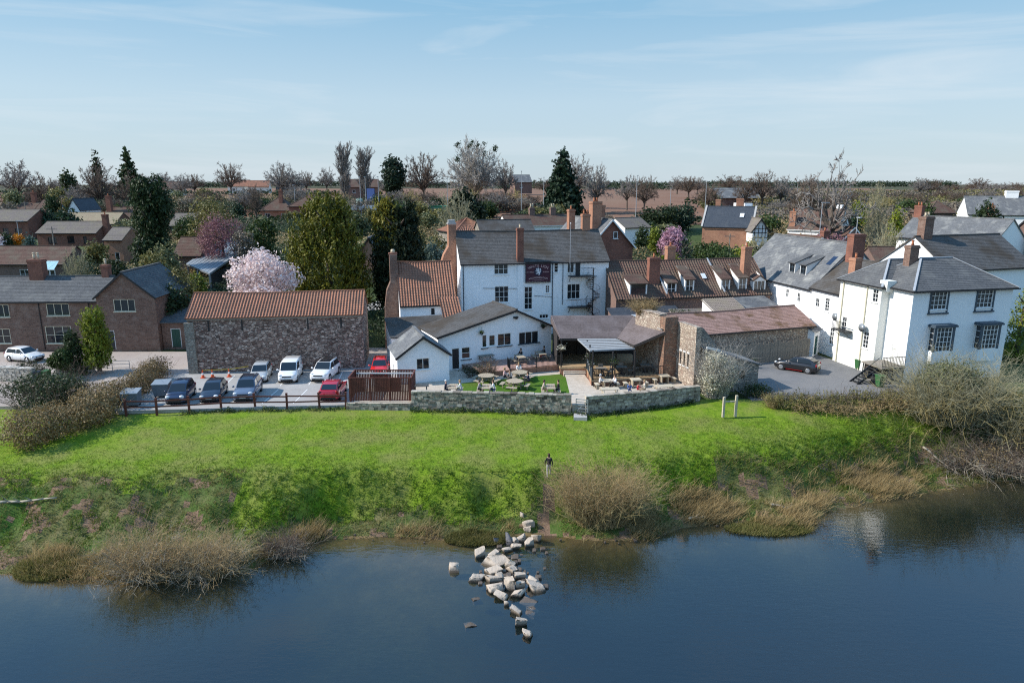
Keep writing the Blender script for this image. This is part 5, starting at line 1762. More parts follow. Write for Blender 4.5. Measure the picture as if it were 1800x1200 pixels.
stonem('stone_grey', [(.09, .075, .06), (.38, .33, .27), (.18, .155, .13), (.58, .52, .44), (.26, .23, .19), (.48, .43, .36)])
stonem('stone_light', [(.32, .29, .25), (.5, .47, .42), (.4, .36, .31), (.6, .57, .52)])
stone_wall('garden_wall', 'long grey rubble wall along the meadow in front of the inn garden', [(-8.6, 55.95), (-1.95, 55.5), (5.0, 54.9)], -.3, 1.28, .42, 'stone_grey', seed=3)
stone_wall('garden_wall', 'grey rubble wall right of the little garden gate', [(6.15, 54.75), (11.2, 55.9), (16.5, 57.75)], -.3, 1.22, .42, 'stone_grey', seed=4)
stone_wall('low_stone_wall', 'low rough wall beneath the red slatted bin screen', [(-14.2, 55.95), (-8.7, 55.78)], -.5, .35, .45, 'stone_grey', cap=False, seed=5)
stone_wall('roadside_wall', 'broken pale rubble wall beside the white car at the left', [(-50.35, 63.88, 0.0)[:2], (-45.84, 63.1, 0.0)[:2]], -.1, 1.35, .5, 'stone_light', seed=6)
stone_wall('roadside_wall', 'pale stone gate pier and low wall under the clipped bushes', [(-44.79, 64.69, 0.0)[:2], (-42.1, 66.57, 0.0)[:2]], -.1, .9, .5, 'stone_light', seed=7)
stone_wall('lane_wall', 'old brick-coloured wall between the cottage porch and the barn', [(-37.2, 76.9), (-31.5, 77.6)], .2, 2.6, .35, 'rubble_barn', seed=8)

# red-brown post and rail fence of the car park
FP = [(-32.3, 54.35), (-29.8, 54.5), (-27.3, 55.0), (-24.8, 55.5), (-22.0, 55.75), (-19.3, 55.85), (-16.55, 55.95), (-14.3, 56.05)]
fence = thing('car_park_fence', 'red-brown post and rail fence along the car park edge', 'fence', (FP[0][0], FP[0][1], 0))
pm = MB().box(-.075, -.075, -.6, .075, .075, 1.12).box(-.085, -.085, 1.12, .085, .085, 1.16).mesh('post', 'red_timber')
for p in FP:
    o = put('post', pm, fence, (p[0] - FP[0][0], p[1] - FP[0][1], random.uniform(-.05, .05)))
    o.rotation_euler = (random.uniform(-.03, .03), random.uniform(-.03, .03), 0)
for a, c in zip(FP, FP[1:]):
    for z in (.42, .92):
        j = random.uniform(-.04, .04)
        MB().bar((a[0] - FP[0][0], a[1] - FP[0][1] - .09, z + j), (c[0] - FP[0][0], c[1] - FP[0][1] - .09, z - j), .045, .12).build('rail', 'red_timber', fence)

# slatted bin store
BS = thing('bin_screen', 'red-brown slatted timber bin screen standing above the meadow', 'bin store', (-14.0, 56.2, 0), R(0))
W_, D_ = 5.35, 2.6
slm = MB().box(-.055, -.02, 0, .055, .02, 2.05).mesh('slat', 'red_timber')
for i in range(38):
    o = put('slat', slm, BS, (.07 + i * (W_ - .14) / 37, random.uniform(-.006, .006), .35 + random.uniform(-.02, .02)))
for i in range(18):
    put('slat', slm, BS, (0, .1 + i * .145, .35), math.pi / 2)
    put('slat', slm, BS, (W_, .1 + i * .145, .35), math.pi / 2)
for i in range(38):
    put('slat', slm, BS, (.07 + i * (W_ - .14) / 37, D_, .35))
for x in (0.12, 1.85, 3.5, W_ - .12):
    MB().box(x - .07, -.12, -.6, x + .07, -.03, 2.42).build('post', 'red_timber', BS)
MB().box(-.06, -.03, 2.4, W_ + .06, .07, 2.46).box(-.06, D_ - .05, 2.4, W_ + .06, D_ + .05, 2.46).box(-.06, .07, 2.4, .04, D_ - .05, 2.46).box(W_ - .04, .07, 2.4, W_ + .06, D_ - .05, 2.46).build('top_rail', 'red_timber', BS)
MB().box(.1, D_ - .16, 2.1, W_ - .1, D_ - .06, 2.2).build('inner_rail', 'white_paint', BS)

GT = thing('garden_gate', 'small grey metal gate standing open in the garden wall gap', 'gate', (5.35, 54.75, -.2), R(-18))
b = MB().box(0, 0, 0, .06, .06, 1.25).box(1.0, 0, 0, 1.06, .06, 1.25)
b.build('stile', 'galvanised', GT)
for z in (.1, .38, .66, .94, 1.17):
    MB().box(.06, .01, z, 1.0, .05, z + .06).build('bar', 'galvanised', GT)
MB().bar((.06, .03, .12), (1.0, .03, 1.15), .03, .05).build('brace', 'galvanised', GT)
tag(MB().prism([(5.1, 53.6), (6.2, 53.5), (6.25, 54.5), (5.2, 54.6)], -.6, -.2).build('threshold_slab', 'concrete'), 'pale stone slab on the grass before the garden gate', 'slab')

# H-shaped wooden post at the corner of the yard
HP = thing('wooden_stile_post', 'pale H-shaped wooden post frame at the end of the garden wall', 'post', ((17.62, 54.18, -0.3)[0], (17.62, 54.18, -0.3)[1], -.4), R(8))
MB().box(-.09, -.09, 0, .09, .09, 1.75).build('post', 'pale_timber', HP)
MB().box(1.0, -.09, 0, 1.18, .09, 1.85).build('post', 'pale_timber', HP)
MB().box(.09, -.04, 1.3, 1.0, .04, 1.4).build('crossbar', 'pale_timber', HP)

# field gate on the lane
FG = thing('lane_gate', 'thin metal field gate beside the clipped golden conifer', 'gate', (-42.1, 66.57, 0), R(4))
for z in (.15, .5, .85, 1.2):
    MB().tube((0, 0, z), (3.4, 0, z), .025, .025, 6).build('bar', 'galvanised', FG)
for x in (0, 1.7, 3.4):
    MB().tube((x, 0, 0), (x, 0, 1.25), .03, .03, 6).build('upright', 'galvanised', FG)

# ================================================================ VEHICLES


def ball(mb, c, r, m=0, nu=10, nv=6):
    k = len(mb.v)
    for j in range(1, nv):
        t = math.pi * j / nv
        for i in range(nu):
            a = 2 * math.pi * i / nu
            mb.v.append((c[0] + r[0] * math.sin(t) * math.cos(a), c[1] + r[1] * math.sin(t) * math.sin(a), c[2] + r[2] * math.cos(t)))
    mb.v += [(c[0], c[1], c[2] + r[2]), (c[0], c[1], c[2] - r[2])]
    tp, bt = len(mb.v) - 2, len(mb.v) - 1
    for j in range(nv - 2):
        for i in range(nu):
            a, b_ = k + j * nu + i, k + j * nu + (i + 1) % nu
            mb.f.append((a, a + nu, b_ + nu, b_))
            mb.m.append(m)
    for i in range(nu):
        mb.f.append((k + i, k + (i + 1) % nu, tp))
        mb.f.append((k + (nv - 2) * nu + (i + 1) % nu, k + (nv - 2) * nu + i, bt))
        mb.m += [m, m]
    return mb


KIND = {  # L, W, H, hood front z, hood rear z, belt z, s: screen base, screen top, roof end, rear base, wheel r
    'hatch': (3.95, 1.72, 1.50, .68, .93, .95, .27, .44, .86, .965, .30),
    'mini_mpv': (3.85, 1.70, 1.60, .74, .98, .98, .20, .41, .88, .97, .30),
    'suv': (4.45, 1.86, 1.68, .86, 1.04, 1.06, .27, .43, .88, .97, .35),
    'crossover': (4.25, 1.84, 1.50, .74, .98, 1.0, .28, .45, .80, .98, .34),
    'van': (4.25, 1.80, 1.84, .84, 1.06, 1.08, .21, .37, .97, .995, .31),
}


def car(kind, paint_, loc, rz, label, name='parked_car', cat_='car', roofm=None, face='front', rails=False, sill=None, group='cars parked by the inn'):
    Lc, Wc, Hc, zf, zh, zb, s1, s2, s3, s4, wr = KIND[kind]
    t_ = thing(name, label, cat_, loc, rz, group)
    y = lambda s: -Lc / 2 + Lc * s
    hw = Wc / 2
    body = MB()
    S_ = [(0, .70, zf - .20, .42), (.012, .82, zf - .06, .32), (.05, .93, zf + .02, .24), (.12, .99, zf + .07, .20), (s1 * .6, 1, zf + (zh - zf) * .65, .2), (s1, 1, zh, .2), (.5, 1, zb - .02, .2), (.75, 1, zb, .2),
          (.90, .98, zb, .22), (.965, .93, zb - .02, .27), (.99, .86, zb - .12, .33), (1.0, .78, zb - .3, .42)]
    rings = []
    for s, w, zt, z0 in S_:
        a = hw * w
        rings.append([(-a * .9, z0), (-a, z0 + .12), (-a * 1.0, .55), (-a * .97, zt - .1), (-a * .86, zt), (-a * .4, zt + .025), (a * .4, zt + .025), (a * .86, zt), (a * .97, zt - .1), (a, .55), (a, z0 + .12), (a * .9, z0)])
    k = len(body.v)
    n = 12
    for (s, *_), rg in zip(S_, rings):
        body.v += [(p[0], y(s), p[1]) for p in rg]
    for i in range(len(S_) - 1):
        for j in range(n):
            a, b_ = k + i * n + j, k + i * n + (j + 1) % n
            body.f.append((a, b_, b_ + n, a + n))
            body.m.append(0)
    body.f.append(tuple(k + n - 1 - j for j in range(n)))
    body.f.append(tuple(k + (len(S_) - 1) * n + j for j in range(n)))
    body.m += [0, 0]
    # cabin shell
    wb, wt_ = hw * .88, hw * (.74 if kind != 'van' else .84)
    G = [(s1, zh - .03, wb, wb), (s2, Hc - .05, wb, wt_), ((s2 + s3) / 2, Hc, wb, wt_), (s3, Hc - .05, wb, wt_ * .97), (s4, zb + (.0 if kind != 'van' else .05), wb * .95, wb * .93)]
    k = len(body.v)
    for s, zt, w0, w1 in G:
        zz = max(zt, zb - .02)
        body.v += [(-w0, y(s), zb - .08), (-w1, y(s), zz - .03 if zz > zb + .1 else zz), (-w1 * .85, y(s), zz), (w1 * .85, y(s), zz), (w1, y(s), zz - .03 if zz > zb + .1 else zz), (w0, y(s), zb - .08)]
    for i in range(4):
        for j in range(5):
            a = k + i * 6 + j
            body.f.append((a, a + 1, a + 7, a + 6))
            body.m.append(1 if roofm and j == 2 and i in (1, 2) else 0)
    o = body.build('body', [paint_, roofm or paint_], t_, True)

    def lerp(a, b_, t):
        return tuple(a[i] + (b_[i] - a[i]) * t for i in range(3))

    def panel(nm, q, off, mat='car_glass'):
        q = [Vector(p) for p in q]
        nrm = (q[1] - q[0]).cross(q[2] - q[0]).normalized()
        pb = MB()
        f = [p + nrm * off for p in q]
        pb.poly(f)
        g_ = [p - nrm * .03 for p in q]
        for i in range(len(q)):
            j = (i + 1) % len(q)
            pb.poly([g_[i], g_[j], f[j], f[i]])
        return pb.build(nm, mat, t_)
    A0, A1 = (-wb * .93, y(s1), zh - .01), (wb * .93, y(s1), zh - .01)
    T0, T1 = (-wt_ * .9, y(s2), Hc - .05), (wt_ * .9, y(s2), Hc - .05)
    panel('windscreen', [lerp(A0, T0, .06), lerp(A1, T1, .06), lerp(A1, T1, .95), lerp(A0, T0, .95)], .02)
    R0, R1 = (-wt_ * .86, y(s3), Hc - .06), (wt_ * .86, y(s3), Hc - .06)
    E0, E1 = (-wb * .82, y(s4), zb + .03), (wb * .82, y(s4), zb + .03)
    panel('rear_window', [lerp(E1, R1, .18), lerp(E0, R0, .18), lerp(E0, R0, .93), lerp(E1, R1, .93)], .02)
    dv = s1 + (s3 - s1) * .50
    for sd in (-1, 1):
        def sp(s, t):
            w = wb + (wt_ - wb) * t
            return (sd * (w + .004), y(s), zb + .0 + (Hc - .09 - zb) * t)
        f1 = [sp(s1 + .035, .05), sp(dv - .012, .05), sp(dv - .012, .92), sp(s2 + .01, .92)]
        f2 = [sp(dv + .012, .05), sp(s3 + (s4 - s3) * .35, .05), sp(s3 - .01, .92), sp(dv + .012, .92)]
        for q in (f1,) if kind == 'van' else (f1, f2):
            panel('side_window', q if sd > 0 else q[::-1], .012)
        # wheels
        for s in (.185, .80):
            cx = sd * (hw - .10)
            yy = y(s)
            w_ = MB().tube((sd * (hw - .22), yy, wr), (sd * (hw + .012), yy, wr), wr, wr, 18).build('wheel', 'rubber', t_)
            MB().tube((sd * (hw + .0125), yy, wr), (sd * (hw + .03), yy, wr), wr * .66, wr * .6, 12).build('rim', 'alloy', w_)
            MB().tube((sd * (hw - .06), yy, wr + .03), (sd * (hw + .004), yy, wr + .03), wr * 1.18, wr * 1.16, 18).build('wheel_arch', 'plastic_black', t_)
        hl = MB()
        ball(hl, (sd * hw * .68, y(.04), zf - .02), (.2, .13, .1 if kind != 'mini_mpv' else .15))
        hl.build('headlight', 'lamp_clear', t_, True)
        tl = MB()
        ball(tl, (sd * hw * .80, y(.975), zb - .12), (.12, .09, .17))
        tl.build('tail_light', 'lamp_red', t_, True)
        mr_ = MB()
        ball(mr_, (sd * (hw + .12), y(s1 + .06), zb + .06), (.12, .07, .09))
        mr_.build('mirror', paint_, t_, True)
        if rails:
            MB().bar((sd * wt_ * .82, y(s2 + .05), Hc + .03), (sd * wt_ * .82, y(s3 - .03), Hc + .03), .04, .04).build('roof_rail', 'plastic_black', t_)
        if sill:
            MB().box(sd * hw - .02, y(.30), .21, sd * hw + .012, y(.68), .25).build('sill_trim', sill, t_)
    MB().box(-hw * .62, y(0) - .012, .30, hw * .62, y(.03), .46).build('bumper', 'plastic_black', t_)
    MB().box(-hw * .48, y(0) - .012, zf - .17, hw * .48, y(.03), zf - .07).build('grille', 'plastic_black', t_)
    MB().box(-.26, y(0) - .03, .46, .26, y(0) - .013, .57).build('number_plate', 'plate_white', t_)
    MB().box(-.26, y(1) + .004, .56, .26, y(1) + .022, .67).build('number_plate', 'plate_yellow', t_)
    MB().box(-hw * .7, y(.985), .28, hw * .7, y(1) + .012, .46).build('bumper', 'plastic_black', t_)
    return t_


def cp(px, py):
    return None


car('mini_mpv', 'paint_navy', (-29.3, 57.9, 0), R(9), 'small dark blue rounded hatchback at the left end of the fence')
car('hatch', 'paint_darkblue', (-26.6, 58.4, 0), R(10), 'near-black hatchback between the blue hatchback and the grey car')
car('suv', 'paint_greyblue', (-23.75, 58.9, 0), R(9), 'blue-grey sport utility car parked nose to the fence', roofm='paint_darkblue', rails=True)
car('hatch', 'paint_silver', (-24.6, 64.5, 0), R(10), 'silver hatchback parked nose out by the barn wall')
car('van', 'paint_white', (-21.7, 64.6, 0), R(7), 'white delivery van parked against the barn wall', 'parked_van', 'van')
car('suv', 'paint_white', (-18.4, 65.0, 0), R(-4), 'white sport utility car with black roof parked by the barn', roofm='paint_black')
car('crossover', 'paint_crimson', (-16.1, 59.0, 0), R(180 + 2), 'crimson hatchback backed up to the fence beside the bin screen', roofm='paint_crimson')
car('hatch', 'paint_red', (-13.3, 66.5, 0), R(6), 'bright red hatchback between the barn and the white outhouse', rails=True)
car('crossover', 'paint_black', (29.2, 67.6, 0), R(180 + 52), 'black coupe sport utility car alone in the right-hand yard', sill='lamp_red')
car('hatch', 'paint_white', (-52.6, 71.5, .02), R(75), 'white car at the left edge before the brick cottage', group='cars along the lane')

lorry = thing('lorry', 'white lorry parked beyond the schoolhouse roof', 'lorry', ((69.31, 200, 8.89)[0], 200, 9.6), R(15))
MB().box(-1.2, 0, .5, 1.2, 2.0, 2.9).build('cab', 'paint_white', lorry)
MB().box(-1.05, -.02, 1.6, 1.05, -.002, 2.5).build('windscreen', 'car_glass', lorry)
MB().box(-1.25, 2.15, .9, 1.25, 8, 3.7).build('box_body', 'paint_white', lorry)
for yy in (.9, 5.8, 6.9):
    for sd in (-1, 1):
        MB().tube((sd * .9, yy, .5), (sd * 1.22, yy, .5), .5, .5, 12).build('wheel', 'rubber', lorry)

# ================================================================ BINS, CONES


def wheelie(x, y, z, rz, mat, label, s=1.0):
    t_ = thing('wheelie_bin', label, 'bin', (x, y, z), rz, 'wheelie bins')
    b = MB()
    lo, hi = (.21, .24), (.29, .34)
    k = [(-lo[0], -lo[1], .08), (lo[0], -lo[1], .08), (lo[0], lo[1], .08), (-lo[0], lo[1], .08), (-hi[0], -hi[1], .98), (hi[0], -hi[1], .98), (hi[0], hi[1], .98), (-hi[0], hi[1], .98)]
    for q in ((0, 1, 5, 4), (1, 2, 6, 5), (2, 3, 7, 6), (3, 0, 4, 7), (3, 2, 1, 0)):
        b.poly([k[i] for i in q])
    b.build('body', mat, t_)
    MB().box(-.31, -.37, .982, .31, .36, 1.04).box(-.31, .36, 1.0, .31, .42, 1.05).build('lid', mat, t_)
    for sd in (-1, 1):
        MB().tube((sd * .2, .27, .1), (sd * .27, .27, .1), .1, .1, 10).build('wheel', 'rubber', t_)
    t_.scale = (s, s, s)


for px, py, mat, lab, rz in ((1, 1, 'bin_green', 'green wheelie bin farthest along the white villa wall', -70),):
    wheelie(*(35.97, 69.94, 0), R(rz), mat, lab)
wheelie(*(35.67, 67.88, 0), R(-75), 'bin_green', 'green wheelie bin paired with a dark one at the villa wall')
wheelie(*(36.1, 67.43, 0), R(-72), 'bin_dark', 'dark wheelie bin beside the green one at the villa wall')
wheelie(*(34.54, 61.58, 0), R(8), 'bin_green', 'green wheelie bin in front of the villa landing', 1.1)
wheelie(*(34.59, 62.71, 0), R(-10), 'bin_dark', 'dark wheelie bin at the foot of the villa steps')
wheelie(*(-45.64, 63.29, 0), R(5), 'bin_dark', 'dark wheelie bin by the pale broken wall')
wheelie(*(-45.08, 63.68, 0), R(-5), 'bin_green', 'dark green wheelie bin by the pale broken wall')


def big_bin(x, y, label):
    t_ = thing('waste_container', label, 'bin', (x, y, 0), R(8), 'grey waste containers')
    b = MB()
    k = [(-.6, -.45, .2), (.6, -.45, .2), (.6, .45, .2), (-.6, .45, .2), (-.68, -.55, 1.2), (.68, -.55, 1.2), (.68, .55, 1.35), (-.68, .55, 1.35)]
    for q in ((0, 1, 5, 4), (1, 2, 6, 5), (2, 3, 7, 6), (3, 0, 4, 7), (3, 2, 1, 0)):
        b.poly([k[i] for i in q])
    b.build('body', 'bin_grey', t_)
    b = MB().poly([(-.72, -.6, 1.22), (.72, -.6, 1.22), (.72, .6, 1.39), (-.72, .6, 1.39)]).poly([(-.72, -.6, 1.3), (.72, -.6, 1.3), (.72, .6, 1.47), (-.72, .6, 1.47)])
    b.poly([(-.72, -.6, 1.22), (.72, -.6, 1.22), (.72, -.6, 1.3), (-.72, -.6, 1.3)]).poly([(.72, -.6, 1.22), (.72, .6, 1.39), (.72, .6, 1.47), (.72, -.6, 1.3)]).poly([(-.72, -.6, 1.22), (-.72, .6, 1.39), (-.72, .6, 1.47), (-.72, -.6, 1.3)])
    b.build('lid', 'galvanised', t_)
    for sx in (-.5, .5):
        for sy in (-.35, .35):
            MB().tube((sx - .03, sy, .1), (sx + .03, sy, .1), .1, .1, 8).build('wheel', 'rubber', t_)


big_bin(-32.6, 55.9, 'grey waste container nearer the meadow by the bramble hedge')
big_bin(-31.3, 58.6, 'grey waste container farther from the meadow by the bramble hedge')


def cone(x, y, label):
    t_ = thing('traffic_cone', label, 'cone', (x, y, 0), 0, 'orange cones by the barn')
    MB().box(-.2, -.2, 0, .2, .2, .05).build('base', 'orange_plastic', t_)
    MB().tube((0, 0, .05), (0, 0, .32), .16, .11, 12).tube((0, 0, .52), (0, 0, .8), .075, .03, 12).build('cone_body', 'orange_plastic', t_)
    MB().tube((0, 0, .32), (0, 0, .52), .11, .075, 12).build('white_band', 'white_paint', t_)


cpos = [(-30.4, 64.69, 0), (-29.54, 64.89, 0), (-27.99, 65.1, 0)]
for p, lab in zip(cpos, ('orange cone nearest the barn corner', 'middle one of the three orange cones', 'orange cone closest to the silver car')):
    cone(p[0], p[1], lab)
tp = MB()
for a, c in zip(cpos, cpos[1:]):
    tp.bar((a[0], a[1], .76), (c[0], c[1], .76), .008, .07)
tp.bar((cpos[2][0], cpos[2][1], .76), (cpos[2][0] + 1.6, cpos[2][1] + 1.0, .8), .008, .07)
tag(tp.build('barrier_tape', 'tape_yellow'), 'yellow tape strung between the orange cones', 'tape')

# ================================================================ GARDEN FURNITURE


def tbl_round(x, y, z, rz, label):
    t_ = thing('round_picnic_table', label, 'picnic table', (x, y, z), rz, 'round picnic tables on the lawn')
    top = MB()
    for i in range(9):
        xx = -.66 + i * .165
        hw = math.sqrt(max(.76 ** 2 - (abs(xx) ** 2), .05))
        top.box(xx - .078, -hw, .72, xx + .078, hw, .76)
    top.build('tabletop', 'table_timber', t_)
    for q in range(4):
        a = q * math.pi / 2 + math.pi / 4
        b = MB()
        for i in range(3):
            b.box(-.5, .98 + i * .13, .42, .5, 1.1 + i * .13, .46)
        s_ = b.build('bench', 'table_timber', t_, False, (0, 0, 0), a)
        MB().box(-.05, 0.1, .32, .05, 1.3, .42).box(-.05, .5, 0, .05, .6, .72).box(-.05, 1.1, 0, .05, 1.2, .42).build('leg', 'table_timber', t_, False, (0, 0, 0), a)


def tbl_bench(x, y, z, rz, label, mat='table_timber', solid=False):
    t_ = thing('picnic_table', label, 'picnic table', (x, y, z), rz, 'picnic tables at the inn')
    top = MB()
    for i in range(5):
        top.box(-.8, -.38 + i * .155, .72, .8, -.235 + i * .155, .76)
    top.build('tabletop', mat, t_)
    for sd in (-1, 1):
        b = MB().box(-.8, sd * .72 - .13, .42, .8, sd * .72 - .005, .46).box(-.8, sd * .72 + .005, .42, .8, sd * .72 + .13, .46)
        b.build('bench', mat, t_)
    for xx in (-.6, .6):
        MB().bar((xx, -.62, 0), (xx, -.25, .72), .05, .09).bar((xx, .62, 0), (xx, .25, .72), .05, .09).box(xx - .02, -.8, .34, xx + .02, .8, .415).build('leg_frame', mat, t_)


def tbl_block(x, y, z, rz, label):
    t_ = thing('chunky_table', label, 'table', (x, y, z), rz, 'chunky timber tables on the patio')
    MB().box(-.45, -.4, .68, .45, .4, .78).build('tabletop', 'pale_timber', t_)
    MB().box(-.35, -.3, 0, -.25, .3, .68).box(.25, -.3, 0, .35, .3, .68).build('leg', 'table_timber', t_)
    for sd in (-1, 1):
        MB().box(sd * .95 - .17, -.38, .4, sd * .95 + .17, .38, .48).build('stool', 'pale_timber', t_)
        MB().box(sd * .95 - .12, -.3, 0, sd * .95 + .12, -.2, .4).box(sd * .95 - .12, .2, 0, sd * .95 + .12, .3, .4).build('stool_leg', 'table_timber', t_)


tbl_round(*(-2.4, 61.48, 0.42), R(10), 'round picnic table on the lawn nearest the white outhouse')
tbl_round(*(0.26, 59.64, 0.42), R(30), 'round picnic table on the lawn nearest the garden wall')
tbl_round(*(0.76, 62.63, 0.42), R(5), 'round picnic table at the back of the lawn below the terrace')
tbl_bench(*(-8.22, 58.31, 0.4), R(4), 'dark picnic table behind the wall next to the bin screen', 'grey_timber')
tbl_bench(*(-5.2, 57.97, 0.4), R(90), 'picnic table behind the wall with the white-capped person')
tbl_bench(*(-2.27, 57.97, 0.4), R(90), 'picnic table behind the wall in the middle of the row')
tbl_bench(*(3.43, 57.97, 0.4), R(90), 'picnic table behind the wall next to the gate')
tbl_bench(*(0.81, 67.14, 0.86), R(110), 'picnic table at the left end of the raised terrace')
tbl_bench(*(2.95, 68.53, 0.86), R(110), 'picnic table at the right end of the raised terrace')
tbl_bench(*(-2.61, 67.37, 0.86), R(25), 'bench table against the white wall under the narrow window', 'grey_timber')
tbl_block(*(8.67, 59.79, 0.43), R(8), 'chunky table between the two people in white shirts')
tbl_block(*(11.33, 60.15, 0.43), R(10), 'chunky table behind the child in blue')
tbl_block(*(14.22, 61.44, 0.43), R(12), 'chunky table near the sunlit stone wall')
tbl_bench(*(8.57, 57.21, 0.43), R(5), 'pale picnic table close behind the wall right of the gate', 'pale_timber')
tbl_bench(*(13.54, 58.05, 0.43), R(14), 'pale picnic table close behind the wall near the stone ruin', 'pale_timber')


def chair(x, y, z, rz, label):
    t_ = thing('terrace_chair', label, 'chair', (x, y, z), rz, 'chairs under the terrace roof')
    MB().box(-.24, -.24, .42, .24, .24, .47).build('seat', 'grey_timber', t_)
    MB().box(-.24, .2, .47, .24, .24, .92).build('backrest', 'grey_timber', t_)
    for sx in (-.21, .21):
        for sy in (-.21, .21):
            MB().box(sx - .025, sy - .025, 0, sx + .025, sy + .025, .42).build('leg', 'dark_metal', t_)


def bistro(x, y, z, label):
    t_ = thing('terrace_table', label, 'table', (x, y, z), 0, 'tables under the terrace roof')
    MB().box(-.5, -.4, .72, .5, .4, .76).build('tabletop', 'grey_timber', t_)
    MB().box(-.05, -.05, .06, .05, .05, .72).box(-.3, -.3, 0, .3, .3, .06).build('pedestal', 'dark_metal', t_)


for i, (x, y, lab) in enumerate(((8.4, 62.1, 'table just behind the corner of the terrace railing'), (10.4, 62.6, 'table behind the middle of the terrace railing'), (12.8, 63.4, 'terrace table near the brick pier'))):
    bistro(x, y, .95, lab)
    chair(x - .85, y + .1, .95, R(90), 'chair left of the ' + lab)
    chair(x + .85, y - .1, .95, R(-90), 'chair right of the ' + lab)
    chair(x + .1, y + .8, .95, R(5), 'chair behind the ' + lab)
basket(7.35, 63.9, 2.35, 'hanging basket on the rear post of the terrace side railing', RNG, .3)
basket(7.4, 61.5, 2.2, 'white-flowered hanging basket on the corner of the terrace railing', RNG, .34)
basket(9.4, 60.95, 2.55, 'hanging basket in the middle of the terrace front', RNG, .34, 'lf_hedge', 'lf_blue')
basket(4.85, 65.0, 2.9, 'pale hanging basket on the post at the terrace steps', RNG, .3, 'lf_whitebush')

# ================================================================ PEOPLE


def person_mesh(pose):
    """one continuous skinned body; faces +y, feet (or seat contact) at z = 0 of the ground"""
    V_, E_, Rr, Zn = [], [], [], []

    def add(p, r, link=None, zone=0):
        V_.append(p)
        Rr.append(r)
        Zn.append(zone)
        if link is not None:
            E_.append((link, len(V_) - 1))
        return len(V_) - 1
    sit = pose.startswith('sit')
    ph = .50 if sit else .93
    ln = .10 if pose in ('sit_lean',) else (.03 if sit else 0.0)
    pel = add((0, 0, ph), .125, None, 1)
    sp = add((0, ln * .4, ph + .22), .125, pel, 0)
    ch = add((0, ln, ph + .42), .14, sp, 0)
    nk = add((0, ln + .02, ph + .58), .058, ch, 2)
    hd = add((0, ln + .04, ph + .68), .095, nk, 2)
    ht_ = add((0, ln + .04, ph + .80), .08, hd, 2)
    add((0, ln + .125, ph + .70), .018, hd, 2)       # nose
    for sd in (-1, 1):
        sh = add((sd * .17, ln, ph + .47), .062, ch, 0)
        if sit:
            el = add((sd * .24, ln + .12, ph + .24), .048, sh, 0)
            wr_ = add((sd * .16, ln + .34, ph + .27), .036, el, 0)
        elif pose == 'walk':
            el = add((sd * .25, -.05 * sd, ph + .22), .048, sh, 0)
            wr_ = add((sd * .25, .12 - .1 * sd, ph + .02), .036, el, 0)
        else:
            el = add((sd * .24, -.02, ph + .2), .048, sh, 0)
            wr_ = add((sd * .24, .06, ph - .03), .036, el, 0)
        dr = Vector(V_[wr_]) - Vector(V_[el])
        dr.normalize()
        pm_ = add(tuple(Vector(V_[wr_]) + dr * .07), .034, wr_, 2)
        sv = dr.cross(Vector((0, 0, 1)))
        sv = Vector((0, 1, 0)) if sv.length < .2 else sv.normalized()
        for q, (o_, l_) in enumerate(((-.03, .06), (-.01, .075), (.01, .07), (.03, .055))):
            k1 = add(tuple(Vector(V_[pm_]) + dr * .035 + sv * o_), .010, pm_, 2)
            add(tuple(Vector(V_[k1]) + dr * l_ + Vector((0, 0, -.02))), .008, k1, 2)
        k1 = add(tuple(Vector(V_[wr_]) + dr * .03 - sv * .04 * sd), .011, wr_, 2)
        add(tuple(Vector(V_[k1]) + dr * .04 - sv * .02 * sd), .009, k1, 2)
        hp = add((sd * .09, .0, ph - .04), .095, pel, 1)
        if sit:
            kn = add((sd * .13, .42, ph - .02), .068, hp, 1)
            an = add((sd * .13, .40, .09), .045, kn, 1)
            add((sd * .14, .55, .04), .04, an, 3)
        else:
            st_ = (.16 * sd) if pose == 'walk' else 0
            kn = add((sd * .10, .06 + st_ * .7, .50), .066, hp, 1)
            an = add((sd * .10, st_ * 1.3, .09), .045, kn, 1)
            add((sd * .12, st_ * 1.3 + .15, .04), .04, an, 3)
    me = bpy.data.meshes.new('body')
    me.from_pydata(V_, E_, [])
    o = bpy.data.objects.new('body', me)
    COL.objects.link(o)
    md = o.modifiers.new('s', 'SKIN')
    sk = me.skin_vertices[0].data
    for i, r in enumerate(Rr):
        sk[i].radius = (r, r)
        sk[i].use_root = (i == 0)
    md2 = o.modifiers.new('u', 'SUBSURF')
    md2.levels = md2.render_levels = 1
    dg = bpy.context.evaluated_depsgraph_get()
    out = bpy.data.meshes.new_from_object(o.evaluated_get(dg))
    bpy.data.objects.remove(o)
    # zones by the nearest bone
    segs = [(np.array(V_[a]), np.array(V_[b_]), Zn[b_]) for a, b_ in E_]
    co = np.array([p.center for p in out.polygons])
    best = np.full(len(co), 1e9)
    zn = np.zeros(len(co), int)
    for a, b_, z in segs:
        t = np.clip(((co - a) @ (b_ - a)) / max((b_ - a) @ (b_ - a), 1e-9), 0, 1)
        d = np.linalg.norm(co - (a + t[:, None] * (b_ - a)), axis=1)
        zn = np.where(d < best, z, zn)
        best = np.minimum(best, d)
    out.polygons.foreach_set('material_index', zn.astype(np.int32))
    out.polygons.foreach_set('use_smooth', np.ones(len(co), bool))
    return out, (0, ln + .035, ph + .755)


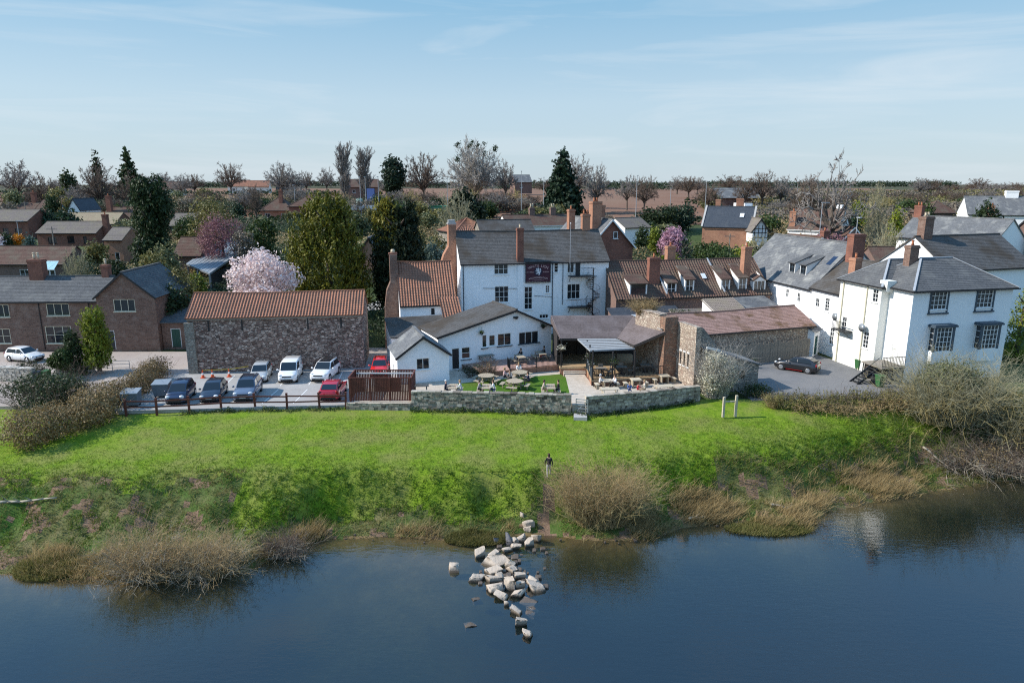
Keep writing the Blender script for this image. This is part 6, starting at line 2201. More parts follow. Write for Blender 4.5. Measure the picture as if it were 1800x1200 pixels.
PM = {p: person_mesh(p) for p in ('sit', 'sit_lean', 'stand', 'walk')}
CLOTH = {'navy': (.015, .02, .05), 'white': (.72, .72, .72), 'grey': (.25, .25, .26), 'pink': (.62, .42, .42), 'black': (.015, .015, .017), 'beige': (.42, .36, .29), 'blue': (.05, .12, .32), 'red': (.5, .04, .05),
         'cream': (.62, .55, .44), 'jeans': (.03, .05, .11), 'tan': (.3, .22, .14), 'brown': (.07, .04, .025), 'blond': (.36, .25, .12), 'silver': (.5, .5, .5), 'shoe': (.03, .03, .03), 'paleg': (.45, .43, .4)}
for k_, c_ in CLOTH.items():
    plain('cloth_' + k_, c_, .85, scale=9, bmp=.3)


def person(loc, face, pose, top, legs, hair, label, s=1.0, cap=None):
    me, hc = PM[pose]
    me = me.copy()
    for m_ in ('cloth_' + top, 'cloth_' + legs, 'skin', 'cloth_shoe'):
        me.materials.append(MAT[m_])
    t_ = thing('person', label, 'person', loc, R(face), 'people at the inn')
    t_.scale = (s, s, s)
    put('body', me, t_)
    h = MB()
    ball(h, (hc[0], hc[1] - .02, hc[2] + .015), (.098, .105, .105), 0, 12, 8)
    hb = h.build('cap' if cap else 'hair', 'cloth_' + (cap or hair), t_, True)
    if not cap:
        h = MB()
        ball(h, (hc[0], hc[1] - .055, hc[2] - .07), (.088, .06, .12), 0, 10, 6)
        h.build('back_hair', 'cloth_' + hair, t_, True)
    e = MB()
    for sd in (-1, 1):
        ball(e, (hc[0] + sd * .036, hc[1] + .092, hc[2] - .05), (.014, .012, .010), 0, 6, 4)
    e.build('eyes', 'cloth_brown', t_)


RT, LF, FW, BK = -90, 90, 180, 0     # heading: right, left, towards the river, away from it
person((-5.9, 57.97, 0.4), RT, 'sit', 'navy', 'navy', 'silver', 'person in navy with a white cap at the wall table nearest the outhouse', cap='white')
person((-4.49, 57.97, 0.4), LF, 'sit_lean', 'white', 'paleg', 'blond', 'fair-haired person in pale grey facing the white-capped person')
person((-2.98, 57.97, 0.4), RT, 'sit_lean', 'grey', 'black', 'brown', 'dark-haired person in grey leaning in at the middle wall table')
person((-1.56, 57.97, 0.4), LF, 'sit_lean', 'white', 'jeans', 'brown', 'person in a white top at the middle wall table')
person((2.72, 57.97, 0.4), RT, 'sit_lean', 'beige', 'tan', 'brown', 'person in beige at the wall table next to the gate')
person((4.14, 57.97, 0.4), LF, 'sit', 'black', 'black', 'brown', 'person in a black jacket at the wall table next to the gate')
person((-2.13, 63.22, 0.42), FW, 'sit', 'grey', 'paleg', 'blond', 'person in grey behind the round table by the outhouse')
person((-0.75, 62.05, 0.42), RT, 'sit', 'pink', 'black', 'blond', 'person in pale pink with dark trousers on the lawn')
person((-0.16, 61.48, 0.42), 160, 'sit_lean', 'grey', 'black', 'brown', 'person in grey checks between the pink and white tops')
person((0.66, 64.02, 0.42), FW, 'sit', 'white', 'jeans', 'blond', 'person in white at the rear lawn table below the terrace')
person((1.58, 60.55, 0.42), LF, 'sit_lean', 'navy', 'black', 'brown', 'person in dark navy hunched at the right of the lawn tables')
person((0.94, 68.06, 0.86), 140, 'sit', 'black', 'jeans', 'brown', 'person in black at the left terrace table')
person((3.38, 69.01, 0.86), 110, 'sit', 'black', 'red', 'brown', 'person in dark red and black at the right terrace table')
person((8.0, 59.79, 0.43), RT, 'sit', 'white', 'tan', 'silver', 'grey-haired person in a white shirt on the patio stool')
person((9.37, 59.61, 0.43), 120, 'sit', 'white', 'black', 'brown', 'person in a white shirt and dark trousers on the patio')
person((10.41, 58.05, 0.43), FW, 'sit', 'blue', 'jeans', 'blond', 'child in blue sitting behind the wall on the patio', .82)
person((11.17, 58.39, 0.43), RT, 'sit_lean', 'red', 'red', 'brown', 'small child in red on the patio', .7)
person((11.77, 58.05, 0.43), LF, 'sit', 'cream', 'tan', 'blond', 'fair-haired person in cream beside the children', .95)
person((2.6, 45.1, TZ(2.6, 45.1)), BK, 'walk', 'black', 'paleg', 'brown', 'lone person in black walking up the earth path from the river')

# ================================================================ POLES AND FAR STRUCTURES


def pole(px, ytop, Y_, label, kind='wood', name='utility_pole', cat_='pole', arm=False):
    x = (px - 900) / 1200 * (Y_ * 1.01)
    z0 = TZ(x, Y_)
    zt = 18.5 + Y_ * (325 - ytop) / 1200 * 1.01
    t_ = thing(name, label, cat_, (x, Y_, z0 - .3), 0, 'poles and lamp posts')
    h = zt - z0 + .3
    MB().tube((0, 0, 0), (0, 0, h), .13 if kind == 'wood' else .1, .09 if kind == 'wood' else .06, 8).build('pole', 'grey_timber' if kind == 'wood' else 'lead', t_)
    if kind == 'wood':
        MB().box(-.9, -.06, h - .5, .9, .06, h - .38).build('crossarm', 'grey_timber', t_)
    else:
        MB().box(-.15, -1.0 if not arm else -.2, h - .02, .15 if not arm else 1.2, .15, h + .12).build('lamp_head', 'lead', t_)


pole(1276, 407, 118, 'wooden telegraph pole before the brick schoolhouse')
pole(1112, 310, 170, 'tall white lamp post standing left of the pink cherry', 'metal', 'lamp_post', 'lamp post')
pole(1230, 320, 175, 'tall white lamp post above the left end of the schoolhouse roof', 'metal', 'lamp_post', 'lamp post')
pole(1385, 320, 180, 'tall white lamp post right of the farm sheds', 'metal', 'lamp_post', 'lamp post')
pole(1170, 331, 185, 'lamp post between the pale hedge trees and the schoolhouse', 'metal', 'lamp_post', 'lamp post')
pole(916, 303, 180, 'lamp post beside the pale hill house', 'metal', 'lamp_post', 'lamp post')
pole(954, 313, 190, 'lamp post with a flat head left of the dark cedar', 'metal', 'lamp_post', 'lamp post')
pole(790, 315, 190, 'lamp post in front of the brown thicket', 'metal', 'lamp_post', 'lamp post')
pole(642, 312, 185, 'first of two close lamp posts beside the poplars', 'metal', 'lamp_post', 'lamp post')
pole(651, 312, 190, 'second of two close lamp posts beside the poplars', 'metal', 'lamp_post', 'lamp post')
pole(673, 312, 186, 'lamp post right of the blue sign', 'metal', 'lamp_post', 'lamp post')
pole(530, 325, 200, 'lamp post in the field behind the hipped house', 'metal', 'lamp_post', 'lamp post')
pole(50, 386, 135, 'street lamp by the orange shrub', 'metal', 'lamp_post', 'lamp post', True)
pole(108, 395, 118, 'thin wooden pole in front of the brick bungalow')
pole(68, 352, 160, 'thin pole between the brick houses at the left')
pole(1493, 380, 105, 'thin grey pole beside the dark gable', 'metal', 'lamp_post', 'lamp post')
pole(1430, 355, 120, 'lamp post left of the tall bare tree', 'metal', 'lamp_post', 'lamp post', True)

CN = thing('petrol_canopy', 'white and green forecourt canopy beyond the golden cypress', 'canopy', ((-45.42, 185, 12.45)[0], 185, 0), R(2))
MB().box(0, 0, 12.0, 9.4, 8, 13.1).build('white_fascia', 'canopy_white', CN)
MB().box(9.42, .1, 12.0, 28, 8, 12.95).build('green_fascia', 'canopy_green', CN)
MB().box(9.44, .02, 12.35, 28, .095, 12.5).build('fascia_stripe', 'tank_green', CN)
for x in (2, 8, 15, 22):
    MB().box(x - .2, 3, 8.5, x + .2, 3.4, 12.0).build('column', 'lead', CN)
sgn = thing('roadside_sign', 'square blue roadside sign above the forecourt', 'sign', ((-39.5, 195, 13.69)[0], 195, 9.5), R(-20))
MB().box(-1.2, 0, 4.4, 1.2, .3, 8.0).build('panel', 'blue_paint', sgn)
MB().box(-1.0, .05, 0, -.8, .25, 4.4).box(.8, .05, 0, 1.0, .25, 4.4).build('leg', 'lead', sgn)
tk = thing('storage_tank', 'pale green storage tank above the forecourt roof', 'tank', ((-43.4, 198, 12.5)[0], 198, 9.5))
MB().tube((0, 0, 0), (0, 0, 5.0), .95, .95, 18).build('shell', 'tank_green', tk, True)
MB().tube((0, 0, 5.0), (0, 0, 5.3), .95, .3, 18).build('lid', 'tank_green', tk)
st = thing('price_sign', 'white upright price sign near the forecourt', 'sign', ((-18.21, 165, 8.57)[0], 165, 6.8))
MB().box(-.9, 0, .5, .9, .25, 4.8).build('panel', 'canopy_white', st)
MB().box(-1.0, -.05, 0, 1.0, .3, .5).build('plinth', 'lead', st)

# ================================================================ RIVER STONES
bm = bmesh.new()
bmesh.ops.create_icosphere(bm, subdivisions=3, radius=1)
ico_v = np.array([v.co[:] for v in bm.verts])
ico_f = np.array([[v.index for v in f.verts] for f in bm.faces])
bm.free()


def rock_mesh(seed, dims, mat):
    r = np.random.default_rng(seed)
    d = ico_v.copy()
    p = np.clip(d * 2.0, -1, 1)
    sh_ = r.normal(0, .22, (3, 3)) * (1 - np.eye(3))
    p = p + p @ sh_
    for _ in range(5):                     # knock corners off with flat cuts
        n_ = unit(r.normal(size=3))
        k = r.uniform(.8, 1.25)
        h = p @ n_
        p = np.where((h > k)[:, None], p - (h - k)[:, None] * n_, p)
    p += .03 * np.stack([wob(p[:, 0] * 3 + seed, p[:, 1] * 3 + i, 2.0, seed % 7 + i) for i in range(3)], 1)
    v = p * np.array(dims) / 2
    return np_mesh('rock', v, ico_f, mat)


ROCKS = [(-2.05, 39.28, 0.67, 0.55, 'p', 'lone flat pale rock left of the stone heap near the reeds'),
         (-3.55, 37.66, 0.6, 0.58, 'p', 'split pale rock standing alone left of the heap'),
         (-1.17, 39.23, 0.63, 0.4, 'p', 'pale boulder packed in the midstream stone heap'),
         (-0.31, 39.86, 0.63, 0.4, 'p', 'pale rock of the line between the bank and the heap'),
         (0.2, 40.32, 0.56, 0.36, 'p', 'pale rock of the line between the bank and the heap'),
         (1.12, 40.58, 0.6, 0.56, 'p', 'pale rock of the line between the bank and the heap'),
         (1.6, 41.28, 0.65, 0.57, 'p', 'square pale rock at the foot of the earth path'),
         (0.56, 41.25, 0.65, 0.47, 'p', 'pale rock of the line between the bank and the heap'),
         (0.25, 40.91, 0.39, 0.52, 'p', 'pale rock of the line between the bank and the heap'),
         (1.11, 42.51, 0.67, 0.48, 'p', 'pale rock highest up the bank by the path'),
         (1.0, 42.23, 0.53, 0.32, 'p', 'pale rock of the line between the bank and the heap'),
         (-0.21, 40.87, 0.43, 0.72, 'd', 'dark pointed slab leaning among the pale rocks'),
         (-0.99, 40.92, 0.43, 0.36, 'd', 'small dark rock in the sedge'),
         (-0.93, 38.22, 1.06, 0.53, 'p', 'longest pale slab at the top of the midstream heap'),
         (-0.15, 38.1, 0.77, 0.44, 'p', 'pale boulder packed in the midstream stone heap'),
         (-0.01, 37.57, 0.64, 0.43, 'p', 'pale boulder packed in the midstream stone heap'),
         (-1.1, 37.31, 0.84, 0.43, 'p', 'pale boulder packed in the midstream stone heap'),
         (-2.11, 36.56, 0.75, 0.42, 'p', 'squared pale block standing clear at the left of the heap'),
         (-1.12, 36.49, 0.71, 0.47, 'p', 'pale boulder packed in the midstream stone heap'),
         (0.46, 36.78, 0.63, 0.47, 'p', 'pale boulder packed in the midstream stone heap'),
         (-0.96, 35.51, 0.88, 0.59, 'p', 'pale boulder packed in the midstream stone heap'),
         (-0.16, 35.65, 0.54, 0.96, 'p', 'tall upright pale block in the middle of the heap'),
         (0.5, 35.79, 0.54, 0.6, 'p', 'pale boulder packed in the midstream stone heap'),
         (1.25, 36.31, 0.74, 0.42, 'p', 'pale boulder packed in the midstream stone heap'),
         (1.46, 35.66, 0.92, 0.41, 'p', 'long pale slab at the right edge of the heap'),
         (-0.59, 34.84, 0.79, 0.4, 'p', 'pale boulder packed in the midstream stone heap'),
         (0.33, 35.04, 0.72, 0.41, 'p', 'pale boulder packed in the midstream stone heap'),
         (-0.71, 36.69, 0.47, 0.47, 'p', 'pale boulder packed in the midstream stone heap'),
         (-0.31, 34.09, 0.26, 0.35, 'p', 'small white rock just below the heap'),
         (0.23, 33.48, 0.69, 0.35, 'p', 'slanting pale rock in open water below the heap'),
         (0.92, 34.41, 0.82, 0.32, 'w', 'wet brown rock barely showing right of the lower rocks'),
         (0.99, 33.4, 0.54, 0.32, 'w', 'wet brown rock barely showing right of the lower rocks'),
         (0.5, 32.4, 0.6, 0.46, 'p', 'rounded pale rock in open water, second from the lowest'),
         (0.84, 31.4, 0.48, 0.37, 'p', 'lowest pale rock farthest out in the river'),
         (-2.23, 32.4, 0.64, 0.46, 'w', 'reddish wet rock breaking the surface left of the lowest rocks'),
         (-2.01, 34.71, 0.52, 0.45, 'w', 'drowned rock left of the heap'),
         (1.17, 33.88, 0.51, 0.32, 'w', 'wet brown rock barely showing right of the lower rocks'),
         (0.7, 43.2, 0.27, 0.54, 'p', 'narrow pale rock leaning at the path foot')]
for i, (x, y, w, h, kind, lab) in enumerate(ROCKS):
    mt = {'p': 'rock', 'd': 'rock_dark', 'w': 'rock_wet'}[kind]
    hh = {'p': h, 'd': h, 'w': h * .8}[kind]
    o = put('river_rock', rock_mesh(100 + i, (w, w * random.uniform(.55, .8), hh), mt), None, (x, y, max(WATER_Z, TZ(x, y)) + hh * (.22 if kind != 'w' else -.42)), random.uniform(-.5, .5))
    o.rotation_euler = (random.uniform(-.12, .12), random.uniform(-.15, .15), random.uniform(-.6, .6))
    tag(o, lab, 'rock', 'rocks of the old river weir')

# small rubble between the big stones
rr = np.random.default_rng(91)
RV, RF = [], []
for i in range(90):
    x, y = rr.normal(-.1, 1.0), rr.uniform(35.6, 41.6)
    if i % 3 == 0:
        x, y = rr.uniform(-13, 22), 0.
        y = float(np.interp(x, SX, SY)) + rr.normal(0, .25)
    r = rr.uniform(.08, .22) if i % 3 else rr.uniform(.04, .10)
    v = np.clip(ico_v[:, :] * 1.6, -1, 1) * r * rr.uniform(.6, 1.2, 3) + np.array([x, y, max(WATER_Z - .03, TZ(x, y))])
    RV.append(v)
    RF.append(ico_f + i * len(ico_v))
tag(put('river_rubble', np_mesh('river_rubble', np.concatenate(RV), np.concatenate(RF), 'rock_wet')), 'small rubble between the boulders and along the waterline', kind='stuff')

# ================================================================ VEGETATION
G5 = np.random.default_rng(55)


def grow(rng, trunk, maxlev, nch, ang, ratio, bend, lift, start, nseg=(4, 4, 3, 3, 2), r0=.035, taper=.62, lead=True):
    """bare tree of height about 1: list of (p, q, rp, rq, level)"""
    segs = []

    def br(p, d, l, r, lev):
        n = nseg[lev]
        st = l / n
        ra = r
        for i in range(n):
            d = unit(d + rng.normal(size=3) * bend[min(lev, len(bend) - 1)] + np.array([0, 0, lift[min(lev, len(lift) - 1)]]))
            q = p + d * st
            rb_ = r * (1 - taper * (i + 1) / n)
            segs.append((p, q, ra, rb_, lev))
            p, ra = q, rb_
            if lev < maxlev and i >= start[lev]:
                m_ = nch[lev]
                a0 = rng.uniform(0, 6.28)
                for c in range(m_):
                    az = a0 + c * 6.28 / m_ + rng.normal() * .4
                    s = unit(np.cross(d, [math.cos(az), math.sin(az), .31]))
                    t = ang[lev] * rng.uniform(.7, 1.25)
                    br(p, unit(d * math.cos(t) + s * math.sin(t)), l * ratio[lev] * rng.uniform(.65, 1.2), max(rb_ * rng.uniform(.55, .8), .0009), lev + 1)
    br(np.zeros(3), np.array([0, 0, 1.]), trunk, r0, 0)
    return segs


def radial(rng, th, n, wide, tall, nsub, bend, fine=3, low=.15, r0=.034, fan=.5):
    """bare crown: limbs curve from a short trunk out to the surface of a dome"""
    segs = []
    p = np.zeros(3)
    for i in range(3):
        q = np.array([rng.normal() * .008, rng.normal() * .008, th * (i + 1) / 3])
        segs.append((p, q, r0 * (1 - .12 * i), r0 * (1 - .12 * (i + 1)), 0))
        p = q
    for k in range(n):
        az = k * 2.399 + rng.normal() * .25
        e = math.acos(1 - (1 - low) * ((k + .5) / n)) if k else 0.
        tip = np.array([wide * math.sin(e) * math.cos(az), wide * math.sin(e) * math.sin(az), th + tall * (math.cos(e) * .92 + .06)]) * np.array([1, 1, 1]) * rng.uniform(.86, 1.08)
        b0 = np.array([0, 0, th * rng.uniform(.72, 1.0)])
        ctl = b0 * (1 - fan) + tip * fan + np.array([0, 0, tall * .16]) * (1 - math.cos(e)) - np.array([tip[0], tip[1], 0]) * .12 + rng.normal(size=3) * bend * .6
        last, m_ = b0, 7
        for s in range(1, m_ + 1):
            t = s / m_
            q = b0 * (1 - t) ** 2 + 2 * ctl * t * (1 - t) + tip * t * t + rng.normal(size=3) * bend * .25 * t
            ra, rb_ = r0 * .45 * (1 - t * .9 + .12), r0 * .45 * (1 - (t + .14) * .9 + .12)
            segs.append((last, q, max(ra, .002), max(rb_, .0015), 1 if s < 5 else 2))
            if s >= 3:
                d = unit(q - last)
                for _ in range(nsub):
                    d2 = unit(d + rng.normal(size=3) * .55 + np.array([0, 0, .12]))
                    l2 = tall * .17 * rng.uniform(.6, 1.25) * (1.25 - .5 * t)
                    q2 = q + d2 * l2
                    segs.append((q, q2, .004, .002, 2))
                    for _ in range(fine):
                        f0 = q + d2 * l2 * rng.uniform(.35, 1)
                        d3 = unit(d2 + rng.normal(size=3) * .6)
                        segs.append((f0, f0 + d3 * l2 * rng.uniform(.35, .75), .0016, .0008, 3))
            last = q
    return segs


def bare_meshes(seed, kind):
    rng = np.random.default_rng(seed)
    RD = {'oak': (.30, 30, .50, .62, 4, .06, 4, .0, .036, .5), 'ash': (.34, 22, .36, .62, 4, .05, 4, .1, .028, .5), 'dome': (.16, 60, .62, .78, 4, .03, 4, .12, .034, .55), 'thorn': (.12, 30, .55, .80, 4, .08, 4, .05, .026, .5), 'stag': (.36, 17, .56, .60, 3, .13, 3, -.05, .05, .45)}
    if kind in RD:
        segs = radial(rng, *RD[kind])
        lev = np.array([s[4] for s in segs])
        a, b_, ra, rb_ = (np.array([s[i] for s in segs]) for i in range(4))
        zmax = b_[:, 2].max()
        return a / zmax, b_ / zmax, ra, rb_, lev, np.quantile(np.abs(b_[:, :2]), .985) * 2 / zmax
    P_ = {
        'oak': dict(trunk=.42, maxlev=4, nch=(3, 3, 2, 4), ang=(.75, .7, .65, .6), ratio=(.8, .62, .6, .55), bend=(.08, .16, .22, .25), lift=(.05, .10, .06, .05), start=(1, 1, 1, 0), r0=.035),
        'ash': dict(trunk=.45, maxlev=4, nch=(3, 2, 2, 4), ang=(.55, .55, .55, .5), ratio=(.8, .62, .58, .5), bend=(.06, .13, .18, .22), lift=(.05, .16, .12, .1), start=(1, 1, 1, 0), r0=.028),
        'dome': dict(trunk=.26, maxlev=4, nch=(5, 3, 3, 4), ang=(.85, .45, .45, .45), ratio=(1.9, .5, .5, .5), bend=(.04, .07, .1, .12), lift=(.02, .05, .06, .05), start=(2, 1, 1, 0), r0=.034),
        'poplar': dict(trunk=.96, maxlev=3, nch=(5, 2, 3), ang=(.42, .32, .35), ratio=(.27, .5, .5), bend=(.02, .08, .1), lift=(.05, .28, .2), start=(1, 1, 0), nseg=(11, 4, 3, 2), r0=.018, taper=.85),
        'stag': dict(trunk=.45, maxlev=4, nch=(2, 2, 2, 3), ang=(.62, .75, .7, .7), ratio=(1.0, .55, .5, .5), bend=(.06, .16, .26, .3), lift=(.06, .10, .05, .02), start=(1, 1, 1, 0), nseg=(3, 5, 4, 3, 2), r0=.042),
        'birch': dict(trunk=.85, maxlev=3, nch=(3, 3, 4), ang=(.8, .7, .6), ratio=(.34, .5, .5), bend=(.03, .14, .2), lift=(.05, .06, -.1), start=(2, 1, 0), nseg=(7, 4, 3, 2), r0=.018, taper=.85),
        'thorn': dict(trunk=.25, maxlev=4, nch=(4, 3, 2, 3), ang=(.8, .7, .7, .7), ratio=(1.1, .65, .6, .5), bend=(.1, .2, .28, .3), lift=(.03, .06, .04, .03), start=(1, 1, 1, 0), r0=.03),
    }[kind]
    segs = grow(rng, **P_)
    lev = np.array([s[4] for s in segs])
    a, b_, ra, rb_ = (np.array([s[i] for s in segs]) for i in range(4))
    zmax = b_[:, 2].max()
    a, b_ = a / zmax, b_ / zmax
    wd = np.quantile(np.abs(b_[:, :2]), .985) * 2
    return a, b_, ra, rb_, lev, wd


BT = {}


def bare_proto(seed, kind, H=12., tw=.02, bark='bark', twig='twig_brown'):
    """meshes for trunk and crown at height H; twigs are at least tw thick"""
    a, b_, ra, rb_, lev, wd = bare_meshes(seed, kind)
    k = lev <= 1
    v, f = tubes(a[k] * H, b_[k] * H, np.maximum(ra[k] * H, tw), np.maximum(rb_[k] * H, tw), 6)
    tm = np_mesh('trunk', v, f, bark, None, True)
    k = ~k
    v, f = tubes(a[k] * H, b_[k] * H, np.maximum(ra[k] * H, tw), np.maximum(rb_[k] * H * .8, tw * .8), 3)
    return tm, np_mesh('crown', v, f, twig), H, wd * H


def plant(name, label, cat_, x, Y_, ztop, width, proto, group=None, rz=None, base=None):
    tm, cm_, H, W = proto
    z0 = (TZ(x, Y_) if base is None else base) - .15
    t_ = thing(name, label, cat_, (x, Y_, z0), random.uniform(0, 6.28) if rz is None else rz, group)
    t_.scale = (width / W, width / W, max(ztop - z0, 1) / H)
    put('trunk', tm, t_)
    put('crown', cm_, t_)
    return t_


far = {
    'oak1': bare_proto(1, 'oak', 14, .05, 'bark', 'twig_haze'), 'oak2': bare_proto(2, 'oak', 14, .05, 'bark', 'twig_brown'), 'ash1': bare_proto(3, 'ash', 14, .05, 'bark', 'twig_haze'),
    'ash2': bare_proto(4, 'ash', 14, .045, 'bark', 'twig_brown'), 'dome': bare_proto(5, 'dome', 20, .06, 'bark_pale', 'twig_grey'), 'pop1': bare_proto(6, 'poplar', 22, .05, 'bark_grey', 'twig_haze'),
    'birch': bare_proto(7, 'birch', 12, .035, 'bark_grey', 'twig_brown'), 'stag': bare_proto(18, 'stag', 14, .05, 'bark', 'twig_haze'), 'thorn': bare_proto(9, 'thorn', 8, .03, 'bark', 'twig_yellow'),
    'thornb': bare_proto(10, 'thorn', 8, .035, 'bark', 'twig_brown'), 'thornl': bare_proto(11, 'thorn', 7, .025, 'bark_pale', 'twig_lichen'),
}
FT = [
    ('bare_oak', 'round bare oak on the skyline left of the poplars', (-108.5, 330, 29.91, 16.49), 'oak1'),
    ('bare_oak', 'bare oak on the skyline above the red hill roofs', (-136.49, 340, 29.72, 14.25), 'oak2'),
    ('poplar', 'left and taller of the twin columnar poplars', (-54.53, 230, 32.51, 4.79), 'pop1'),
    ('poplar', 'right and shorter of the twin columnar poplars', (-49.41, 236, 31.42, 5.3), 'pop1'),
    ('bare_ash', 'small bare tree between the oak and the poplars', (-87.4, 330, 27.07, 9.06), 'ash1'),
    ('dome_tree', 'great dome-shaped pale bare tree with mistletoe on the skyline', (-13.12, 245, 35.87, 19.19), 'dome'),
    ('bare_ash', 'brown bare tree left of the dome tree', (-33.0, 260, 30.92, 14.62), 'oak2'),
    ('bare_ash', 'slender bare tree right of the dome tree', (-2.32, 240, 27.73, 8.5), 'ash1'),
    ('bare_oak', 'leafy-budded round tree right of the dark cedar', (24.79, 205, 25.27, 8.92), 'oak1'),
    ('bare_ash', 'bare tree just behind the dark cedar', (21.26, 230, 28.77, 11.09), 'ash1'),
    ('bare_ash', 'pale bare tree beside the tall left lamp post', (35.5, 215, 21.89, 6.96), 'ash1'),
    ('bare_oak', 'ivy-trunked bare tree right of the tall left lamp post', (39.78, 210, 21.65, 8.5), 'oak2'),
    ('bare_ash', 'bare tree in front of the farm sheds', (60.52, 215, 19.69, 8.72), 'oak2'),
    ('bare_ash', 'bare tree at the middle of the row over the farm sheds', (75.07, 225, 21.52, 8.02), 'ash2'),
    ('bare_ash', 'tallest bare tree of the row over the farm sheds', (80.74, 225, 23.46, 9.09), 'ash2'),
    ('bare_ash', 'right-hand bare tree of the row over the farm sheds', (87.85, 228, 21.92, 8.49), 'ash1'),
    ('bare_tree', 'tall stag-headed bare tree dominating the right skyline', (56.0, 122, 24.89, 12.53), 'stag'),
    ('bare_tree', 'gnarled pollard right of the tall stag-headed tree', (65.69, 125, 19.39, 4.46), 'thornl'),
    ('bare_tree', 'broad bare tree behind the tall stag-headed tree', (68.02, 160, 20.65, 9.07), 'oak2'),
    ('bare_ash', 'large bare tree at the left edge of the skyline', (-162.64, 230, 26.99, 12.97), 'ash1'),
    ('bare_ash', 'brown bare tree below the left skyline fir', (-127.24, 215, 25.43, 11.44), 'oak2'),
    ('bare_ash', 'bare tree under the dark fir on the left skyline', (-123.31, 225, 23.29, 9.82), 'thornb'),
    ('bare_ash', 'bare tree behind the left brick houses', (-144.64, 215, 22.74, 9.74), 'thornb'),
    ('bare_tree', 'bare branching tree before the dark yew by the price sign', (-10.41, 128, 17.99, 7.7), 'thornl'),
    ('bare_birch', 'thin bare birch beside the ploughed field on the left', (-108.74, 190, 15.48, 4.65), 'birch'),
    ('bare_tree', 'vase-shaped small bare tree left of the hipped house', (-64.5, 175, 18.92, 4.26), 'ash2'),
    ('bare_shrub', 'pale twiggy shrub rising behind the cottage chimneys', (-62.65, 98, 10.19, 4.22), 'thornl'),
    ('bare_tree', 'lichen-pale bare apple tree before the half timbered house', (41.08, 115, 10.64, 5.12), 'thornl'),
    ('bare_tree', 'grey tangled tree left of the wide slate roof', (58.98, 108, 13.31, 4.97), 'thornl'),
]
for nm, lab, (x, Y_, zt, w), k in FT:
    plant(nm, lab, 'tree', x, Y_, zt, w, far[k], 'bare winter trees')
# mistletoe balls in the dome tree
for i in range(16):
    a = G5.uniform(0, 6.28)
    r = G5.uniform(.45, .85)
    x, Y_, zt, w = (-13.12, 245, 35.87, 19.19)
    v, f = leaves(G5.normal(size=(60, 3)) * .42, .5, G5)
    o = put('mistletoe', np_mesh('mistletoe', v, f, 'lf_dark'), None, (x + r * w * .48 * math.cos(a), Y_ + 3 * math.sin(a), zt - 1.5 - (1 - abs(math.sin(a * 1.7))) * 5 - r * 3.5))
    tag(o, 'dark ball of mistletoe in the branches of the dome tree', 'mistletoe', 'mistletoe in the dome tree')
# skyline trees
sky_px = [1592, 1622, 1648, 1680, 1706, 1728, 1752, 1778, 1800, 1180, 1200, 1268, 1405, 340, 362, 268, 310, 530, 552, 660, 690, 120, 140, 960, 975, 1215, 1612, 1690]
for i, px in enumerate(sky_px):
    Yd = 300 + (i * 37) % 120
    x = (px - 900) / 1200 * Yd * 1.012
    top = 18.5 + Yd * (325 - (311 + (i * 13) % 14 if px > 1580 else 300 + (i * 17) % 18)) / 1200
    plant('skyline_tree', 'bare hedgerow tree on the far right skyline' if px > 1580 else ('bare hedgerow tree on the far skyline in the middle' if px > 800 else 'bare hedgerow tree on the far left skyline'), 'tree', x, Yd, max(top, TZ(x, Yd) + 5), 9 + (i * 7) % 6, far[('ash1', 'oak1', 'oak2', 'ash2')[i % 4]], 'bare skyline trees')


def crown_pts(rng, lobes, n, shell=.55):
    """points spread through the outer part of a set of ellipsoids, with outward directions"""
    lobes = [(np.array(c, float), np.array(r, float)) for c, r in lobes]
    wts = np.array([(r[0] * r[1] + r[0] * r[2] + r[1] * r[2]) for c, r in lobes])
    which = rng.choice(len(lobes), n, p=wts / wts.sum())
    d = unit(rng.normal(size=(n, 3)))
    C_ = np.array([l[0] for l in lobes])[which]
    R_ = np.array([l[1] for l in lobes])[which]
    rad = (1 - shell * rng.uniform(0, 1, n) ** 1.6)
    p = C_ + R_ * d * rad[:, None]
    keep = np.ones(n, bool)
    for i, (c, r) in enumerate(lobes):
        q = np.linalg.norm((p - c) / r, axis=1)
        keep &= (which == i) | (q > .62)
    return p[keep], unit(d / R_)[keep]


def leafy(rng, lobes, nclump, per, size, spread, mat, shell=.5, along=None, aspect=1.6, name='crown', flat=.75, spray=0., gap=-.45):
    """leaf clumps over the lobes; with spray they string out along a drooping or rising shoot"""
    p, d = crown_pts(rng, lobes, nclump, shell)
    ext = np.ptp(p, axis=0).max()
    k = wob(p[:, 0] + p[:, 1] * .7, p[:, 2] * 1.3 + p[:, 1], 26. / max(ext, 1), 3) > gap
    p, d = p[k], d[k]
    spread = np.asarray(spread, float) * np.ones(3)
    n = len(p)
    off = rng.normal(size=(n, per, 3)) * spread
    if spray:
        u_ = unit(d * .9 + np.array(along)[None] * .9 + rng.normal(size=(n, 3)) * .35)
        off = off * .3 + u_[:, None] * rng.uniform(-.6, .6, (n, per, 1)) * spray
    c = (p[:, None] + off).reshape(-1, 3)
    dd = np.repeat(d, per, 0)
    al = None if along is None else (np.array(along)[None] + dd * .8)
    v, f = leaves(c, size, rng, dd * flat, al, aspect)
    return np_mesh(name, v, f, mat)


